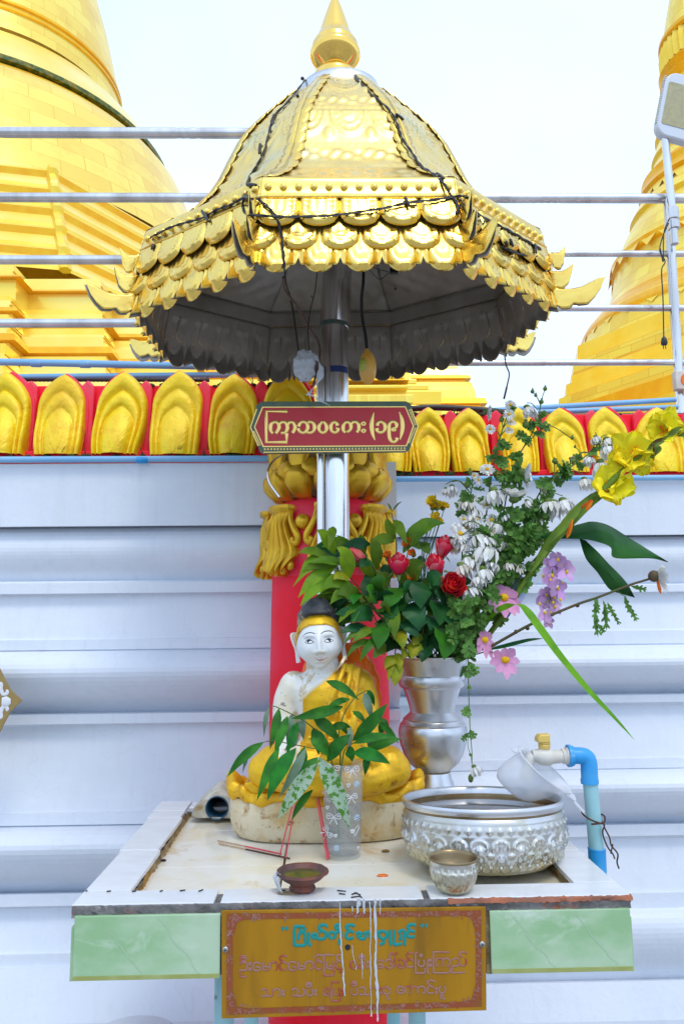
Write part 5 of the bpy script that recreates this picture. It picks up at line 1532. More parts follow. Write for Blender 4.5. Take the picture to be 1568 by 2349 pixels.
def statue():
    zf = FZ + .0005
    DY = .045
    bc = V(at(746, 1900, 1.535).x, 1.538, zf)
    t = thing('buddha_statue', 'seated Buddha statue with white chipped skin and gold robe on a cream plinth', 'statue', tuple(bc))
    k = lambda px: px * dep(V(0, 1.535, 1.15)) / F0
    # plinth
    rr = random.Random(5)
    ztop = at(746, 1838, 1.455).z
    hw, hd = .181, .086
    def oval(s, z, a, wob=0):
        e = 2.5
        c_, s_ = cos(a), sin(a)
        return V(bc.x + hw * s * (abs(c_) ** (2 / e)) * (1 if c_ > 0 else -1), bc.y + (hd * s + 0) * (abs(s_) ** (2 / e)) * (1 if s_ > 0 else -1), z)
    mb = MB(); rows = []
    H = ztop - zf
    N = 120
    ph = [rr.uniform(0, 6) for _ in range(5)]
    for s, v in ((.05, 0), (.82, 0), (.885, .012), (.92, .05), (.965, .2), (.99, .4), (1.0, .65), (1.0, .9), (.985, .98), (.93, 1.0), (.05, 1.0)):
        rows.append([oval(s * (1 + .008 * sin(3 * 2 * pi * i / N + ph[0]) + .006 * sin(7 * 2 * pi * i / N + ph[1] + v * 2) + rr.uniform(-.002, .002)), zf + v * H, 2 * pi * i / N) for i in range(N)])
    mb.grid(rows, closed=True)
    mb.build('plinth', M['plinth'], t, smooth=60)
    # ruffled gold hem lying on the plinth
    mb = MB(); rows = []
    N = 220
    for j in range(14):
        q = 2 * pi * j / 14
        row = []
        for i in range(N):
            a = 2 * pi * i / N
            wv = sin(a * 17 + 1.2 * sin(a * 5))
            side = abs(cos(a)) ** 6
            tr = .009 + .003 * wv + .006 * side
            s = 1.0 - .025 + .012 * side + .009 * wv
            base = oval(s, ztop + .004 + .004 * sin(a * 9) + side * .012, a)
            ou = U(V(cos(a) / hw, sin(a) / hd, 0))
            row.append(base + ou * (tr * .8 * cos(q)) + V(0, 0, tr * 1.15 * sin(q) + .005 * wv * cos(q)))
        rows.append(row)
    rows.append(rows[0])
    mb.grid(rows, closed=True)
    mb.build('robe_hem', M['goldrobe'], t, smooth=180)
    # body as one skin: lofted torso, limbs, lap
    mb = MB()
    def cap(pts, rad, n=14): mb.tube(catmull(pts, 5), [interp(list(zip([i / (len(rad) - 1) for i in range(len(rad))], rad)), q / (5 * (len(pts) - 1))) for q in range(5 * (len(pts) - 1) + 1)], n); mb.ball(pts[0], rad[0] * .98, 12, 8); mb.ball(pts[-1], rad[-1] * .98, 12, 8)
    rings = [(1540, 742, 44, .040, 1.487), (1556, 748, 86, .050, 1.487), (1575, 750, 93, .056, 1.485), (1600, 753, 88, .057, 1.483), (1640, 757, 77, .053, 1.483), (1680, 758, 71, .050, 1.483), (1715, 757, 78, .055, 1.482), (1760, 755, 96, .07, 1.48)]
    rows = []
    for py, cx, w, d, yc in rings:
        c = at(cx, py, yc + DY)
        rows.append([c + V(k(w) * cos(2 * pi * i / 36), d * sin(2 * pi * i / 36), 0) for i in range(36)])
    mb.grid(rows, closed=True)
    mb.f.append(tuple(range(36))[::-1]); mb.m.append(0); n_ = len(mb.v); mb.f.append(tuple(range(n_ - 36, n_))); mb.m.append(0)
    B = lambda x, y, Y=1.48: at(x, y, Y + DY)
    cap([B(739, 1515, 1.47), B(741, 1550, 1.48)], [k(37), k(42)])
    cap([B(674, 1572), B(655, 1612), B(652, 1665, 1.47), B(655, 1712, 1.44), B(664, 1742, 1.405), B(672, 1775, 1.385)], [k(34), k(29), k(26), k(22), k(18), k(10)])
    cap([B(822, 1568), B(838, 1615), B(842, 1668, 1.47), B(835, 1712, 1.44), B(792, 1742, 1.39), B(745, 1748, 1.375)], [k(36), k(31), k(30), k(28), k(24), k(17)])
    # knees, shins, lap
    cap([B(756, 1762, 1.47), B(690, 1757, 1.455), B(628, 1757, 1.43)], [k(62), k(54), k(46)])
    cap([B(756, 1762, 1.47), B(830, 1757, 1.455), B(888, 1757, 1.43)], [k(62), k(54), k(46)])
    cap([B(606, 1766, 1.43), B(690, 1786, 1.40), B(790, 1790, 1.395), B(850, 1782, 1.40)], [k(38), k(36), k(32), k(26)])
    cap([B(905, 1766, 1.43), B(840, 1788, 1.405), B(740, 1796, 1.405)], [k(38), k(36), k(28)])
    mb.box(tuple(bc + V(-.15, -.06, ztop - zf - .01)), tuple(bc + V(.15, .06, ztop - zf + .03)))
    # robe folds
    for pts, r in (([(792, 1522, 1.452), (778, 1560, 1.431), (758, 1610, 1.424), (745, 1670, 1.428), (742, 1725, 1.42)], .0055), ([(806, 1524, 1.455), (797, 1570, 1.436), (783, 1630, 1.428), (775, 1690, 1.43)], .006), ([(822, 1530, 1.455), (815, 1580, 1.44), (806, 1640, 1.434), (800, 1700, 1.43)], .006),
                   ([(786, 1640, 1.424), (788, 1668, 1.420), (775, 1690, 1.421), (792, 1700, 1.42)], .008), ([(812, 1640, 1.43), (808, 1668, 1.424), (800, 1692, 1.424)], .008), ([(700, 1640, 1.43), (740, 1660, 1.425), (775, 1668, 1.424)], .004), ([(705, 1690, 1.432), (745, 1702, 1.428), (790, 1700, 1.426)], .0045)):
        mb.tube(catmull([B(*p) for p in pts], 4), r, 8)
    line = [(640, 1790), (694, 1740), (692, 1600), (720, 1578), (752, 1556), (775, 1533), (792, 1512), (805, 1500)]
    def robe_y(px):
        if px < 694: return (1752 if 640 < px < 688 else 1700) if px > 600 else 0
        return interp([(694, 1598), (720, 1580), (752, 1556), (775, 1533), (790, 1505), (1000, 1400)], px)
    def which(p):
        px, py = pix(p)
        return 1 if py > robe_y(px) else 0
    body = remeshed('body', mb, .0028, [M['skin'], M['goldrobe']], which, t, 5)
    bb = bvh_of([body])
    mb = MB()
    P = [onto(bb, x, y, 1.43, .0005) for x, y in ((691, 1604), (700, 1596), (712, 1585), (728, 1573), (744, 1561), (758, 1549), (771, 1537), (781, 1524), (788, 1512), (791, 1505))]
    mb.tube(catmull(P, 4), .0026, 8, flat=V(0, -1, 0.2).normalized()); mb.build('robe_edge', mat('pale_robe_edge', (.72, .60, .36), .45), body)
    # neck creases
    mb = MB()
    for yy in (1546, 1553):
        mb.tube(catmull([onto(bb, x, y, 1.44, -.0006) for x, y in ((722, yy - 2), (736, yy + 2), (752, yy), (764, yy - 5))], 4), .0007, 5)
    mb.build('neck_creases', mat('crease_paint', (.52, .42, .26), .6), body)
    # ---- head
    z8 = zoom(650, 1450, 5.227)
    hc = at(*z8(770, 790), 1.452 + DY)
    ppm = dep(hc) / F0 / 5.227 / 1.09 * 1.0
    rx, ry, rz = 285 * ppm, .052, 372 * ppm
    roll = radians(3.2)
    def place(x, y, z):     # head local -> world (roll, with a slight turn and nod)
        xr, zr = x * cos(roll) - z * sin(roll), x * sin(roll) + z * cos(roll)
        return hc + V(xr, y, zr)
    def hr(az, zz):         # az 0 faces the viewer, positive to the right; zz -1..1
        c_ = sqrt(max(0, 1 - zz * zz))
        x, y = sin(az) * c_, -cos(az) * c_
        taper = 1 - .30 * smooth01((-zz - .15) / .85) * (1 if y < 0 else .6) + .0
        full = 1 + .13 * exp(-((zz + .45) / .33) ** 2) * abs(sin(az))
        X, Y_, Z = x * rx * taper * full, y * ry * (1 - .12 * smooth01((-zz - .3) / .7)), zz * rz
        if y < 0.25:
            u = x * taper * full
            f = 0
            f += .0145 * exp(-(u / (.115 + .07 * smooth01((.05 - zz) / .5))) ** 2) * smooth01((.22 - zz) / .62) * (1 - smooth01((-.36 - zz) / .10))
            f += .0050 * exp(-((abs(u) - .17) / .085) ** 2 - ((zz + .385) / .065) ** 2)
            f += .0050 * exp(-(u / .12) ** 2 - ((zz - .03) / .22) ** 2)
            f -= .0050 * exp(-((abs(u) - .43) / .19) ** 2 - ((zz - .03) / .11) ** 2)
            f += .0030 * exp(-((abs(u) - .43) / .15) ** 2 - ((zz + .02) / .06) ** 2)
            f += .0022 * exp(-((abs(u) - .42) / .30) ** 2 - ((zz - .20) / .07) ** 2)
            f += .0042 * exp(-(u / .26) ** 2 - ((zz + .60) / .038) ** 2) + .0048 * exp(-(u / .19) ** 2 - ((zz + .70) / .045) ** 2)
            f -= .0025 * exp(-(u / .28) ** 2 - ((zz + .648) / .02) ** 2)
            f -= .0020 * exp(-(u / .25) ** 2 - ((zz + .80) / .05) ** 2)
            f += .0045 * exp(-(u / .25) ** 2 - ((zz + .90) / .08) ** 2)
            f += .0035 * exp(-((abs(u) - .55) / .24) ** 2 - ((zz + .38) / .22) ** 2)
            Y_ -= f
        return place(X, Y_, Z)
    mb = MB(); rows = []
    for i in range(97):
        zz = -cos(pi * i / 96)
        rows.append([hr(2 * pi * j / 128, zz) for j in range(128)])
    mb.grid(rows, closed=True)
    head = mb.build('head', M['face'], t, smooth=180)
    hb = bvh_of([head])
    # gold band and hair as shells following the skull
    def shell(az, zz, k_=1.06):
        c_ = sqrt(max(0, 1 - zz * zz))
        return place(sin(az) * c_ * rx * k_, -cos(az) * c_ * ry * k_, zz * rz * k_)
    zlow = lambda az: interp([(0, .535), (.5, .52), (.85, .43), (1.15, .22), (1.45, -.05), (1.8, -.35), (pi, -.5)], abs(az))
    zmid = lambda az: interp([(0, .83), (.6, .81), (1.1, .72), (1.5, .55), (1.8, .3), (pi, .2)], abs(az))
    mb = MB(); rows = []
    for i, (kk, v) in enumerate(((1.0, 0), (1.06, 0.0), (1.075, .12), (1.08, .5), (1.075, .88), (1.06, 1.0))):
        rows.append([shell(a, lerp(zlow(a), zmid(a), v), kk) for a in [-1.75 + 3.5 * j / 70 for j in range(71)]])
    mb.grid(rows); mb.build('head_band', M['goldrobe'], head, smooth=70)
    mb = MB(); rows = []
    rr = random.Random(8)
    A_ = [-pi + 2 * pi * j / 96 for j in range(96)]
    front = lambda a: zmid(a) if abs(a) < 1.75 else lerp(zmid(a), -.5, smooth01((abs(a) - 1.75) / .3))
    rows.append([shell(a, front(a), 1.0) for a in A_]); rows.append([shell(a, front(a), 1.075) for a in A_])
    ring0 = [place(258 * ppm * sin(a) - 4 * ppm, -258 * ppm * cos(a) * 1.12, (790 - 440) * ppm) for a in A_]
    for q in (.4, .75):
        rows.append([shell(a, front(a), 1.09).lerp(ring0[i], q) for i, a in enumerate(A_)])
    rows.append(ring0)
    for rad, zpx in ((232, 405), (208, 375), (196, 345), (180, 312), (152, 278), (110, 250), (60, 235), (3, 230)):
        zz_ = (790 - zpx) * ppm
        rows.append([place(rad * ppm * sin(a) - 6 * ppm, -rad * ppm * cos(a) * 1.12, zz_) for a in A_])
    rows = [[p + V(rr.uniform(-1, 1), rr.uniform(-1, 1), rr.uniform(-1, 1)) * .0004 for p in r] for r in rows]
    mb.grid(rows, closed=True); mb.build('hair', M['hair'], head, smooth=180)
    # ears with long lobes
    for sg, pts in ((-1, [(448, 700, 26), (430, 745, 30), (446, 820, 24), (468, 900, 22), (486, 980, 26), (502, 1062, 24)]), (1, [(1078, 620, 24), (1098, 680, 32), (1092, 780, 26), (1088, 870, 24), (1098, 950, 30), (1112, 1022, 26)])):
        mb = MB()
        P = [at(*z8(x, y), 1.462 + DY) for i, (x, y, r) in enumerate(pts)]
        R_ = [r * ppm * .95 for x, y, r in pts]
        Q = catmull(P, 5)
        mb.tube(Q, [interp(list(zip(range(6), R_)), i / 5) for i in range(26)], 12, flat=V(.25 * sg, -1, 0).normalized())
        # thicken
        mb.v = [tuple(v) for v in mb.v]
        mb.tube(catmull([P[0] + V(-sg * .004, .004, 0), P[1] + V(sg * .003, -.002, .004), P[2] + V(sg * .002, -.003, 0), P[3] + V(0, -.002, 0)], 5), .0026, 8)
        mb.tube([P[4] + V(0, .004, 0), P[5] + V(0, .004, -.003)], [.004, .0045], 8)
        mb.build('ear', [M['skin']], head, smooth=70)
    # painted features
    def paint(name, m, lines, par=head):
        mb = MB()
        for pts, r in lines:
            P = catmull([onto(hb, *z8(x, y), 1.41, .0003) for x, y in pts], 4)
            n = len(P)
            mb.tube(P, [r * (.35 + .65 * sin(pi * (i + 1) / (n + 1))) if r > 0 else -r for i in range(n)], 6, flat=V(0, -1, 0))
        return mb.build(name, m, par, smooth=70)
    paint('eyebrows', M['ink'], [([(558, 742), (590, 708), (640, 692), (690, 695), (718, 704)], .00105), ([(792, 708), (830, 680), (880, 668), (930, 674), (968, 698)], .00105)])
    paint('eye_lines', M['ink'], [([(585, 822), (605, 798), (640, 782), (675, 795), (705, 815)], .0009), ([(585, 822), (620, 828), (660, 828), (705, 815)], .0006), ([(838, 806), (862, 780), (900, 768), (930, 778), (958, 792)], .0009), ([(838, 806), (870, 814), (915, 812), (958, 792)], .0006)])
    paint('eyelid_creases', mat('soft_grey_paint', (.45, .44, .43), .6), [([(575, 775), (620, 742), (680, 742), (722, 775)], .0006), ([(828, 760), (870, 735), (930, 730), (965, 755)], .0006), ([(738, 690), (742, 702), (750, 698)], .0006)])
    mb = MB()
    for x, y in ((640, 803), (896, 790)):
        c = onto(hb, *z8(x, y), 1.41, .0001)
        mb.ball(c, .0036, 14, 8, sq=(1.05, .12, 1.12))
    mb.build('pupils', M['ink'], head)
    paint('lips', M['lip'], [([(702, 1010), (735, 1030), (790, 1034), (845, 1024), (882, 1002)], .0011), ([(735, 1022), (770, 1012), (795, 1016), (815, 1010), (850, 1012)], .0009), ([(745, 1036), (790, 1058), (838, 1034)], .0010)])
    paint('nostrils', mat('nostril_grey', (.4, .38, .36), .6), [([(730, 965), (745, 970), (760, 966)], .0007), ([(812, 962), (828, 966), (842, 960)], .0007)])
    return t
statue()
# orange piece behind the statue
def halo():
    Y = 1.62
    t = thing('orange_vase', 'ribbed translucent orange vessel half hidden behind the statue shoulder', 'vessel', tuple(at(775, 1720, Y)))
    c = at(778, 1720, Y)
    mb = MB()
    zt = lambda py: at(778, py, Y).z
    prof = [(.03, zt(1745)), (.055, zt(1735)), (.072, zt(1700)), (.081, zt(1650)), (.084, zt(1600)), (.080, zt(1550)), (.066, zt(1515)), (.05, zt(1490)), (.046, zt(1478)), (.05, zt(1472))]
    pr = []
    for a, b in zip(prof, prof[1:]):
        for i in range(4): pr.append((lerp(a[0], b[0], i / 4), lerp(a[1], b[1], i / 4)))
    mb.lathe(pr, 96, (c.x, 1.575, 0), disp=lambda a, z, r: .0032 * abs(cos(a * 7)) - .002 + .0015 * sin(z * 190))
    # keep clear of the pole by standing in front of it
    mb.v = [(x, 1.575 + (y - 1.575) * .30, z) for x, y, z in mb.v]
    mb.build('body', M['orangepl'], t, smooth=70)
halo()

# ================================================================== THINGS ON THE TABLE
def cup():
    c = on(788, 1962, FZ + .001)
    t = thing('plastic_cup', 'clear tall plastic cup with white bow prints, half full of water, holding leaves', 'cup', (c.x, c.y, FZ))
    top = at(789, 1748, c.y).z
    H = top - FZ
    kd = dep(c + V(0, 0, .08)); r0 = 39 * kd / F0; r1 = 47.5 * kd / F0
    film = bpy.data.materials.new('frosted_cup_plastic'); film.use_nodes = True
    nt = film.node_tree; b = nt.nodes['Principled BSDF']
    b.inputs['Base Color'].default_value = (.62, .66, .68, 1); b.inputs['Roughness'].default_value = .22
    tr = nt.nodes.new('ShaderNodeBsdfTransparent'); mx = nt.nodes.new('ShaderNodeMixShader')
    no = nt.nodes.new('ShaderNodeTexNoise'); no.inputs['Scale'].default_value = 18
    mr = nt.nodes.new('ShaderNodeMapRange'); mr.inputs['To Min'].default_value = .12; mr.inputs['To Max'].default_value = .22
    tc = nt.nodes.new('ShaderNodeTexCoord'); nt.links.new(tc.outputs['Object'], no.inputs['Vector'])
    nt.links.new(no.outputs['Fac'], mr.inputs['Value']); nt.links.new(mr.outputs['Result'], mx.inputs[0])
    nt.links.new(tr.outputs[0], mx.inputs[1]); nt.links.new(b.outputs[0], mx.inputs[2])
    nt.links.new(mx.outputs[0], nt.nodes['Material Output'].inputs['Surface'])
    mb = MB()
    mb.lathe([(r0 * .2, .004), (r0 * .92, .004), (r0 * .97, 0), (r0, .002), (r0 * 1.005, .008), (lerp(r0, r1, .5), H * .5), (r1, H - .003), (r1 + .0016, H - .003), (r1 + .0018, H - .001), (r1, H), (r1 - .0006, H - .001), (lerp(r0, r1, .5) - .0006, H * .5), (r0 - .0006, .008)], 64, (c.x, c.y, FZ))
    mb.build('shell', film, t, smooth=40)
    wm = film.copy(); wm.name = 'murky_water'
    n2 = wm.node_tree.nodes; 
    for n in n2:
        if n.type == 'BSDF_PRINCIPLED': n.inputs['Base Color'].default_value = (.30, .30, .24, 1); n.inputs['Roughness'].default_value = .05
        if n.type == 'MAP_RANGE': n.inputs['To Min'].default_value = .12; n.inputs['To Max'].default_value = .18
    wh = at(789, 1838, c.y).z - FZ
    mb = MB(); mb.lathe([(.001, .006), (r0 - .002, .006), (lerp(r0, r1, wh / H) - .0016, wh), (.001, wh)], 48, (c.x, c.y, FZ)); mb.build('water', wm, t, smooth=40)
    # printed motifs wrap on the cup
    za = zoom(550, 1450, 2.613)
    def sp(x, y, lift=.0006):
        px, py = za(x, y)
        d = ray(px, py)
        # intersect the cone
        best = None
        lo_, hi_ = 0.8, 1.4
        p = CAM
        for i in range(400):
            s = lo_ + (hi_ - lo_) * i / 400
            q = CAM + d * (s / d.y)
            r = lerp(r0, r1, (q.z - FZ) / H) + lift
            if (q.x - c.x) ** 2 + (q.y - c.y) ** 2 < r * r: return q
        return at(px, py, c.y - r0)
    white = mat('white_print', (.78, .78, .82), .5)
    mb = MB()
    def S(pts, r): mb.tube(catmull([sp(x, y) for x, y in pts], 3), r * .62, 6, flat=V(0, -1, 0))
    def bow(x, y, s, rot=0):
        def T(q): return [(x + (a * cos(rot) - b_ * sin(rot)) * s, y + (a * sin(rot) + b_ * cos(rot)) * s) for a, b_ in q]
        for sg in (-1, 1):
            S(T([(0, 0), (sg * 20, -20), (sg * 42, -22), (sg * 42, 8), (sg * 20, 8), (0, 0)]), .0009)
            S(T([(sg * 22, -8), (sg * 36, -8)]), .0016)
            S(T([(sg * 3, 6), (sg * 14, 26), (sg * 26, 46)]), .0011)
        S(T([(-4, 0), (4, 2)]), .0018)
    bow(862, 1243, 1.0, .12 * -1); bow(855, 1420, .9, -.1); bow(742, 1550, 1.0, .05); bow(735, 1230, 1.0, .2); bow(700, 1650, .9, 1.0)
    for x, y, s in ((837, 1342, 1), (700, 1488, .9), (835, 1548, .9), (862, 1642, 1), (755, 1672, .9), (900, 1750, .7)):
        S([(x - 10 * s, y - 6 * s), (x - 5 * s, y - 10 * s), (x, y - 4 * s), (x + 6 * s, y - 11 * s), (x + 10 * s, y - 5 * s), (x, y + 12 * s), (x - 10 * s, y - 5 * s)], .0012)
    S([(905, 1600), (880, 1630), (878, 1675), (898, 1640), (910, 1610)], .0006)
    mb.build('white_prints', white, t)
    bl = mat('pale_blue_print', (.45, .62, .78), .5)
    mb = MB()
    for x, y in ((890, 1333), (892, 1552), (760, 1752)):
        for i in range(8):
            a = i * pi / 4
            S([(x + 5 * cos(a), y + 6 * sin(a)), (x + 20 * cos(a), y + 22 * sin(a))], .0014)
    mb.build('flower_prints', bl, t)
    mb = MB()
    for x, y in ((890, 1333), (760, 1752)): S([(x - 2, y), (x + 3, y + 1)], .0014)
    mb.build('flower_centres', mat('yellow_print', (.7, .62, .1), .5), t)
    mb = MB()       # part of the printed words that shows
    for x in (672, 690): S(arc(x, 1388, 7, 0, 360, 8, 10), .0005)
    S([(704, 1378), (704, 1398)], .0005); S([(714, 1378), (704, 1388), (714, 1398)], .0005)
    for x in (680, 698): S([(x - 7, 1428), (x + 7, 1428)], .0005); S([(x, 1428), (x, 1450)], .0005)
    S([(722, 1428), (710, 1428), (710, 1450), (722, 1450)], .0005); S([(710, 1439), (720, 1439)], .0005)
    mb.build('printed_letters', white, t)
    return t, c, r1, H
CUP, CUPC, CUPR, CUPH = cup()

def embossed_bowl(name, label, c, prof, emb, nseg, cat='bowl', m=None, water=None, inner=None):
    t = thing(name, label, cat, (c[0], c[1], c[2]))
    pr = []
    for a, b in zip(prof, prof[1:]):
        L = sqrt((a[0] - b[0]) ** 2 + (a[1] - b[1]) ** 2)
        k_ = max(1, int(L / .0022))
        for i in range(k_): pr.append((lerp(a[0], b[0], i / k_), lerp(a[1], b[1], i / k_)))
    pr.append(prof[-1])
    mb = MB(); mb.lathe(pr, nseg, c, disp=emb)
    mb.build('outer_wall', m or M['silver'], t, smooth=180)
    mb = MB(); mb.lathe(inner, 96, c); mb.build('inner_wall', M['innerbowl'], t, smooth=60)
    if water:
        mb = MB(); mb.lathe([(.0005, water[1]), (water[0], water[1])], 64, c); mb.build('water', M['water'], t)
    return t
M['innerbowl'] = mat('stained_inner_silver', (.34, .26, .15), .35, .85, col2=(.22, .14, .06), scale=14)
def big_bowl():
    c = on(1106, 1975, FZ + .001); 
    Y = 1.31
    cx = at(1106, 1830, Y).x
    k = lambda px: px * dep(V(cx, Y, 1.06)) / F0
    rim = at(1106, 1830, Y).z - (FZ + .006)
    R = k(183)
    prof = [(k(60), 0), (k(118), .001), (k(146), .05 * rim), (k(168), .18 * rim), (k(181), .36 * rim), (k(184), .60 * rim), (k(183), .72 * rim), (k(180), rim - .019), (k(178), rim - .016)]
    def emb(a, z, r):
        if z < .004 or z > rim - .019: return 0
        h = 0
        A = a * 26 / (2 * pi)
        ph = (A % 1) * 2 - 1
        n = int(A // 1)
        s = .0205                       # nominal half width of a cell
        x = ph * s
        z = (z - .002) * (.150 - .022) / (rim - .021)
        def ring(x0, z0, r0, w): return exp(-((sqrt((x - x0) ** 2 + (z - z0) ** 2) - r0) / w) ** 2)
        def dot(x0, z0, rx_, rz_): 
            q = ((x - x0) / rx_) ** 2 + ((z - z0) / rz_) ** 2
            return sqrt(1 - q) if q < 1 else 0
        # small motif row
        zr = .108
        h += .0022 * dot(0, zr, .006, .008) + .0020 * dot(s, zr, .004, .008) + .0020 * dot(-s, zr, .004, .008) + .0020 * dot(s, zr, .008, .004) + .0020 * dot(-s, zr, .008, .004)
        h += .0012 * exp(-((z - .124) / .0012) ** 2) + .0010 * exp(-((z - .094) / .0012) ** 2)
        # arches
        za = .072
        if z > za: h += .0042 * ring(0, za, s * .74, .0026)
        h += .0042 * dot(s * .74, za - .004, .0042, .006) + .0042 * dot(-s * .74, za - .004, .0042, .006)
        # flower heads and leaves
        if n % 2 == 0:
            h += .0055 * dot(0, za - .008, .0085, .010) + .0032 * ring(0, za - .008, .011, .0018) * (.6 + .4 * cos(atan2(z - za + .008, x) * 12))
            h += .0032 * dot(0, za - .034, .005, .011) + .003 * dot(.010, za - .030, .004, .009) + .003 * dot(-.010, za - .030, .004, .009)
        else:
            h += .0038 * dot(0, za + .002, .005, .012) + .003 * dot(.008, za + .006, .0035, .008) + .003 * dot(-.008, za + .006, .0035, .008)
            h += .0058 * dot(0, za - .030, .0095, .0105) + .0034 * ring(0, za - .030, .0125, .0018) * (.6 + .4 * cos(atan2(z - za + .03, x) * 14))
        h += .0042 * dot(s, za - .016, .009, .0055) + .0042 * dot(-s, za - .016, .009, .0055)
        h += .0036 * dot(s * .8, za - .040, .0045, .010) + .0036 * dot(-s * .8, za - .040, .0045, .010)
        # scroll row near the base
        zb = .020
        h += .0034 * ring(s * .5, zb + .004, .009, .0022) * (z < zb + .006) + .0034 * ring(-s * .5, zb + .004, .009, .0022) * (z < zb + .006)
        h += .0034 * dot(0, zb + .006, .0045, .0045) + .003 * dot(s, zb + .006, .0045, .0045) + .003 * dot(-s, zb + .006, .0045, .0045)
        return h * .80
    t = embossed_bowl('silver_bowl', 'large embossed silver bowl brim-full of water on the right of the table', (cx, Y, FZ + .001), prof, emb, 880,
                      inner=[(k(178), rim - .016), (k(182), rim - .012), (k(185), rim - .006), (k(184), rim - .0015), (k(181), rim), (k(177), rim - .001), (k(174), rim - .005), (k(172), rim - .012), (k(171), rim - .04)], water=(k(171.6), rim - .017))
    t.rotation_euler.x = radians(-4.0)
    t.location.z += .0060
    # the rolled rim is clean aluminium
    for ch in t.children:
        if ch.name.startswith('inner_wall'):
            ch.data.materials.append(M['alu'])
            for p in ch.data.polygons:
                if p.center.z > rim - .0108 - 0: p.material_index = 1
    return t, V(cx, Y, FZ + rim), R
BOWL, BOWLC, BOWLR = big_bowl()
def small_bowl():
    Y = on(1038, 2035, TZ).y + .02
    cc = on(1040, 2036, TZ + .0005)
    Y = 1.142
    cx = at(1040, 2000, Y).x
    k = lambda px: px * dep(V(cx, Y, 1.03)) / F0
    rim = at(1040, 1966, Y).z - TZ
    prof = [(k(18), 0), (k(30), .0005), (k(40), .006), (k(50), .018), (k(54.5), .032), (k(54), rim - .014), (k(53), rim - .007), (k(55), rim - .003)]
    def emb(a, z, r):
        if z < .005 or z > rim - .009: return 0
        A = a * 9 / (2 * pi); ph = (A % 1) * 2 - 1
        s = k(54) * 2 * pi / 18
        x = ph * s
        zc_ = rim * .48
        h = 0
        d = sqrt(x * x + (z - zc_) ** 2)
        h += .0016 * exp(-((d - .009) / .0014) ** 2) + .0020 * exp(-(d / .004) ** 2)
        h += .0014 * exp(-((sqrt((abs(x) - s) ** 2 + (z - zc_ - .002) ** 2) - .006) / .0012) ** 2)
        h += .0012 * cos(x * 900) * exp(-((z - (rim - .013)) / .002) ** 2) + .0012 * cos(x * 700) * exp(-((z - .010) / .003) ** 2)
        h += .0010 * sin(x * 520 + z * 300) * sin(z * 420)
        return h * .55
    return embossed_bowl('silver_cup', 'small embossed silver bowl in front of the large silver bowl, on the tile rim', (cx, Y, TZ + .0005), prof, emb, 360,
                         inner=[(k(55), rim - .003), (k(56.5), rim - .001), (k(55.5), rim + .0005), (k(53.5), rim), (k(52), rim - .004), (k(50), rim - .010), (k(46), rim - .018), (k(32), rim - .026), (.0005, rim - .027)])
small_bowl()

def vase():
    Y = 1.60
    cx = at(991, 1640, Y).x
    z2 = zoom(950, 1600, 2.412)
    zz = lambda y: at(991, z2(315, y)[1], Y).z
    k = lambda px: px / 2.412 / 1.09 * dep(V(cx, Y, 1.2)) / F0
    t = thing('aluminium_vase', 'tall silvery aluminium vase with flared mouth holding the big bouquet', 'vase', (cx, Y, FZ))
    z0 = FZ + .001
    prof = [(k(60), z0), (k(150), z0), (k(152), z0 + .006), (k(140), lerp(z0, zz(880), .6)), (k(122), zz(880)), (k(104), zz(830)), (k(96), zz(795)), (k(94), zz(790)), (k(100), zz(783)), (k(150), zz(738)), (k(180), zz(680)), (k(199), zz(620)), (k(207), zz(560)), (k(205), zz(530)), (k(196), zz(512)),
            (k(198), zz(503)), (k(186), zz(494)), (k(176), zz(480)), (k(178), zz(472)), (k(166), zz(462)), (k(150), zz(448)), (k(134), zz(432)), (k(136), zz(410)), (k(156), zz(340)), (k(174), zz(290)), (k(186), zz(284)), (k(196), zz(270)), (k(200), zz(245)), (k(198), zz(220)), (k(194), zz(212)), (k(206), zz(160)), (k(224), zz(112)), (k(238), zz(103)), (k(240), zz(100)), (k(234), zz(102)), (k(215), zz(125)), (k(180), zz(250)), (k(130), zz(420)), (k(10), zz(430))]
    mb = MB(); mb.lathe(prof, 96, (cx, Y, 0)); mb.build('body', M['alu'], t, smooth=35)
    mb = MB(); mb.lathe([(k(95.5), zz(797)), (k(97), zz(793)), (k(96.5), zz(789))], 64, (cx, Y, 0)); mb.build('seam_line', M['stain'], t)
    return t, V(cx, Y, zz(130))
VASE, VMOUTH = vase()

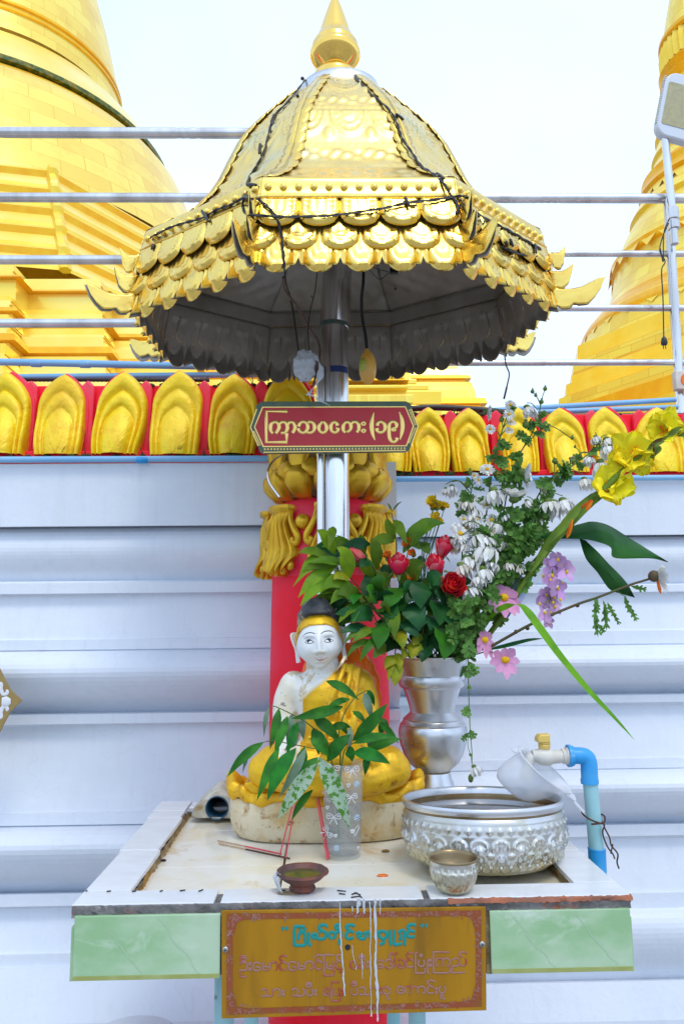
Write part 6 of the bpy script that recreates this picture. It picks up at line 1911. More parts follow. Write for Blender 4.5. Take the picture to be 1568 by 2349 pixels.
def oil_lamp():
    Y = on(693, 2045, TZ).y + .012
    Y = 1.158
    c = V(at(693, 2010, Y).x, Y, TZ + .0005)
    k = lambda px: px * dep(c) / F0
    t = thing('clay_oil_lamp', 'shallow dark clay oil lamp on the front tile rim', 'oil lamp', tuple(c))
    rim = at(693, 1999, Y).z - TZ
    mb = MB(); mb.lathe([(.0005, 0), (k(28), 0), (k(30), .003), (k(26), .0075), (k(28), .010), (k(44), rim * .62), (k(58), rim * .93), (k(60.5), rim - .0015), (k(59), rim + .0015), (k(52), rim + .001), (k(46), rim - .004), (k(36), rim - .008), (.0005, rim - .009)], 72, c, disp=lambda a, z, r: .0006 * sin(a * 5 + z * 90) + .0004 * sin(a * 11))
    b = mb.build('dish', M['clay'], t, smooth=45)
    mb = MB(); mb.lathe([(.0005, rim - .0045), (k(44), rim - .0045)], 40, c); mb.build('oil', M['oil'], t)
    mb = MB()
    for a_, dz in ((200, 0), (212, 0), (186, 0)):
        a = radians(a_); p = c + V(k(57) * cos(a), k(57) * sin(a) * .9, rim + .001)
        mb.tube([p, p + V(-.004 * cos(0), -.003, -.006), p + V(-.001, -.002, -.016), p + V(.002, 0, -.024)], [.0018, .0024, .0018, .001], 7)
    mb.build('wax_drips', M['wax'], t)
oil_lamp()

def stick(name, label, a, b, m, r=.0011, tip=None, group='incense sticks on the table'):
    mb = MB(); mb.tube([a, a.lerp(b, .5), b], r, 6)
    o = tag(mb.build(name, m), label, 'incense stick', group)
    if tip:
        f, m2 = tip
        mb = MB(); mb.tube([a.lerp(b, f), b], r * 1.25, 6); mb.build('coated_end', m2, o)
    return o
za = zoom(550, 1450, 2.613)
def T(x, y): return on(*za(x, y), FZ + .002)
def A1(x, y, Y): return at(*za(x, y), Y)
f1 = T(390, 1800); f2 = T(428, 1818)
stick('incense_stick', 'leaning pink incense stick with its foot at the tile seam, left of a pair', f1, A1(470, 1480, f1.y + .035), M['stickred'], .0012)
stick('incense_stick', 'leaning pink incense stick with its foot at the tile seam, right of a pair', f2, A1(488, 1470, f2.y + .035), M['stickred'], .0012)
f3 = T(712, 1822); f4 = T(700, 1826)
stick('incense_stick', 'incense stick leaning on the statue beside the cup, pink below and tan above', A1(572, 1010, f3.y + .15) - V(0, 0, 0), f3, M['stick'], .0013, (.55, M['stickred']))
stick('incense_stick', 'thicker incense stick leaning just left of the clear cup', A1(560, 1040, f4.y + .145), f4, M['stick'], .0012, (.55, M['stickred']))
stick('incense_stick', 'incense stick lying on the cream tiles, its reddish end towards the seam, front one', T(-10, 1722), T(455, 1820), M['stick'], .0011, (.4, M['wire']))
stick('incense_stick', 'incense stick lying on the cream tiles, rear one of the crossed pair', T(-16, 1702), T(400, 1790), M['stick'], .0010, (.45, M['stickred']))
# bits on the rim and floor
def bit(name, label, cat, c, r, m, sq, group=None):
    mb = MB(); mb.ball(c, r, 10, 7, sq=sq)
    rr = random.Random(int(c.x * 1e5))
    mb.v = [tuple(Vector(v) + V(rr.uniform(-1, 1), rr.uniform(-1, 1), rr.uniform(-.3, .3)) * r * .12) for v in mb.v]
    return tag(mb.build(name, m), label, cat, group)
z3 = zoom(500, 2150, 1.96)
bit('flower_petal', 'small orange petal lying on the cream tiles behind the oil lamp', 'petal', on(876, 2008, FZ + .0012), .009, mat('orange_petal', (.8, .16, .01), .6), (1.0, .55, .18))
bit('wet_leaf', 'small brown wet leaf scrap on the cream tiles in front of the statue plinth', 'leaf', on(884, 1952, FZ + .0012), .009, mat('brown_leaf_scrap', (.22, .13, .03), .35), (.8, .6, .25))
bit('wax_pool', 'flat tan wax spill under the clay oil lamp', 'wax', on(672, 2048, TZ + .0008), .020, mat('tan_wax', (.40, .30, .17), .5), (1.2, .35, .05))
z4 = zoom(150, 1900, 1.845)
for i, (a, b) in enumerate((((1278, 602), (1318, 606)), ((1286, 616), (1315, 620)), ((1345, 620), (1370, 612)), ((1358, 612), (1385, 622)), ((1342, 634), (1382, 628)), ((1380, 625), (1392, 635)))):
    mb = MB(); mb.tube([on(*z4(*a), TZ + .0014), on(*z4(*b), TZ + .0014)], [.0009, .0007], 6)
    tag(mb.build('burnt_match', M['match']), 'bit of burnt black wick on the front tile rim right of the oil lamp', 'burnt wick', 'burnt wick bits right of the oil lamp')
for i, (a, b) in enumerate((((1008, 598), (1040, 602)), ((640, 606), (660, 598)), ((553, 604), (578, 600)), ((462, 606), (474, 602)), ((333, 607), (352, 604)), ((120, 605), (128, 603)), ((216, 607), (236, 604)))):
    mb = MB(); mb.tube([on(*z4(*a), TZ + .0014), on(*z4(*b), TZ + .0014)], [.0010, .0008], 6)
    tag(mb.build('burnt_match', M['match']), 'bit of burnt black wick along the seam of the left front tile rim', 'burnt wick', 'burnt wick bits along the left rim')
mb = MB(); c = T(0, 0); c = on(*z4(478, 463), FZ + .002); mb.ball(c, .0035, 10, 6, sq=(1.4, .6, .6))
tag(mb.build('dead_insect', M['match']), 'tiny dark insect on the cream tiles at the left', 'insect')

def faucet():
    Y = 1.36
    z2 = zoom(950, 1600, 2.412)
    P = lambda x, y, d=0: at(*z2(x, y), Y + d)
    k = lambda px: px / 2.412 / 1.09 * dep(P(1290, 900)) / F0
    t = thing('water_tap', 'white tap with yellow handle on a blue elbow and pale teal standpipe beside the table', 'tap', tuple(P(1305, 1400)))
    bot = P(1310, 1500); 
    mb = MB(); mb.tube(catmull([V(bot.x - .25, Y + .22, .86), V(bot.x - .08, Y + .10, .86), V(bot.x - .015, Y + .03, .868), V(bot.x, Y, .895), P(1310, 1400), P(1304, 1260)], 5), k(52), 24); mb.tube([P(1303, 1262), P(1303, 1257)], [k(54), k(53)], 24); mb.build('lower_coupling', M['fitblue'], t)
    mb = MB(); mb.tube([P(1305, 1300), P(1264, 850)], k(44), 24); mb.build('standpipe', M['pvcteal'], t)
    mb = MB()
    E = [P(1262, 862), P(1259, 800), P(1256, 745), P(1244, 712), P(1215, 700), P(1170, 698), P(1128, 699)]
    mb.tube(catmull(E, 6), [k(50)] * 37, 24); mb.tube([P(1262, 866), P(1260, 838)], k(53), 24); mb.tube([P(1160, 699), P(1150, 699)], k(60), 24); mb.tube([P(1145, 699), P(1128, 699)], k(66), 24); mb.tube([P(1158, 699), P(1144, 699)], [k(54), k(66)], 24)
    mb.build('elbow', M['fitblue'], t)
    mb = MB()
    mb.tube([P(1130, 700), P(1117, 700)], k(52), 10); mb.tube([P(1118, 700), P(1112, 700)], [k(47), k(44)], 20); mb.tube([P(1113, 701), P(1095, 702)], k(46), 8)
    mb.tube([P(1096, 703), P(1040, 706), P(1020, 708), P(985, 706), P(960, 702), P(945, 698), P(915, 696)], [k(38), k(40), k(48), k(50), k(46), k(40), k(32)], 24)
    mb.tube(catmull([P(920, 700), P(900, 720), P(888, 760), P(880, 840)], 5), [k(30)] * 11 + [k(36)] * 5, 18)
    mb.tube([P(987, 668), P(987, 655)], k(32), 14)
    mb.build('valve_body', M['whiteplastic'], t, smooth=45)
    mb = MB(); mb.tube([P(988, 660), P(988, 628)], [k(34), k(38)], 16); mb.tube([P(988, 630), P(988, 604)], [k(38), k(36)], 16)
    a, b = P(950, 612), P(1026, 568)
    mb.poly([P(950, 622, -.012), P(1024, 622, -.012), P(1026, 568, -.012), P(1010, 572, -.012), P(965, 574, -.012), P(950, 596, -.012)], V(0, .024, 0))
    mb.build('handle', M['yellowplastic'], t, smooth=30, bevel=.002)
    return t
faucet()
def tie_wire():
    Y = 1.345
    z2 = zoom(950, 1600, 2.412)
    P = lambda x, y, d=0: at(*z2(x, y), Y + d)
    mb = MB()
    mb.tube(catmull([P(1222, 1045), P(1214, 1038), P(1222, 1052), P(1250, 1075, -.012), P(1300, 1098, -.014), P(1345, 1106, -.004), P(1352, 1068, .01), P(1325, 1050, .02), P(1290, 1060, .04)], 5), .0016, 6)
    mb.tube(catmull([P(1272, 1112, -.016), P(1310, 1108, -.014), P(1340, 1104, -.006)], 5), .0016, 6)
    mb.tube(catmull([P(1338, 1095), P(1350, 1120), P(1340, 1150), P(1345, 1190), P(1370, 1250), P(1400, 1290), P(1412, 1320)], 5), .0014, 6)
    mb.tube(catmull([P(1345, 1105), P(1352, 1135), P(1380, 1190), P(1392, 1240), P(1430, 1290), P(1426, 1340), P(1438, 1380)], 5), .0014, 6)
    mb.tube(catmull([P(1400, 1232), P(1388, 1290)], 5), .0012, 6)
    tag(mb.build('tie_wire', M['wire']), 'rusty wire twisted round the standpipe with loose hanging ends', 'wire')
tie_wire()
def dipper():
    z2 = zoom(950, 1600, 2.412)
    Y = 1.345
    m = mat('milky_plastic', (.80, .82, .86), .25)
    nt = m.node_tree; b = nt.nodes['Principled BSDF']
    tr = nt.nodes.new('ShaderNodeBsdfTransparent'); mx = nt.nodes.new('ShaderNodeMixShader'); mx.inputs[0].default_value = .42
    nt.links.new(tr.outputs[0], mx.inputs[1]); nt.links.new(b.outputs[0], mx.inputs[2]); nt.links.new(mx.outputs[0], nt.nodes['Material Output'].inputs['Surface'])
    P = lambda x, y, d=0: at(*z2(x, y), Y + d)
    t = thing('plastic_dipper', 'milky white plastic dipper hooked over the rim of the large silver bowl', 'dipper', tuple(P(960, 850)))
    a, b_ = P(818, 668), P(1128, 918)
    c = (a + b_) / 2; R = (a - b_).length / 2
    ax = U(b_ - a)
    nn = V(-ax.z, 0, ax.x)          # perpendicular in the picture plane, up-right
    if nn.z < 0: nn = -nn
    nrm = U(nn + V(0, -.30, 0)); side = nrm.cross(ax)
    mb = MB(); rows = []
    for r_, d in ((1.12, .004), (1.10, .006), (1.0, .004), (.97, .0), (.95, -.012), (.90, -.030), (.80, -.047), (.62, -.057), (.3, -.061), (.01, -.061)):
        rows.append([c + (ax * cos(2 * pi * i / 56) + side * sin(2 * pi * i / 56) * .82) * (R * r_ * .90) + nrm * d + ax * (-.022 * (-d / .06)) for i in range(56)])
    mb.grid(rows, closed=True); mb.build('cup', m, t, smooth=60, solid=(.0012, -1))
    mb = MB(); Q = catmull([b_ - ax * .006, b_ + ax * .012 + V(0, -.004, 0), P(1165, 968, -.01), P(1200, 1012, -.012), P(1226, 1040, -.012)], 5)
    rows = []
    for i, p in enumerate(Q):
        w = lerp(.018, .0035, min(1, i / len(Q) * 1.25))
        rows.append([p - side * w - nrm * .001, p - side * w * .5 + nrm * .002, p + side * w * .5 + nrm * .002, p + side * w - nrm * .001])
    mb.grid(rows); mb.build('handle', m, t, smooth=70, solid=(.002, 0))
    mb = MB(); mb.tube([a + ax * .004, P(800, 665), P(788, 654)], [.005, .003, .0015], 8); mb.build('hook', m, t)
dipper()

# left edge ornament and the white pot below
def edge_plate():
    Y = 1.9
    z2 = zoom(0, 1650, 2.5825)
    P = lambda x, y, d=0: at(*z2(x, y), Y) + V(0, d, 0)
    t = thing('ornate_plate', 'pointed gold plate with white scrollwork at the left edge of the view', 'plate', tuple(P(0, 260)))
    half = [(-360, -130), (-250, -60), (-120, 0), (-40, 20), (0, 55), (30, 115), (70, 190), (145, 262)]
    out = half + [(x, 524 - y) for x, y in half[::-1][1:]] + [(-470, 524 + 60), (-540, 262), (-470, -60)]
    mb = MB(); mb.poly([P(x, y) for x, y in out], V(0, .004, 0)); b = mb.build('plate', mat('dull_gold_plate', (.36, .25, .08), .4, .35, col2=(.32, .22, .08), scale=30), t, smooth=0, bevel=.001)
    w = mat('white_scroll_paint', (.72, .73, .76), .5)
    mb = MB(); fl = V(0, -1, 0)
    for sg in (1, -1):
        T_ = lambda q: [P(x, 262 + sg * (y - 262), -.0008) for x, y in q]
        stroke(mb, T_([(-60, 180), (-20, 170), (10, 190), (20, 220), (45, 218), (50, 205), (40, 200)]), .004, fl)
        stroke(mb, T_([(-40, 230), (0, 205), (12, 160), (0, 150)]), .004, fl)
        stroke(mb, T_([(-110, 200), (-80, 160), (-40, 150), (-20, 165)]), .005, fl)
        stroke(mb, T_([(-200, 220), (-160, 170), (-120, 165), (-110, 200), (-140, 215)]), .005, fl)
    mb.tube([P(15, 270, -.001), P(44, 270, -.001), P(72, 268, -.001)], [.010, .013, .006], 10, flat=fl)
    mb.build('white_scrolls', w, b)
    mb = MB(); mb.tube([V(P(-200, 262).x, Y + .004, P(-200, 262).z), V(P(-200, 262).x, 2.1, P(-200, 262).z)], .006, 8); mb.build('bracket', M['steel'], t)
edge_plate()
def white_pot():
    Y = 1.75
    c = at(302, 2365, Y)
    t = thing('white_pot', 'rounded white pot lid just showing at the bottom left under the table', 'pot', (c.x, Y, 0))
    k = 100 * 1.9 / F0
    zt = at(302, 2366, Y).z
    mb = MB(); mb.lathe([(k * .8, 0), (k * .95, .05), (k, .2), (k * .97, zt - .06), (k * .9, zt - .03), (k * .86, zt - .012), (k * .5, zt - .002), (.001, zt)], 56, (c.x, Y, 0)); mb.build('body', mat('white_enamel', (.62, .66, .70), .35), t, smooth=50)
white_pot()
# ================================================================== PLANTS
def leafmat(name, col, col2, scale=30, lo=.42, hi=.62, rough=.42, tl=.25, dirt=None):
    m = mat(name, col, rough + .08, col2=col2, scale=scale, lo=lo, hi=hi, dirt=dirt, bump=(120, .15, .001), spec=.22)
    nt = m.node_tree; b = nt.nodes['Principled BSDF']
    tr = nt.nodes.new('ShaderNodeBsdfTranslucent'); mx = nt.nodes.new('ShaderNodeMixShader'); mx.inputs[0].default_value = tl
    src = b.inputs['Base Color'].links[0].from_socket
    ge = nt.nodes.new('ShaderNodeNewGeometry'); hs = nt.nodes.new('ShaderNodeHueSaturation')
    for sock, a_, b_ in (('Value', .72, 1.22), ('Hue', .488, .512)):
        wn = nt.nodes.new('ShaderNodeMath'); wn.operation = 'MULTIPLY_ADD'; wn.inputs[1].default_value = b_ - a_; wn.inputs[2].default_value = a_
        fr = nt.nodes.new('ShaderNodeMath'); fr.operation = 'FRACT'; mu = nt.nodes.new('ShaderNodeMath'); mu.operation = 'MULTIPLY'; mu.inputs[1].default_value = 1.0 if sock == 'Value' else 7.31
        nt.links.new(ge.outputs['Random Per Island'], mu.inputs[0]); nt.links.new(mu.outputs[0], fr.inputs[0]); nt.links.new(fr.outputs[0], wn.inputs[0]); nt.links.new(wn.outputs[0], hs.inputs[sock])
    nt.links.new(src, hs.inputs['Color']); src = hs.outputs['Color']; nt.links.new(src, b.inputs['Base Color'])
    nt.links.new(src, tr.inputs['Color'])
    nt.links.new(b.outputs[0], mx.inputs[1]); nt.links.new(tr.outputs[0], mx.inputs[2])
    nt.links.new(mx.outputs[0], nt.nodes['Material Output'].inputs['Surface'])
    return m
G = {}
G['willow'] = leafmat('dark_slender_leaf', (.018, .135, .014), (.035, .21, .018), 40)
G['grey'] = leafmat('grey_leaf_underside', (.16, .24, .17), (.12, .20, .12), 40, tl=.15)
G['spotted'] = leafmat('residue_spotted_leaf', (.30, .42, .30), (.06, .20, .02), 130, lo=.5, hi=.56, tl=.15)
G['laurel'] = leafmat('yellowish_green_leaf', (.20, .34, .012), (.12, .25, .012), 22)
G['olive'] = leafmat('olive_leaf', (.13, .23, .012), (.07, .16, .012), 22)
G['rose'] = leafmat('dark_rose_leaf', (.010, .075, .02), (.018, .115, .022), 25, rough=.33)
G['roselit'] = leafmat('lit_rose_leaf', (.04, .21, .015), (.03, .15, .012), 25, rough=.33)  # brighter copy of the rose leaf, light put into its colour
G['yellowing'] = leafmat('yellowing_leaf', (.36, .34, .012), (.17, .25, .012), 40, dirt=((.28, .16, .03), 50, .62, .70))
G['mum'] = leafmat('grey_green_lobed_leaf', (.075, .19, .03), (.12, .27, .05), 45)
G['stem'] = leafmat('green_stem', (.10, .19, .045), (.07, .14, .03), 40, tl=.1)
G['darkstem'] = leafmat('brownish_stem', (.11, .075, .04), (.08, .10, .03), 40, tl=.0)
G['canna'] = leafmat('broad_dark_green_leaf', (.012, .085, .02), (.03, .16, .02), 9, rough=.35)
G['grass'] = leafmat('bright_grass_blade', (.17, .46, .02), (.12, .36, .02), 30, tl=.35)
G['glad'] = leafmat('gladiolus_stalk_green', (.17, .28, .03), (.10, .20, .025), 24, dirt=((.10, .05, .012), 17, .56, .64))
G['white'] = leafmat('white_petal', (.86, .86, .85), (.80, .79, .72), 45, tl=.3, rough=.55)
G['whiteold'] = leafmat('wilted_white_petal', (.74, .70, .62), (.52, .40, .26), 55, lo=.55, hi=.7, tl=.2, rough=.6)
G['yellow'] = leafmat('yellow_petal', (.86, .62, .01), (.80, .50, .01), 45, tl=.3, rough=.5)
G['gladyel'] = leafmat('gladiolus_yellow_petal', (.99, .90, .03), (.98, .80, .015), 26, tl=.16, rough=.5)
G['orange'] = leafmat('orange_petal_marks', (.85, .22, .02), (.75, .14, .01), 45, tl=.3)
G['pink'] = leafmat('pink_cosmos_petal', (.80, .38, .60), (.72, .30, .54), 40, tl=.25, rough=.5)
G['lilac'] = leafmat('lilac_orchid_petal', (.58, .32, .62), (.66, .42, .66), 40, tl=.25, rough=.5)
G['rosered'] = leafmat('red_rose_petal', (.84, .03, .03), (.66, .012, .014), 40, tl=.2, rough=.5)
G['rosepink'] = leafmat('coral_pink_rose_petal', (.95, .09, .15), (.97, .26, .30), 30, tl=.25, rough=.5)
G['rosedeep'] = leafmat('deep_red_rose_petal', (.80, .015, .05), (.85, .03, .07), 40, tl=.2, rough=.5)
G['budpink'] = leafmat('pale_pink_rose_petal', (.80, .22, .26), (.80, .09, .12), 26, tl=.25, rough=.5)
G['brown'] = leafmat('withered_brown', (.26, .11, .04), (.14, .07, .025), 45, tl=.1, rough=.7)
G['center'] = leafmat('yellow_flower_centre', (.70, .40, .01), (.80, .52, .02), 200, tl=0, rough=.8)
G['calyx'] = leafmat('green_calyx', (.10, .18, .04), (.16, .24, .05), 60, tl=.1)

PROFS = {
    'lance': [(0, .06), (.1, .45), (.25, .85), (.4, 1.0), (.6, .86), (.8, .48), (.93, .17), (1, .01)],
    'ovate': [(0, .08), (.08, .5), (.22, .92), (.38, 1.0), (.58, .88), (.78, .56), (.92, .22), (1, .01)],
    'petal': [(0, .3), (.2, .55), (.5, .9), (.75, 1.0), (.9, .8), (1, .2)],
    'long': [(0, .4), (.15, .8), (.4, 1), (.7, .75), (.9, .35), (1, .02)],
    'blade': [(0, .7), (.2, 1), (.5, .85), (.8, .45), (1, .01)],
}
def leaf(mb, pts, w, nrm, fold=.25, prof='lance', n=10, wave=0, curl=0, m=0, twist=0):
    """pts: centre line from base to tip; w: half width; nrm: rough facing direction"""
    P = catmull(pts, max(2, n // (len(pts) - 1)))
    N = len(P) - 1
    rows = [[], [], [], [], []]
    L = sum((b - a).length for a, b in zip(P, P[1:]))
    for i, p in enumerate(P):
        t = i / N
        d = U(P[min(i + 1, N)] - P[max(i - 1, 0)])
        s = d.cross(nrm)
        if s.length < 1e-5: s = d.orthogonal()
        s = U(s); u = U(s.cross(d))
        if twist:
            a = twist * t; s, u = s * cos(a) + u * sin(a), u * cos(a) - s * sin(a)
        ww = w * interp(PROFS[prof], t)
        e = fold * ww
        wv = wave * ww * sin(t * 19 + w * 900)
        cu = -curl * ww
        rows[0].append(p + s * ww * (1 - .15 * abs(curl)) + u * (e + wv + cu))
        rows[1].append(p + s * ww * .5 + u * (e * .62 + cu * .2))
        rows[2].append(p)
        rows[3].append(p - s * ww * .5 + u * (e * .62 + cu * .2))
        rows[4].append(p - s * ww * (1 - .15 * abs(curl)) + u * (e - wv + cu))
    mb.grid(rows, m=m)
def droop(a, b, sag, k=1):
    """centre line from a to b bowed by vector sag"""
    return [a, a.lerp(b, .33) + sag * .85, a.lerp(b, .67) + sag * .9, b]
TOC = V(0, -1, .15)
def facing(r, sx=.5, sz=.4):
    return U(V(r.uniform(-sx, sx), -1, r.uniform(-sz + .25, sz + .25)))
def lobed(mb, base, tip, w, nrm, r, m=0):
    w *= .92
    """chrysanthemum leaf: a blade with two or three pairs of side lobes"""
    d = tip - base; L = d.length; d = U(d); s = U(d.cross(nrm)); u = U(s.cross(d))
    leaf(mb, droop(base, tip, -u * L * .06), w * .42, nrm, .15, 'ovate', 6, m=m)
    for t, k in ((.22, .55), (.48, .8), (.72, .6)):
        for sg in (-1, 1):
            b0 = base + d * L * t
            q = b0 + s * sg * w * k * r.uniform(.85, 1.15) + d * L * .20 + u * r.uniform(-.1, .12) * w
            leaf(mb, [b0 - d * L * .03, b0.lerp(q, .5) + u * .04 * w, q], w * .24, nrm, .1, 'petal', 4, m=m)
def daisy(mp, mc, c, nrm, R, n, r, cup=.0, hang=.0, w=.2, cr=.28, layers=1, prof='petal'):
    """ray flower: petals into mp, disc into mc"""
    nrm = U(nrm); a = U(nrm.orthogonal()); b = nrm.cross(a)
    for ly in range(layers):
        for i in range(n):
            th = 2 * pi * (i + .5 * ly + r.uniform(-.18, .18)) / n
            d = a * cos(th) + b * sin(th)
            Rr = R * r.uniform(.86, 1.06) * (1 - .18 * ly)
            lift = cup + .16 * ly + r.uniform(-.08, .08)
            tip = c + d * Rr * cos(lift) + nrm * Rr * sin(lift) + V(0, 0, -hang * Rr * r.uniform(.7, 1.2))
            mid = c + d * Rr * .5 * cos(lift * .6) + nrm * Rr * .5 * sin(lift * .8) + V(0, 0, -hang * Rr * .15)
            leaf(mp, [c + d * R * cr * .5, mid, tip], R * w * r.uniform(.85, 1.15), nrm if lift < .9 else nrm * .4 - d, .12, prof, 4)
    if mc is not None:
        mc.ball(c + nrm * R * .03, R * cr, 14, 8, sq=(1, 1, .8))
def hangmum(mp, mg, c, R, r, ax=None):
    """drooping half-closed white chrysanthemum: petals fall from a green cap"""
    ax = U(ax or V(r.uniform(-.35, .35), r.uniform(-.5, .1), -1))
    a = U(ax.orthogonal()); b = ax.cross(a)
    for ly in range(2):
        n = 11 if ly == 0 else 7
        for i in range(n):
            th = 2 * pi * (i + r.uniform(-.25, .25)) / n
            d = a * cos(th) + b * sin(th)
            sp = r.uniform(.55, .95) - .25 * ly
            L = R * r.uniform(.85, 1.4)
            t0 = c + d * R * .12
            mid = c + d * R * (.2 + sp * .6) + ax * L * .35
            tip = c + d * R * (sp + r.uniform(-.05, .12)) + ax * L
            leaf(mp, [t0, mid, tip], R * .19 * r.uniform(.8, 1.2), d + V(0, 0, .01), .2, 'petal', 4)
    mg.ball(c - ax * R * .05, R * .34, 10, 7, sq=(1, 1, .75))
def rose(mp, c, ax, R, r, openness=.5, n=16):
    """spiral of cupped petals round the axis ax"""
    ax = U(ax); a = U(ax.orthogonal()); b = ax.cross(a)
    for i in range(n):
        q = i / (n - 1)
        th = i * 2.39996
        rad = R * (.10 + .62 * q ** .8 * (.45 + .55 * openness))
        h = R * (1.5 - .25 * q) * (1.12 - .25 * openness)
        half = lerp(1.35, .68, q)
        rows = []
        NV, NU = 7, 9
        for v in range(NV + 1):
            t = v / NV
            row = []
            for k in range(NU + 1):
                s = k / NU * 2 - 1
                an = th + s * half
                prof_r = rad * (sin(pi * min(1, .12 + .62 * t)) ** .7) * (1 + openness * q * .85 * t ** 3)
                edge = 1 - .28 * s * s * t - .0 
                hh = h * t * edge - R * openness * q * .55 * t ** 4
                rip = 1 + (.05 * sin(s * 5 + i) + .05 * sin(s * 11 + 2 * i)) * t * t
                row.append(c + (a * cos(an) + b * sin(an)) * prof_r * rip + ax * (hh - R * .55))
            rows.append(row)
        mp.grid(rows, m=i % 2)
def stemtube(mb, pts, r0, r1, n=6, m=0):
    P = catmull(pts, 6)
    k = len(P) - 1
    mb.tube(P, [lerp(r0, r1, i / k) for i in range(k + 1)], n, m=m)
    return P

# ---- sprigs in the clear cup ------------------------------------------------
za = zoom(550, 1450, 2.613)
cy0 = CUPC.y
DYC = CUPC.y - 1.285
def sprig(label, stem, leaves, name='leafy_sprig'):
    t = thing(name, label, 'sprig', tuple(V(CUPC.x, CUPC.y, FZ + .02)), 'leafy sprigs in the clear cup')
    r = random.Random(len(label) * 7)
    mb = MB()
    pts = [V(CUPC.x + r.uniform(-.012, .012), CUPC.y + r.uniform(-.01, .01), FZ + .03)] + [at(*za(x, y), Y + DYC) for x, y, Y in stem]
    stemtube(mb, pts, .0014, .0007)
    mb.build('stem', G['stem'], t)
    by = {}
    for (x0, y0, x1, y1, w, key, Y0, Y1) in leaves:
        m_ = by.setdefault(key, MB())
        a, b = at(*za(x0, y0), Y0 + DYC), at(*za(x1, y1), Y1 + DYC)
        # bow the leaf
        d = U(b - a); s = U(d.cross(V(0, -1, 0)))
        sag = V(0, 0, -.0) + s * r.uniform(-.05, .05) * (b - a).length + V(0, -.008, .004)
        hw = w * .5 / 2.613 / 1.09 * 1.28 / F0
        leaf(m_, droop(a, a + (b - a) * 1.10, sag), hw * 1.08, U(V(r.uniform(-.5, .5), -1, r.uniform(.0, .5))), r.uniform(.15, .4), 'lance', 12)
    for key, m_ in by.items():
        m_.build('leaves', G[key], t, smooth=70)
    return t
W_, GR, SP = 'willow', 'grey', 'spotted'
sprig('leafy sprig in the clear cup arching left across the white arm of the statue', [(715, 1110, 1.29), (620, 980, 1.28), (520, 905, 1.27), (380, 835, 1.27), (330, 820, 1.27)],
      [(385, 840, 330, 1085, 60, W_, 1.27, 1.26), (322, 830, 290, 1010, 34, GR, 1.27, 1.27), (440, 890, 362, 1120, 66, W_, 1.27, 1.25), (470, 875, 440, 1060, 60, GR, 1.275, 1.27), (505, 930, 440, 1120, 64, W_, 1.27, 1.25), (540, 900, 545, 1030, 60, GR, 1.28, 1.28), (802, 828, 495, 900, 74, W_, 1.28, 1.25), (612, 985, 700, 1140, 96, W_, 1.28, 1.27), (605, 895, 768, 1055, 78, W_, 1.27, 1.27)])
sprig('leafy sprig in the clear cup drooping low to the left over the gold hem', [(720, 1150, 1.285), (600, 1100, 1.26), (450, 1070, 1.25), (350, 1050, 1.25), (280, 1062, 1.25)],
      [(285, 1060, 68, 1268, 62, W_, 1.25, 1.25), (190, 1110, 150, 1250, 30, GR, 1.255, 1.255), (385, 1090, 252, 1412, 74, W_, 1.25, 1.24), (495, 1100, 325, 1412, 104, W_, 1.24, 1.23), (560, 1100, 400, 1395, 60, GR, 1.25, 1.24), (552, 1090, 488, 1330, 74, W_, 1.255, 1.25), (636, 1160, 488, 1400, 96, W_, 1.25, 1.24), (636, 1200, 400, 1532, 100, SP, 1.245, 1.215), (605, 1370, 478, 1555, 54, W_, 1.25, 1.23), (515, 1035, 430, 1110, 50, GR, 1.26, 1.26)])
sprig('leafy sprig in the clear cup reaching up over the gold robe of the statue', [(785, 1170, 1.29), (770, 1050, 1.285), (800, 900, 1.285), (870, 780, 1.29), (940, 730, 1.30), (960, 722, 1.30)],
      [(692, 660, 888, 776, 58, W_, 1.28, 1.27), (848, 780, 700, 850, 44, W_, 1.285, 1.28), (940, 738, 985, 900, 62, GR, 1.295, 1.285), (960, 724, 1004, 815, 50, W_, 1.30, 1.30), (865, 858, 945, 932, 44, W_, 1.285, 1.28), (770, 930, 832, 1012, 40, W_, 1.29, 1.29), (720, 972, 845, 965, 52, W_, 1.29, 1.29), (850, 960, 845, 1110, 40, GR, 1.285, 1.285), (700, 1185, 842, 1025, 92, W_, 1.275, 1.27), (608, 965, 640, 1130, 70, W_, 1.285, 1.28)])
sprig('leafy sprig in the clear cup fanning right, with a spotted leaf before the cup', [(800, 1170, 1.295), (850, 1080, 1.29), (930, 1040, 1.29), (1010, 960, 1.29)],
      [(866, 1052, 1072, 828, 88, W_, 1.28, 1.27), (870, 1068, 1125, 1030, 56, W_, 1.275, 1.265), (868, 1128, 1088, 1195, 84, W_, 1.27, 1.255), (940, 1118, 1165, 1042, 66, W_, 1.28, 1.28), (1030, 925, 1152, 1055, 46, W_, 1.295, 1.29), (1045, 903, 1098, 990, 44, W_, 1.30, 1.30), (1050, 935, 1045, 1020, 44, W_, 1.30, 1.30), (960, 1140, 945, 1268, 52, W_, 1.275, 1.27), (980, 985, 975, 1100, 60, GR, 1.30, 1.29), (830, 1100, 860, 1180, 70, W_, 1.285, 1.28), (640, 1158, 828, 1585, 112, SP, 1.245, 1.213)])

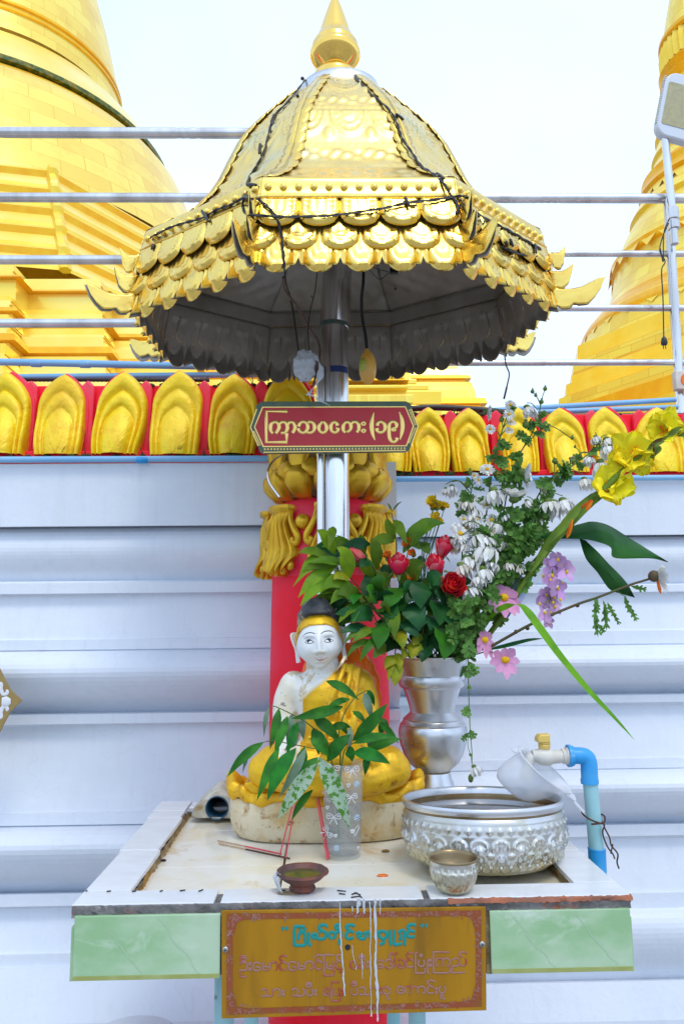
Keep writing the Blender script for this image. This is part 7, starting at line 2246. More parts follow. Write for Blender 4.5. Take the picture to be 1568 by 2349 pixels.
# ---- the bouquet in the aluminium vase ------------------------------------------
MO = VMOUTH
def mouth(r, k=.05):
    a = r.uniform(0, 2 * pi); q = k * sqrt(r.random())
    return V(MO.x + q * cos(a), MO.y + q * sin(a) * .9, MO.z - .02)
BQ = 'flowers and leaves in the aluminium vase'
def plant(name, label, cat, group=None):
    return thing(name, label, cat, tuple(MO + V(0, 0, -.03)), group)
zf_ = zoom(700, 1250, 2.412)      # flower close-up
zr_ = zoom(1000, 900, 2.212)      # right side
zw_ = zoom(1150, 1150, 2.805)     # far right
zk_ = zoom(640, 1100, 4.238)      # by the column
F_ = lambda x, y, Y: at(*zf_(x, y), Y)
R_ = lambda x, y, Y: at(*zr_(x, y), Y)
X_ = lambda x, y, Y: at(*zw_(x, y), Y)

# roses
def make_rose(label, p, ax, R, op, key, n=16, seed=1, leaves=2, bend=V(0, 0, 0)):
    r = random.Random(seed)
    t = plant('rose', label, 'rose')
    mb = MB(); rose(mb, p, ax, R, r, op, n); mb.build('petals', [G[key], G[{'budpink': 'rosepink', 'rosepink': 'rosedeep', 'rosered': 'rosedeep'}[key]]], t, smooth=180)
    a = U(ax)
    mb = MB()
    base = p - a * R * .62
    mb.ball(base, R * .26, 10, 7)
    for i in range(5):
        th = 2 * pi * i / 5; o = U(a.orthogonal()); q = o * cos(th) + a.cross(o) * sin(th)
        leaf(mb, [base, base + q * R * .42 + a * R * .1, base + q * R * .75 + a * R * (.5 if op < .3 else -.15)], R * .13, q + a * .2, .2, 'lance', 4)
    mb.build('calyx', G['calyx'], t)
    mb = MB()
    P = stemtube(mb, [mouth(r), base.lerp(MO, .5) + bend + V(0, .02, 0), base - a * R * .5, base], .0026, .0022)
    mb.build('stem', G['stem'], t)
    mb = MB()
    for i in range(leaves):
        q = P[int(len(P) * r.uniform(.35, .75))]
        tip = q + V(r.uniform(-.05, .05), r.uniform(-.05, -.01), r.uniform(-.035, .02))
        leaf(mb, droop(q, tip, V(0, -.006, .006)), .014, facing(r), .2, 'ovate', 8)
    if leaves: mb.build('leaves', G['rose'], t, smooth=70)
    return t
k16 = 1.52 / F0 * 1.46
make_rose('pale pink rose bud lying sideways in front of the steel pole', at(820, 1277, 1.50), V(-.75, -.35, .35), 23 * k16, .26, 'budpink', 13, 1, 1)
make_rose('ragged coral rose with frayed top, second rose from the left', at(914, 1296, 1.50), V(-.05, -.6, 1), 25 * k16, .58, 'rosepink', 20, 2)
make_rose('tall coral rose, uppermost of the roses', at(1015, 1258, 1.52), V(.25, -.55, 1), 25 * k16, .38, 'rosepink', 16, 3)
make_rose('coral red rose overlapping just below the tallest rose', at(999, 1298, 1.49), V(-.45, -.75, .9), 25 * k16, .42, 'rosepink', 16, 4)
make_rose('open dark red rose facing the viewer, lowest of the roses', at(1038, 1341, 1.47), V(.05, -1, .22), 29 * k16, .62, 'rosered', 20, 5)

# laurel-like branches on the left, dark rose leaves, yellowing leaves
def branch(label, stem, leaves, key, prof='lance', seed=1, name='leafy_branch', grp=None, stemkey='darkstem', r0=.0026):
    r = random.Random(seed)
    t = plant(name, label, 'branch', grp)
    mb = MB(); stemtube(mb, [mouth(r, .04)] + stem, r0, .001); mb.build('stem', G[stemkey], t)
    by = {}
    for lf in leaves:
        (a, b, w) = lf[:3]; kk = lf[3] if len(lf) > 3 else key; cu = lf[4] if len(lf) > 4 else r.uniform(-.1, .25)
        m_ = by.setdefault(kk, MB())
        d = U(b - a); s = U(d.cross(V(0, -1, 0)))
        L = (b - a).length
        leaf(m_, droop(a, b, V(0, -.10 * L, .12 * L) + s * r.uniform(-.08, .08) * L), w, facing(r), r.uniform(.12, .35), prof, 12, wave=.08, curl=cu)
    for kk, m_ in by.items(): m_.build('leaves', G[kk], t, smooth=70)
    return t
def LF(pts, Yb, Yt):
    out = []
    for q in pts:
        x0, y0, x1, y1, w = q[:5]
        a, b = F_(x0, y0, Yb), F_(x1, y1, Yt)
        out.append((a, b, w / 2.412 / 1.09 * .62 * Yb / F0) + tuple(q[5:]))
    return out
branch('leafy branch with long yellow green leaves reaching far left across the red column', [F_(600, 700, 1.54), F_(480, 560, 1.5), F_(350, 420, 1.49), F_(290, 320, 1.48)],
       LF([(330, 330, 220, 180, 62), (300, 340, 105, 318, 72, 'olive'), (340, 400, 130, 430, 60, 'olive'), (330, 410, 108, 590, 70), (360, 470, 120, 640, 78), (330, 380, 75, 525, 36), (420, 470, 340, 285, 86), (430, 400, 160, 380, 60, 'olive'), (320, 160, 290, 300, 46), (420, 470, 320, 480, 74, 'yellowing', .4), (455, 560, 300, 630, 66, 'laurel'), (430, 520, 250, 545, 80, 'laurel'), (480, 610, 340, 570, 80, 'olive'), (300, 330, 110, 470, 40)], 1.49, 1.45), 'laurel', seed=3)
branch('leafy branch with upright olive leaves rising beside the gold ornaments', [F_(640, 640, 1.56), F_(660, 480, 1.55), F_(700, 320, 1.54), F_(690, 180, 1.54), F_(672, 80, 1.54)],
       LF([(690, 240, 640, 110, 50), (688, 120, 765, 270, 56), (740, 320, 995, 140, 96), (760, 200, 840, 300, 80), (690, 250, 530, 290, 60), (510, 330, 480, 205, 44), (580, 420, 550, 230, 66), (840, 250, 900, 330, 80), (560, 470, 480, 350, 74, 'laurel'), (740, 520, 870, 380, 110, 'olive'), (600, 420, 640, 560, 80), (672, 70, 640, 22, 9), (672, 75, 735, 10, 9), (350, 230, 410, 275, 14), (410, 270, 330, 215, 12)], 1.54, 1.52), 'olive', seed=4)
branch('dark glossy leaved branch filling the middle of the bouquet', [F_(860, 760, 1.54), F_(850, 640, 1.52), F_(800, 560, 1.50)],
       LF([(860, 500, 850, 660, 120), (780, 600, 740, 510, 110), (770, 630, 840, 790, 120), (950, 610, 960, 760, 120), (880, 480, 980, 520, 90), (700, 530, 640, 660, 110, 'roselit'), (580, 520, 500, 580, 100), (1000, 620, 930, 560, 100), (650, 600, 600, 560, 90), (920, 700, 900, 790, 80), (820, 560, 760, 620, 90), (960, 770, 985, 965, 150, 'roselit', -.1), (980, 680, 1050, 780, 90), (880, 880, 850, 980, 80), (1060, 620, 1110, 720, 80), (640, 640, 700, 720, 100), (700, 700, 640, 790, 90), (760, 720, 830, 830, 90), (860, 690, 820, 780, 90)], 1.49, 1.465), 'rose', 'ovate', seed=5)
branch('low leafy branch left of the vase mouth with drooping dark and yellow leaves', [F_(720, 860, 1.54), F_(600, 760, 1.51), F_(540, 640, 1.49)],
       LF([(610, 740, 590, 905, 110, 'roselit'), (560, 680, 420, 740, 80), (460, 600, 440, 745, 60, 'roselit'), (480, 570, 440, 630, 80, 'roselit'), (660, 660, 690, 840, 80, 'olive'), (560, 770, 430, 860, 50, 'olive'), (600, 830, 480, 975, 50, 'roselit'), (560, 860, 400, 950, 36, 'olive'), (560, 820, 380, 870, 40, 'olive'), (500, 640, 350, 745, 60, 'olive'), (640, 900, 560, 960, 60, 'olive'), (700, 800, 740, 900, 70, 'yellowing', .3), (640, 700, 600, 640, 90, 'olive'), (510, 700, 330, 690, 60, 'rose'), (520, 760, 360, 800, 56, 'rose'), (590, 620, 520, 520, 90, 'roselit'), (560, 560, 640, 480, 90, 'roselit')], 1.49, 1.455), 'rose', 'ovate', seed=6)
branch('wilted yellow leaves hanging over the left rim of the vase', [F_(720, 900, 1.50), F_(690, 930, 1.485)],
       LF([(700, 940, 630, 1020, 70, 'yellowing', .5), (680, 980, 690, 1125, 80, 'yellowing', .4), (690, 930, 720, 1040, 50, 'yellowing', .5), (660, 960, 650, 1090, 50, 'yellowing', .6), (830, 850, 790, 960, 90, 'yellowing', .5), (860, 840, 800, 880, 60, 'yellowing', .4), (760, 900, 740, 960, 60, 'yellowing', .3)], 1.49, 1.47), 'yellowing', 'ovate', seed=7)
branch('dark leaved branch deep in the bouquet above the vase mouth', [F_(900, 900, 1.56), F_(960, 700, 1.57), F_(940, 520, 1.57)],
       LF([(x, y, x + dx, y + dy, w) for x, y, dx, dy, w in [(760, 760, -80, 90, 90), (820, 800, 40, 120, 90), (900, 800, 60, 110, 90), (1000, 800, -40, 120, 90), (1060, 780, 60, 110, 80), (700, 820, -60, 100, 80), (840, 700, -70, 60, 90), (1000, 700, 80, 60, 90), (930, 600, -90, 40, 90), (1060, 560, 90, 40, 80), (620, 800, -40, 110, 80), (1120, 700, 60, 90, 70), (560, 700, -100, 20, 70), (880, 420, -60, -60, 80), (800, 460, 10, -90, 80), (680, 460, -80, -40, 80), (600, 500, -100, -30, 80), (1080, 640, 70, 80, 80)]], 1.56, 1.535), 'rose', 'ovate', seed=8)

rq = random.Random(77)
branch('bushy laurel-like branch low at the left of the bouquet, above the statue head', [F_(620, 720, 1.55), F_(500, 560, 1.53), F_(400, 440, 1.52)],
       LF([(x, y, x - rq.uniform(90, 210), y + rq.uniform(-60, 130), rq.uniform(50, 74), rq.choice(['laurel', 'olive', 'olive', 'rose'])) for x, y in [(rq.uniform(300, 560), rq.uniform(240, 720)) for _ in range(26)]], 1.53, 1.51), 'laurel', seed=10)
branch('leafy stem buried deepest among the dark leaves over the vase', [F_(880, 880, 1.57), F_(860, 700, 1.58), F_(830, 560, 1.58)],
       LF([(x, y, x + rq.uniform(-110, 110), y + rq.uniform(-70, 110), rq.uniform(70, 105), rq.choice(['rose', 'rose', 'roselit', 'olive'])) for x, y in [(rq.uniform(520, 1150), rq.uniform(500, 900)) for _ in range(46)]], 1.57, 1.55), 'rose', 'ovate', seed=9)
# chrysanthemum sprays ---------------------------------------------------------------
def mum_spray(label, stem, heads, leaves_at, seed, side=(), group=None):
    """heads: (kind, point, size); stem: path from the vase"""
    r = random.Random(seed)
    t = plant('chrysanthemum_spray', label, 'flower spray', group)
    ms, ml = MB(), MB()
    P = stemtube(ms, [mouth(r)] + stem, .0020, .0012)
    ms0 = []
    for kind, p, size in heads:
        if kind not in ('bud',): size *= .88 if kind == 'open' else 1.06
        mp, mo, mg, mc = MB(), MB(), MB(), MB()
        cand = [q for q in P if q.z < p.z - .012] or [P[0]]
        q = min(cand, key=lambda s: (s - p).length + (0 if s.z < p.z else .1))
        up = p + (V(0, 0, .010) if kind in ('hang', 'old') else V(0, 0, -size * .3))
        if (q - up).length > .004: stemtube(ms, [q, q.lerp(up, .5) + V(0, 0, .35 * abs(q.x - up.x)), up], .0012, .0009, 5)
        if kind in ('hang', 'old'):
            hangmum(mp if kind == 'hang' else mo, mg, p, size, r)
        elif kind == 'open':
            daisy(mp, mc, p, V(r.uniform(-.5, .5), -1, r.uniform(.1, .7)), size, 15, r, cup=.12, hang=.12, w=.17, layers=2)
        elif kind == 'cup':
            daisy(mp, None, p, V(r.uniform(-.2, .2), -.35, 1), size, 15, r, cup=.55, hang=.05, w=.16, layers=3); mg.ball(p + V(0, 0, -.004), size * .3, 12, 8, sq=(1, 1, .7))
        elif kind == 'side':
            daisy(mp, None, p, V(.9, -.35, -.15), size, 17, r, cup=.30, hang=.25, w=.16, layers=3); mg.ball(p + V(-.004, 0, 0), size * .3, 12, 8)
        elif kind == 'bud':
            mg.ball(p, size, 10, 7)
            leaf(mg, [p, p + V(0, -.002, size), p + V(0, -.001, size * 1.6)], size * .5, TOC, .3, 'petal', 3)
            mg.build('bud', G['calyx'], t)
            continue
        elif kind == 'dry':
            daisy(mo, None, p, V(r.uniform(-1, 1), -1, -.4), size, 9, r, cup=.7, hang=.5, w=.16)
            mg.ball(p, size * .35, 8, 6)
        fh = (mp if mp.v else mo).build('flower_head', G['white'] if mp.v else G['whiteold'], t, smooth=70, label=None if mp.v else 'wilted brownish white flower head')
        if mg.v: mg.build('calyx', G['calyx'], fh)
        if mc.v: mc.build('flower_centre', G['center'], fh)
    for (q0, n, sp, sz) in leaves_at:
        i0 = int(q0 * (len(P) - 1))
        for _ in range(n):
            b = P[max(0, min(len(P) - 1, i0 + r.randint(-4, 4)))]
            d = V(r.uniform(-1, 1), r.uniform(-.9, .2), r.uniform(-.7, .55))
            lobed(ml, b, b + U(d) * sz * r.uniform(.7, 1.2), sz * r.uniform(.45, .65), facing(r, .7, .6), r)
    ms.build('stem', G['stem'], t)
    if ml.v: ml.build('leaves', G['mum'], t, smooth=60)
    return t
h = lambda kind, x, y, Y, s: (kind, R_(x, y, Y), s)
mum_spray('tall chrysanthemum spray with round green buds at the very top', [R_(480, 1180, 1.58), R_(560, 800, 1.57), R_(640, 560, 1.57), R_(720, 420, 1.57), R_(760, 330, 1.57), R_(775, 250, 1.57)],
          [h('bud', 730, 175, 1.57, .0045), h('bud', 800, 160, 1.57, .0048), h('bud', 748, 196, 1.57, .0038), h('bud', 780, 232, 1.57, .0050), h('hang', 700, 262, 1.56, .020), h('bud', 692, 358, 1.56, .0075), h('bud', 720, 345, 1.57, .0045), h('bud', 950, 432, 1.57, .004)],
          [(.55, 4, 0, .030), (.7, 4, 0, .030), (.85, 3, 0, .026), (.4, 4, 0, .034)], 11)
mum_spray('chrysanthemum spray with white flowers near the top left of the bouquet', [R_(430, 1180, 1.56), R_(480, 800, 1.55), R_(520, 560, 1.55), R_(560, 400, 1.55), R_(600, 280, 1.55)],
          [h('open', 608, 250, 1.55, .017), h('open', 600, 300, 1.54, .016), h('side', 480, 285, 1.55, .018), h('open', 497, 382, 1.54, .014), h('bud', 560, 330, 1.55, .006), h('open', 612, 345, 1.55, .014), h('open', 480, 605, 1.53, .019), h('open', 600, 390, 1.55, .013)],
          [(.45, 4, 0, .032), (.6, 4, 0, .032), (.75, 3, 0, .030), (.9, 2, 0, .022)], 12)
mum_spray('chrysanthemum stem with a large white flower turned sideways', [R_(520, 1150, 1.55), R_(570, 850, 1.54), R_(600, 700, 1.54), R_(640, 615, 1.54), R_(672, 605, 1.535)],
          [h('side', 684, 625, 1.53, .032)], [(.5, 5, 0, .036), (.7, 5, 0, .036), (.88, 4, 0, .04)], 13)
mum_spray('chrysanthemum stem with a large white cup shaped flower seen from below', [R_(560, 1150, 1.54), R_(590, 980, 1.53), R_(610, 850, 1.53), R_(622, 780, 1.52)],
          [h('cup', 628, 762, 1.52, .034), h('hang', 515, 722, 1.53, .026), h('open', 505, 885, 1.53, .019)], [(.45, 5, 0, .036), (.7, 6, 0, .036), (.85, 3, 0, .03)], 14)
mum_spray('chrysanthemum spray with drooping white flowers spread out to the right', [R_(560, 1160, 1.57), R_(700, 880, 1.56), R_(800, 690, 1.56), R_(930, 600, 1.55), R_(1040, 520, 1.55), R_(1110, 450, 1.55)],
          [h('old', 1140, 440, 1.55, .022), h('hang', 1150, 480, 1.54, .021), h('hang', 1078, 425, 1.55, .013), h('hang', 1045, 540, 1.54, .015), h('hang', 1105, 565, 1.54, .024), h('bud', 965, 480, 1.55, .003), h('dry', 940, 545, 1.55, .010), h('bud', 950, 560, 1.55, .006), h('bud', 860, 565, 1.55, .005), h('hang', 1015, 660, 1.54, .018)],
          [(.4, 5, 0, .034), (.55, 6, 0, .032), (.68, 5, 0, .028), (.8, 4, 0, .022)], 15)
mum_spray('chrysanthemum spray with a trio of limp white heads above the gladiolus stalk', [R_(600, 1160, 1.55), R_(680, 980, 1.54), R_(740, 860, 1.54), R_(800, 780, 1.53), R_(850, 750, 1.53)],
          [h('hang', 820, 785, 1.52, .026), h('hang', 850, 790, 1.525, .023), h('hang', 898, 778, 1.53, .025), h('dry', 780, 715, 1.54, .012), h('dry', 760, 880, 1.53, .010)],
          [(.45, 6, 0, .036), (.62, 6, 0, .034), (.8, 4, 0, .026)], 16)
mum_spray('chrysanthemum spray with limp white heads clustered beside the roses', [R_(470, 1250, 1.51), R_(480, 1120, 1.50), R_(500, 1000, 1.50), R_(480, 930, 1.50)],
          [h('hang', 420, 968, 1.49, .022), h('hang', 460, 985, 1.485, .022), h('hang', 490, 1025, 1.48, .031), h('hang', 440, 1050, 1.485, .020), h('hang', 405, 1100, 1.48, .019), h('hang', 455, 1155, 1.47, .021), h('hang', 512, 1120, 1.48, .016), h('old', 335, 1135, 1.48, .022), h('dry', 500, 940, 1.49, .011), h('open', 330, 960, 1.50, .024), h('old', 595, 1120, 1.49, .014), h('dry', 660, 1140, 1.49, .012), h('hang', 380, 1265, 1.47, .019), h('open', 310, 930, 1.51, .016)],
          [(.4, 7, 0, .036), (.6, 7, 0, .036), (.8, 5, 0, .034), (.25, 7, 0, .036)], 17)
mum_spray('pale green chrysanthemum spray with small faded heads, leftmost of the white sprays', [R_(330, 1200, 1.55), R_(340, 1000, 1.55), R_(360, 860, 1.55), R_(390, 740, 1.55), R_(400, 640, 1.55)],
          [h('old', 370, 790, 1.54, .020), h('hang', 400, 820, 1.54, .020), h('old', 395, 855, 1.54, .018), h('open', 345, 800, 1.55, .016), h('dry', 400, 760, 1.54, .010), h('open', 410, 640, 1.55, .013), h('open', 430, 665, 1.54, .013), h('bud', 385, 620, 1.55, .005), h('bud', 370, 690, 1.55, .007), h('hang', 285, 700, 1.56, .016), h('hang', 252, 712, 1.56, .012), h('open', 360, 930, 1.54, .018), h('hang', 385, 900, 1.54, .017)],
          [(.5, 5, 0, .030), (.65, 5, 0, .028), (.8, 5, 0, .024)], 18)
mum_spray('leafy chrysanthemum stem without flowers, hanging lobed leaves right of the open red rose', [R_(620, 1260, 1.52), R_(660, 1100, 1.50), R_(690, 980, 1.49), R_(720, 900, 1.48)],
          [h('bud', 690, 990, 1.48, .006)], [(.3, 8, 0, .04), (.5, 8, 0, .04), (.7, 8, 0, .042), (.9, 6, 0, .036)], 19)
mum_spray('dense leafy chrysanthemum stem low on the right of the vase mouth', [F_(1120, 860, 1.52), F_(1140, 740, 1.49), F_(1180, 640, 1.48), F_(1240, 560, 1.48)],
          [h('hang', 600, 1340, 1.5, .012)], [(.25, 8, 0, .036), (.45, 8, 0, .036), (.65, 8, 0, .036), (.85, 7, 0, .032)], 20)
mum_spray('leafy chrysanthemum stem low at the vase mouth, before the dark leaves', [F_(1060, 880, 1.50), F_(1080, 760, 1.47), F_(1100, 640, 1.46), F_(1130, 580, 1.46)],
          [], [(.3, 8, 0, .032), (.5, 7, 0, .032), (.75, 6, 0, .03)], 21)

mum_spray('airy chrysanthemum spray with many small white flowers filling the middle of the bouquet', [R_(420, 1250, 1.54), R_(460, 1080, 1.53), R_(520, 930, 1.53), R_(560, 820, 1.53)],
          [h('hang', 545, 905, 1.52, .017), h('open', 420, 880, 1.53, .017), h('hang', 350, 1010, 1.51, .017), h('hang', 300, 990, 1.52, .017), h('open', 350, 880, 1.53, .014), h('hang', 560, 1000, 1.51, .015), h('hang', 430, 1200, 1.47, .017), h('open', 470, 800, 1.54, .015), h('hang', 575, 850, 1.53, .014), h('open', 300, 1050, 1.52, .015), h('hang', 360, 1090, 1.49, .016)],
          [(.3, 6, 0, .03), (.5, 6, 0, .03), (.75, 6, 0, .028)], 22)
mum_spray('leafy chrysanthemum spray with thin stems between the white flowers and the gladiolus stalk', [R_(560, 1250, 1.53), R_(640, 1050, 1.52), R_(720, 900, 1.52), R_(800, 760, 1.53), R_(850, 640, 1.54)],
          [h('bud', 850, 560, 1.54, .005), h('hang', 700, 780, 1.53, .014), h('bud', 870, 640, 1.54, .005)],
          [(.25, 7, 0, .034), (.4, 7, 0, .034), (.55, 7, 0, .034), (.7, 6, 0, .030), (.85, 5, 0, .026)], 23)

# yellow and orange daisies
def daisies(label, heads, key, seed, grp=None):
    r = random.Random(seed)
    t = plant('daisy_spray', label, 'flower spray', grp)
    ms = MB()
    for x, y, Y, s, up in heads:
        mp, mg = MB(), MB()
        p = F_(x, y, Y)
        n = V(r.uniform(-.5, .5), -.6, r.uniform(.2, 1))
        daisy(mp, None, p, n, s, 12, r, cup=.75, hang=.05, w=.2, layers=2)
        mg.ball(p - U(n) * s * .25, s * .42, 10, 7)
        stemtube(ms, [mouth(r, .03), p.lerp(MO, .4) + V(-.02, .02, 0), p - V(0, 0, s * .5)], .0013, .0009, 5)
        mg.build('calyx', G['calyx'], mp.build('flower_head', G[key], t, smooth=70))
    ms.build('stem', G['stem'], t)
daisies('tall stems of small yellow daisies above the roses', [(925, 12, 1.55, .018, 0), (945, 38, 1.55, .017, 0), (918, 45, 1.55, .012, 0), (985, 62 - 20, 1.56, .014, 0), (940, 112, 1.55, .016, 0), (955, 130, 1.55, .012, 0)], 'yellow', 31)
daisies('faded orange daisies among the olive leaves between the roses', [(770, 265, 1.53, .016, 0), (650, 345, 1.53, .016, 0), (800, 325, 1.53, .013, 0), (840, 415, 1.54, .012, 0), (795, 470, 1.53, .014, 0)], 'orange', 32)

# pink cosmos
def cosmos(label, p, nrm, R, stem, seed, n=8, hang=.1):
    r = random.Random(seed)
    t = plant('cosmos_flower', label, 'flower')
    mp, mc, ms = MB(), MB(), MB()
    daisy(mp, mc, p, nrm, R, n, r, cup=.1, hang=hang, w=.27, cr=.27)
    stemtube(ms, [mouth(r)] + stem + [p - U(V(*nrm)) * .004], .0014, .0011, 6)
    mp.build('petals', G['pink'], t, smooth=70); mc.build('flower_centre', G['center'], t); ms.build('stem', G['stem'], t)
cosmos('pink cosmos flower facing right, partly hidden by leaves', F_(1345, 590, 1.49), V(.25, -1, .5), .036, [F_(1240, 760, 1.50)], 41, 11, .25)
cosmos('pink cosmos flower hanging lowest at the right of the vase', F_(1355, 965, 1.47), V(.1, -1, .1), .031, [F_(1200, 925, 1.50), F_(1290, 925, 1.48)], 42, 8, .15)
cosmos('pink cosmos flower turned right, close to the vase rim', F_(1228, 845, 1.48), V(.7, -.8, .1), .030, [F_(1180, 900, 1.50)], 43, 8, .35)

# gladiolus
def gladiolus():
    t = plant('gladiolus', 'yellow gladiolus stalk leaning far right with ruffled flowers along its tip', 'gladiolus')
    r = random.Random(50)
    mb = MB()
    pts = [mouth(r, .02), F_(1180, 900, 1.53), R_(715, 1190, 1.50), R_(830, 1010, 1.47), R_(920, 910, 1.45), R_(1040, 790, 1.43), R_(1110, 735, 1.42), R_(1200, 640, 1.41), R_(1330, 520, 1.40), R_(1440, 445, 1.39), R_(1580, 385, 1.38)]
    P = catmull(pts, 5)
    rad = [interp([(0, .004), (.18, .006), (.3, .011), (.55, .010), (.62, .008), (.75, .005), (1, .003)], i / (len(P) - 1)) for i in range(len(P))]
    mb.tube(P, rad, 10)
    mb.build('stalk', G['glad'], t)
    for (x0, y0, x1, y1, w, Y) in ((830, 1010, 715, 1190, 34, 1.475), (830, 1010, 1060, 735, 46, 1.425), (1110, 740, 960, 900, 34, 1.42), (1360, 500, 1480, 440, 34, 1.385), (1470, 430, 1568, 380, 30, 1.38), (1440, 480, 1370, 560, 34, 1.39), (1400, 480, 1330, 600, 24, 1.40), (1520, 420, 1600, 445, 26, 1.38)):
        a, b = R_(x0, y0, Y), R_(x1, y1, Y)
        mb = MB()
        leaf(mb, droop(a, b, V(0, -.006, .004)), w / 2.212 / 1.09 * .5 * 1.42 / F0 * 1.2, TOC, .5, 'lance', 8)
        mb.build('bract', G['glad'], t, smooth=70)
    for x0, y0, x1, y1, w in ((1060, 775, 1000, 840, 30), (950, 880, 920, 985, 16)):
        a, b = R_(x0, y0, 1.41), R_(x1, y1, 1.42)
        mb = MB()
        leaf(mb, [a, a.lerp(b, .5) + V(0, -.004, 0), b], w / 2.212 / 1.09 * .5 * 1.42 / F0 * 1.5, TOC, .3, 'petal', 6, wave=.2)
        mb.build('withered_floret', G['orange'], t)
    def floret(c, ax, R, k):
        R *= .86
        ax = U(ax); a = U(ax.orthogonal()); b = ax.cross(a)
        mp, mo = MB(), MB()
        for i in range(6):
            th = 2 * pi * i / 6 + .3 * k
            d = a * cos(th) + b * sin(th)
            rows = []
            for v in range(8):
                tt = v / 7
                row = []
                for q in range(9):
                    s = q / 8 * 2 - 1
                    wdt = R * .56 * sin(pi * (.10 + .83 * tt)) ** .75
                    out = R * tt * (1.0 + .16 * ((i * 7 + k * 3) % 5 - 2) * .5) * (1 - .16 * s * s * tt)
                    lift = R * (-.62 * (1 - tt) ** 1.6 + .10 * (tt - .5) - .28 * tt ** 3 * (i % 2))
                    ruff = R * (.13 * sin(s * 8 + i * 2 + k) + .06 * sin(s * 17 + i + 2 * k)) * tt ** 2
                    sd = U(d.cross(ax))
                    row.append(c + d * out + sd * s * wdt + ax * (lift + ruff + R * .12 * s * s * tt))
                rows.append(row)
            mp.grid(rows)
        for i in range(3):
            th = 2 * pi * i / 3 + .6 * k
            d = a * cos(th) + b * sin(th)
            leaf(mo, [c - ax * R * .55, c - ax * R * .38 + d * R * .14, c - ax * R * .2 + d * R * .30], R * .07, ax, .1, 'petal', 4)
        o = mp.build('floret', G['gladyel'], t, smooth=80)
        mo.v = [tuple(Vector(v) + ax * R * .05) for v in mo.v]
        mo.build('orange_throat', G['orange'], o)
    for i, (x, y, Y, R, ax) in enumerate(((1160, 690, 1.40, .046, (-.1, -1, .25)), (1235, 715, 1.41, .036, (.5, -.8, -.45)), (1290, 500, 1.39, .050, (-.2, -1, .1)), (1330, 570, 1.40, .036, (.1, -.7, -.8)), (1450, 375, 1.385, .042, (-.5, -.9, .2)), (1500, 330, 1.385, .034, (.3, -1, .4)), (1215, 560, 1.40, .034, (-.7, -.7, .1)))):
        floret(R_(x, y, Y), V(*ax), R, i)
gladiolus()

# orchid
def orchid():
    t = plant('orchid_spray', 'lilac orchid flowers hanging below the gladiolus stalk', 'orchid')
    r = random.Random(61)
    ms, mp, mc = MB(), MB(), MB()
    stemtube(ms, [mouth(r, .02), X_(440, 780, 1.51), X_(560, 660, 1.48), X_(650, 650, 1.46), X_(645, 780, 1.455), X_(630, 900, 1.455), X_(620, 1020, 1.455), X_(612, 1150, 1.455)], .0018, .0010)
    for x, y, s in ((650, 720, .030), (700, 730, .032), (740, 775, .026), (640, 800, .030), (625, 835, .022), (680, 890, .030), (640, 920, .026), (600, 940, .030), (610, 990, .026), (590, 1060, .030), (660, 1020, .022), (620, 1130, .016), (680, 690, .026)):
        p = X_(x, y, 1.455 + r.uniform(-.015, .012))
        n = V(r.uniform(-.6, .6), -1, r.uniform(-.5, .4))
        daisy(mp, None, p, n, s * .72, 5, r, cup=.15, hang=.35, w=.40)
        mc.ball(p + V(0, -.004, -.003), .0026, 8, 6, sq=(1, 1, 1.5))
    for x, y in ((710, 860), (660, 965), (555, 1010), (580, 815), (650, 1000), (632, 1070), (700, 980)):
        p = X_(x, y, 1.45); mc.ball(p, .0026, 8, 6, sq=(1, 1, 1.3)); stemtube(ms, [p, p.lerp(X_(628, y - 20, 1.455), .5), X_(628, y - 25, 1.455)], .0006, .0006, 4)
    ms.build('stem', G['stem'], t); mp.build('petals', G['lilac'], t, smooth=70); mc.build('lip_and_buds', G['center'], t)
orchid()

# broad leaf, folded in two blades
def broad_leaf():
    t = plant('broad_leaf', 'broad dark green leaf arching right over the white wall, its tip split in two blades', 'leaf')
    mb = MB()
    def sheet(up, lo, Y, bulge_):
        n = 26
        A = catmull([X_(x, y, Yq) for x, y, Yq in up], 6); B = catmull([X_(x, y, Yq) for x, y, Yq in lo], 6)
        rs = []
        m_ = 40
        def samp(P, t):
            f = t * (len(P) - 1); i = min(int(f), len(P) - 2); return P[i].lerp(P[i + 1], f - i)
        for k in range(9):
            q = k / 8
            rs.append([samp(A, i / m_).lerp(samp(B, i / m_), q) + V(0, -bulge_ * sin(pi * q) * sin(pi * i / m_) + .0012 * sin(q * 26 + i * .2), 0) for i in range(m_ + 1)])
        mb.grid(rs)
    sheet([(550, 520, 1.52), (700, 485, 1.50), (850, 445, 1.49), (930, 432, 1.49), (1040, 460, 1.50), (1180, 545, 1.50), (1320, 630, 1.50), (1455, 715, 1.50)], [(550, 555, 1.50), (700, 552, 1.47), (840, 555, 1.46), (930, 568, 1.46), (1050, 612, 1.46), (1080, 688, 1.46), (1330, 690, 1.48), (1455, 718, 1.50)], 1.5, .012)
    sheet([(832, 548, 1.49), (880, 690, 1.47), (960, 790, 1.46), (1040, 905, 1.455), (1130, 940, 1.455), (1220, 965, 1.46)], [(880, 565, 1.48), (960, 640, 1.46), (1040, 730, 1.455), (1120, 810, 1.455), (1180, 880, 1.455), (1222, 966, 1.46)], 1.5, .01)
    mb.build('blade', G['canna'], t, smooth=70)
    mb = MB(); stemtube(mb, [mouth(random.Random(3), .02), X_(200, 900, 1.53), X_(420, 640, 1.52), X_(560, 575, 1.50), X_(740, 530, 1.48), X_(850, 540, 1.475)], .004, .003); mb.build('stem', G['laurel'], t)
broad_leaf()
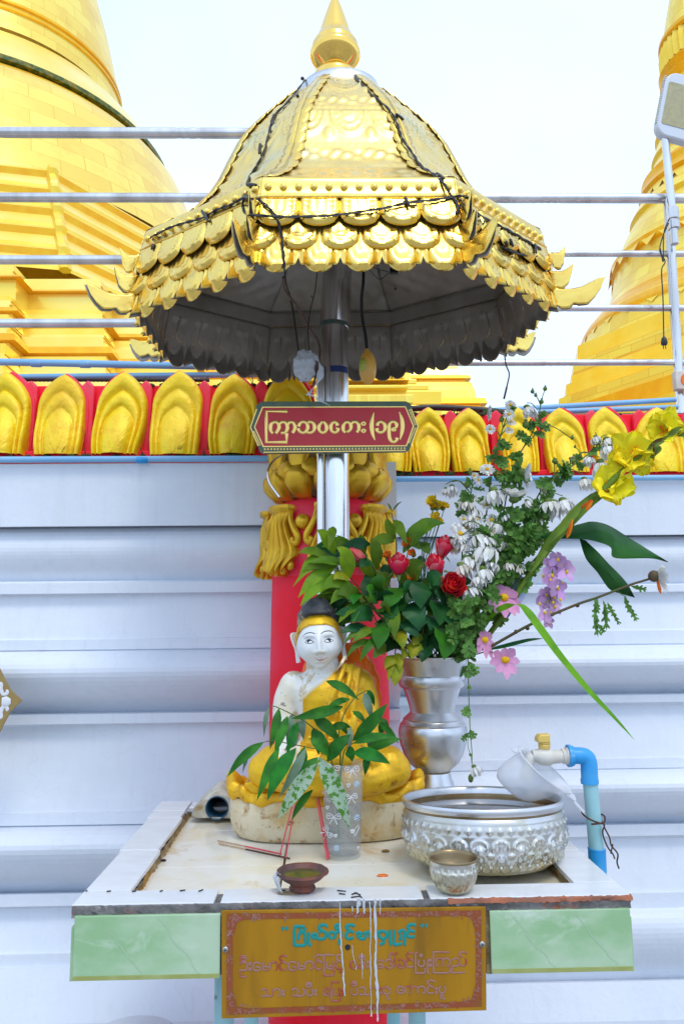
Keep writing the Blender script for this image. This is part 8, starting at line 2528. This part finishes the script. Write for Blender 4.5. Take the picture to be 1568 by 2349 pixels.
def grass_blade():
    mb = MB()
    r = random.Random(9)
    P = [MO + V(.03, -.02, -.01), X_(190, 1120, 1.50), X_(290, 1040, 1.46), X_(400, 1016, 1.44), X_(470, 1070, 1.43), X_(560, 1190, 1.42), X_(700, 1380, 1.42), X_(900, 1620, 1.42), X_(1080, 1810, 1.42), X_(1222, 1966, 1.42)]
    P = catmull(P, 6)
    N = len(P) - 1
    rows = [[], [], []]
    for i, p in enumerate(P):
        t = i / N
        d = U(P[min(i + 1, N)] - P[max(i - 1, 0)])
        tw = lerp(1.25, .2, smooth01((t - .25) / .25))
        nrm = U(V(sin(tw) * .8, -cos(tw), .4))
        s = U(d.cross(nrm))
        w = .0085 * interp([(0, .5), (.3, .75), (.45, 1), (.6, .95), (.8, .62), (.93, .3), (1, .02)], t)
        rows[0].append(p + s * w + nrm * .3 * w); rows[1].append(p); rows[2].append(p - s * w + nrm * .3 * w)
    mb.grid(rows)
    tag(mb.build('grass_blade', G['grass'], smooth=70), 'long bright green blade bending down to the right across the white wall', 'leaf')
grass_blade()
def bare_branch():
    t = plant('chrysanthemum', 'brown stem leaning far right with limp leaves and one white flower at its end', 'flower stem')
    r = random.Random(71)
    ms, ml, mp, mo, mg = MB(), MB(), MB(), MB(), MB()
    pts = [V(MO.x + .04, MO.y - .02, MO.z), F_(1265, 880, 1.50), X_(220, 1305, 1.49), X_(500, 1150, 1.46), X_(800, 1020, 1.44), X_(960, 965, 1.43), X_(1180, 880, 1.42), X_(1345, 828, 1.41)]
    P = stemtube(ms, pts, .0034, .0022, 8)
    for x, y in ((390, 1205), (820, 1020), (470, 1180)): ms.ball(X_(x, y, 1.445), .0042, 8, 6)
    for x0, y0, x1, y1, w in ((960, 970, 940, 1120, 50), (945, 1060, 965, 1245, 60), (965, 1150, 1010, 1215, 40), (1000, 985, 1035, 1080, 36), (1010, 1000, 1025, 1200, 50), (1030, 1000, 1080, 1100, 40), (1060, 1050, 1118, 1162, 36), (1150, 950, 1190, 1080, 44), (1180, 1020, 1240, 1135, 44), (1195, 885, 1310, 912, 44), (940, 965, 970, 1060, 40), (1100, 920, 1165, 965, 12)):
        a, b = X_(x0, y0, 1.43), X_(x1, y1, 1.42)
        lobed(ml, a, b, w / 2.805 / 1.09 * .75 * 1.43 / F0, facing(r), r)
    p = X_(1372, 815, 1.405)
    daisy(mp, None, p, V(.95, -.3, .05), .034, 15, r, cup=.5, hang=.25, w=.17, layers=2)
    mg.ball(p + V(-.004, 0, 0), .011, 12, 8)
    leaf(mo, [p, X_(1388, 880, 1.40), X_(1404, 940, 1.40)], .0035, TOC, .1, 'petal', 4)
    ms.build('stem', G['darkstem'], t); ml.build('leaves', G['mum'], t, smooth=70); mp.build('petals', G['white'], t, smooth=70); mo.build('wilted_petals', G['orange'], t); mg.build('calyx', G['darkstem'], t)
    mb = MB(); a = [F_(1270, 900, 1.49), X_(330, 1300, 1.47), X_(470, 1265, 1.46), X_(580, 1252, 1.46)]
    leaf(mb, a, .004, TOC, .5, 'long', 12)
    tag(mb.build('dark_blade', G['rose']), 'narrow dark drying blade below the brown stem', 'leaf')
bare_branch()
def dangling():
    t = plant('trailing_stem', 'thin trailing stem hanging down from the bouquet into the large silver bowl', 'flower stem')
    r = random.Random(81)
    z2 = zoom(950, 1600, 2.412)
    D = lambda x, y, Y: at(*z2(x, y), Y)
    ms, ml, mp, mg = MB(), MB(), MB(), MB()
    pts = [MO + V(.045, -.03, 0), D(525, 20, 1.50), D(528, 160, 1.485), D(532, 300, 1.47), D(536, 420, 1.46), D(542, 560, 1.45), D(552, 680, 1.44), D(552, 750, 1.435)]
    stemtube(ms, pts, .0012, .0008, 5)
    stemtube(ms, [D(530, 560, 1.455), D(528, 640, 1.45), D(545, 700, 1.44), D(552, 750, 1.435)], .0007, .0006, 5)
    for x0, y0, x1, y1, w in ((530, 0, 540, 110, 90), (530, 130, 585, 215, 60), (525, 190, 550, 225, 40), (515, 190, 520, 222, 30), (530, 270, 540, 300, 26), (530, 395, 508, 465, 60), (540, 540, 565, 600, 50), (530, 560, 490, 610, 36), (540, 680, 545, 705, 20)):
        a, b = D(x0, y0, 1.455), D(x1, y1, 1.45)
        lobed(ml, a, b, w / 2.412 / 1.09 * .75 * 1.46 / F0, facing(r), r)
    p = D(565, 765, 1.43)
    hangmum(mp, mg, p, .014, r, V(.35, -.2, -1))
    mg.ball(D(545, 835, 1.43), .005, 8, 6, sq=(1, 1, 1.5))
    ms.build('stem', G['stem'], t); ml.build('leaves', G['mum'], t, smooth=70); mp.build('petals', G['white'], t, smooth=70); mg.build('calyx', G['calyx'], t)
dangling()
# blue-white plastic wrap showing behind the flowers
mb = MB()
r = random.Random(5)
rows = []
for i in range(9):
    y = lerp(760, 1115, i / 8)
    rows.append([X_(lerp(250 + 12 * sin(i), [330, 420, 470, 475, 470, 440, 400, 360, 330][i], j / 8), y, 1.545 + .012 * sin(j * 1.3 + i * .7)) for j in range(9)])
mb.grid(rows)
tag(mb.build('plastic_wrap', mat('pale_blue_wrap_film', (.42, .52, .80), .3), smooth=70), 'crumpled pale blue plastic wrap behind the pink cosmos at the right of the bouquet', 'wrap')
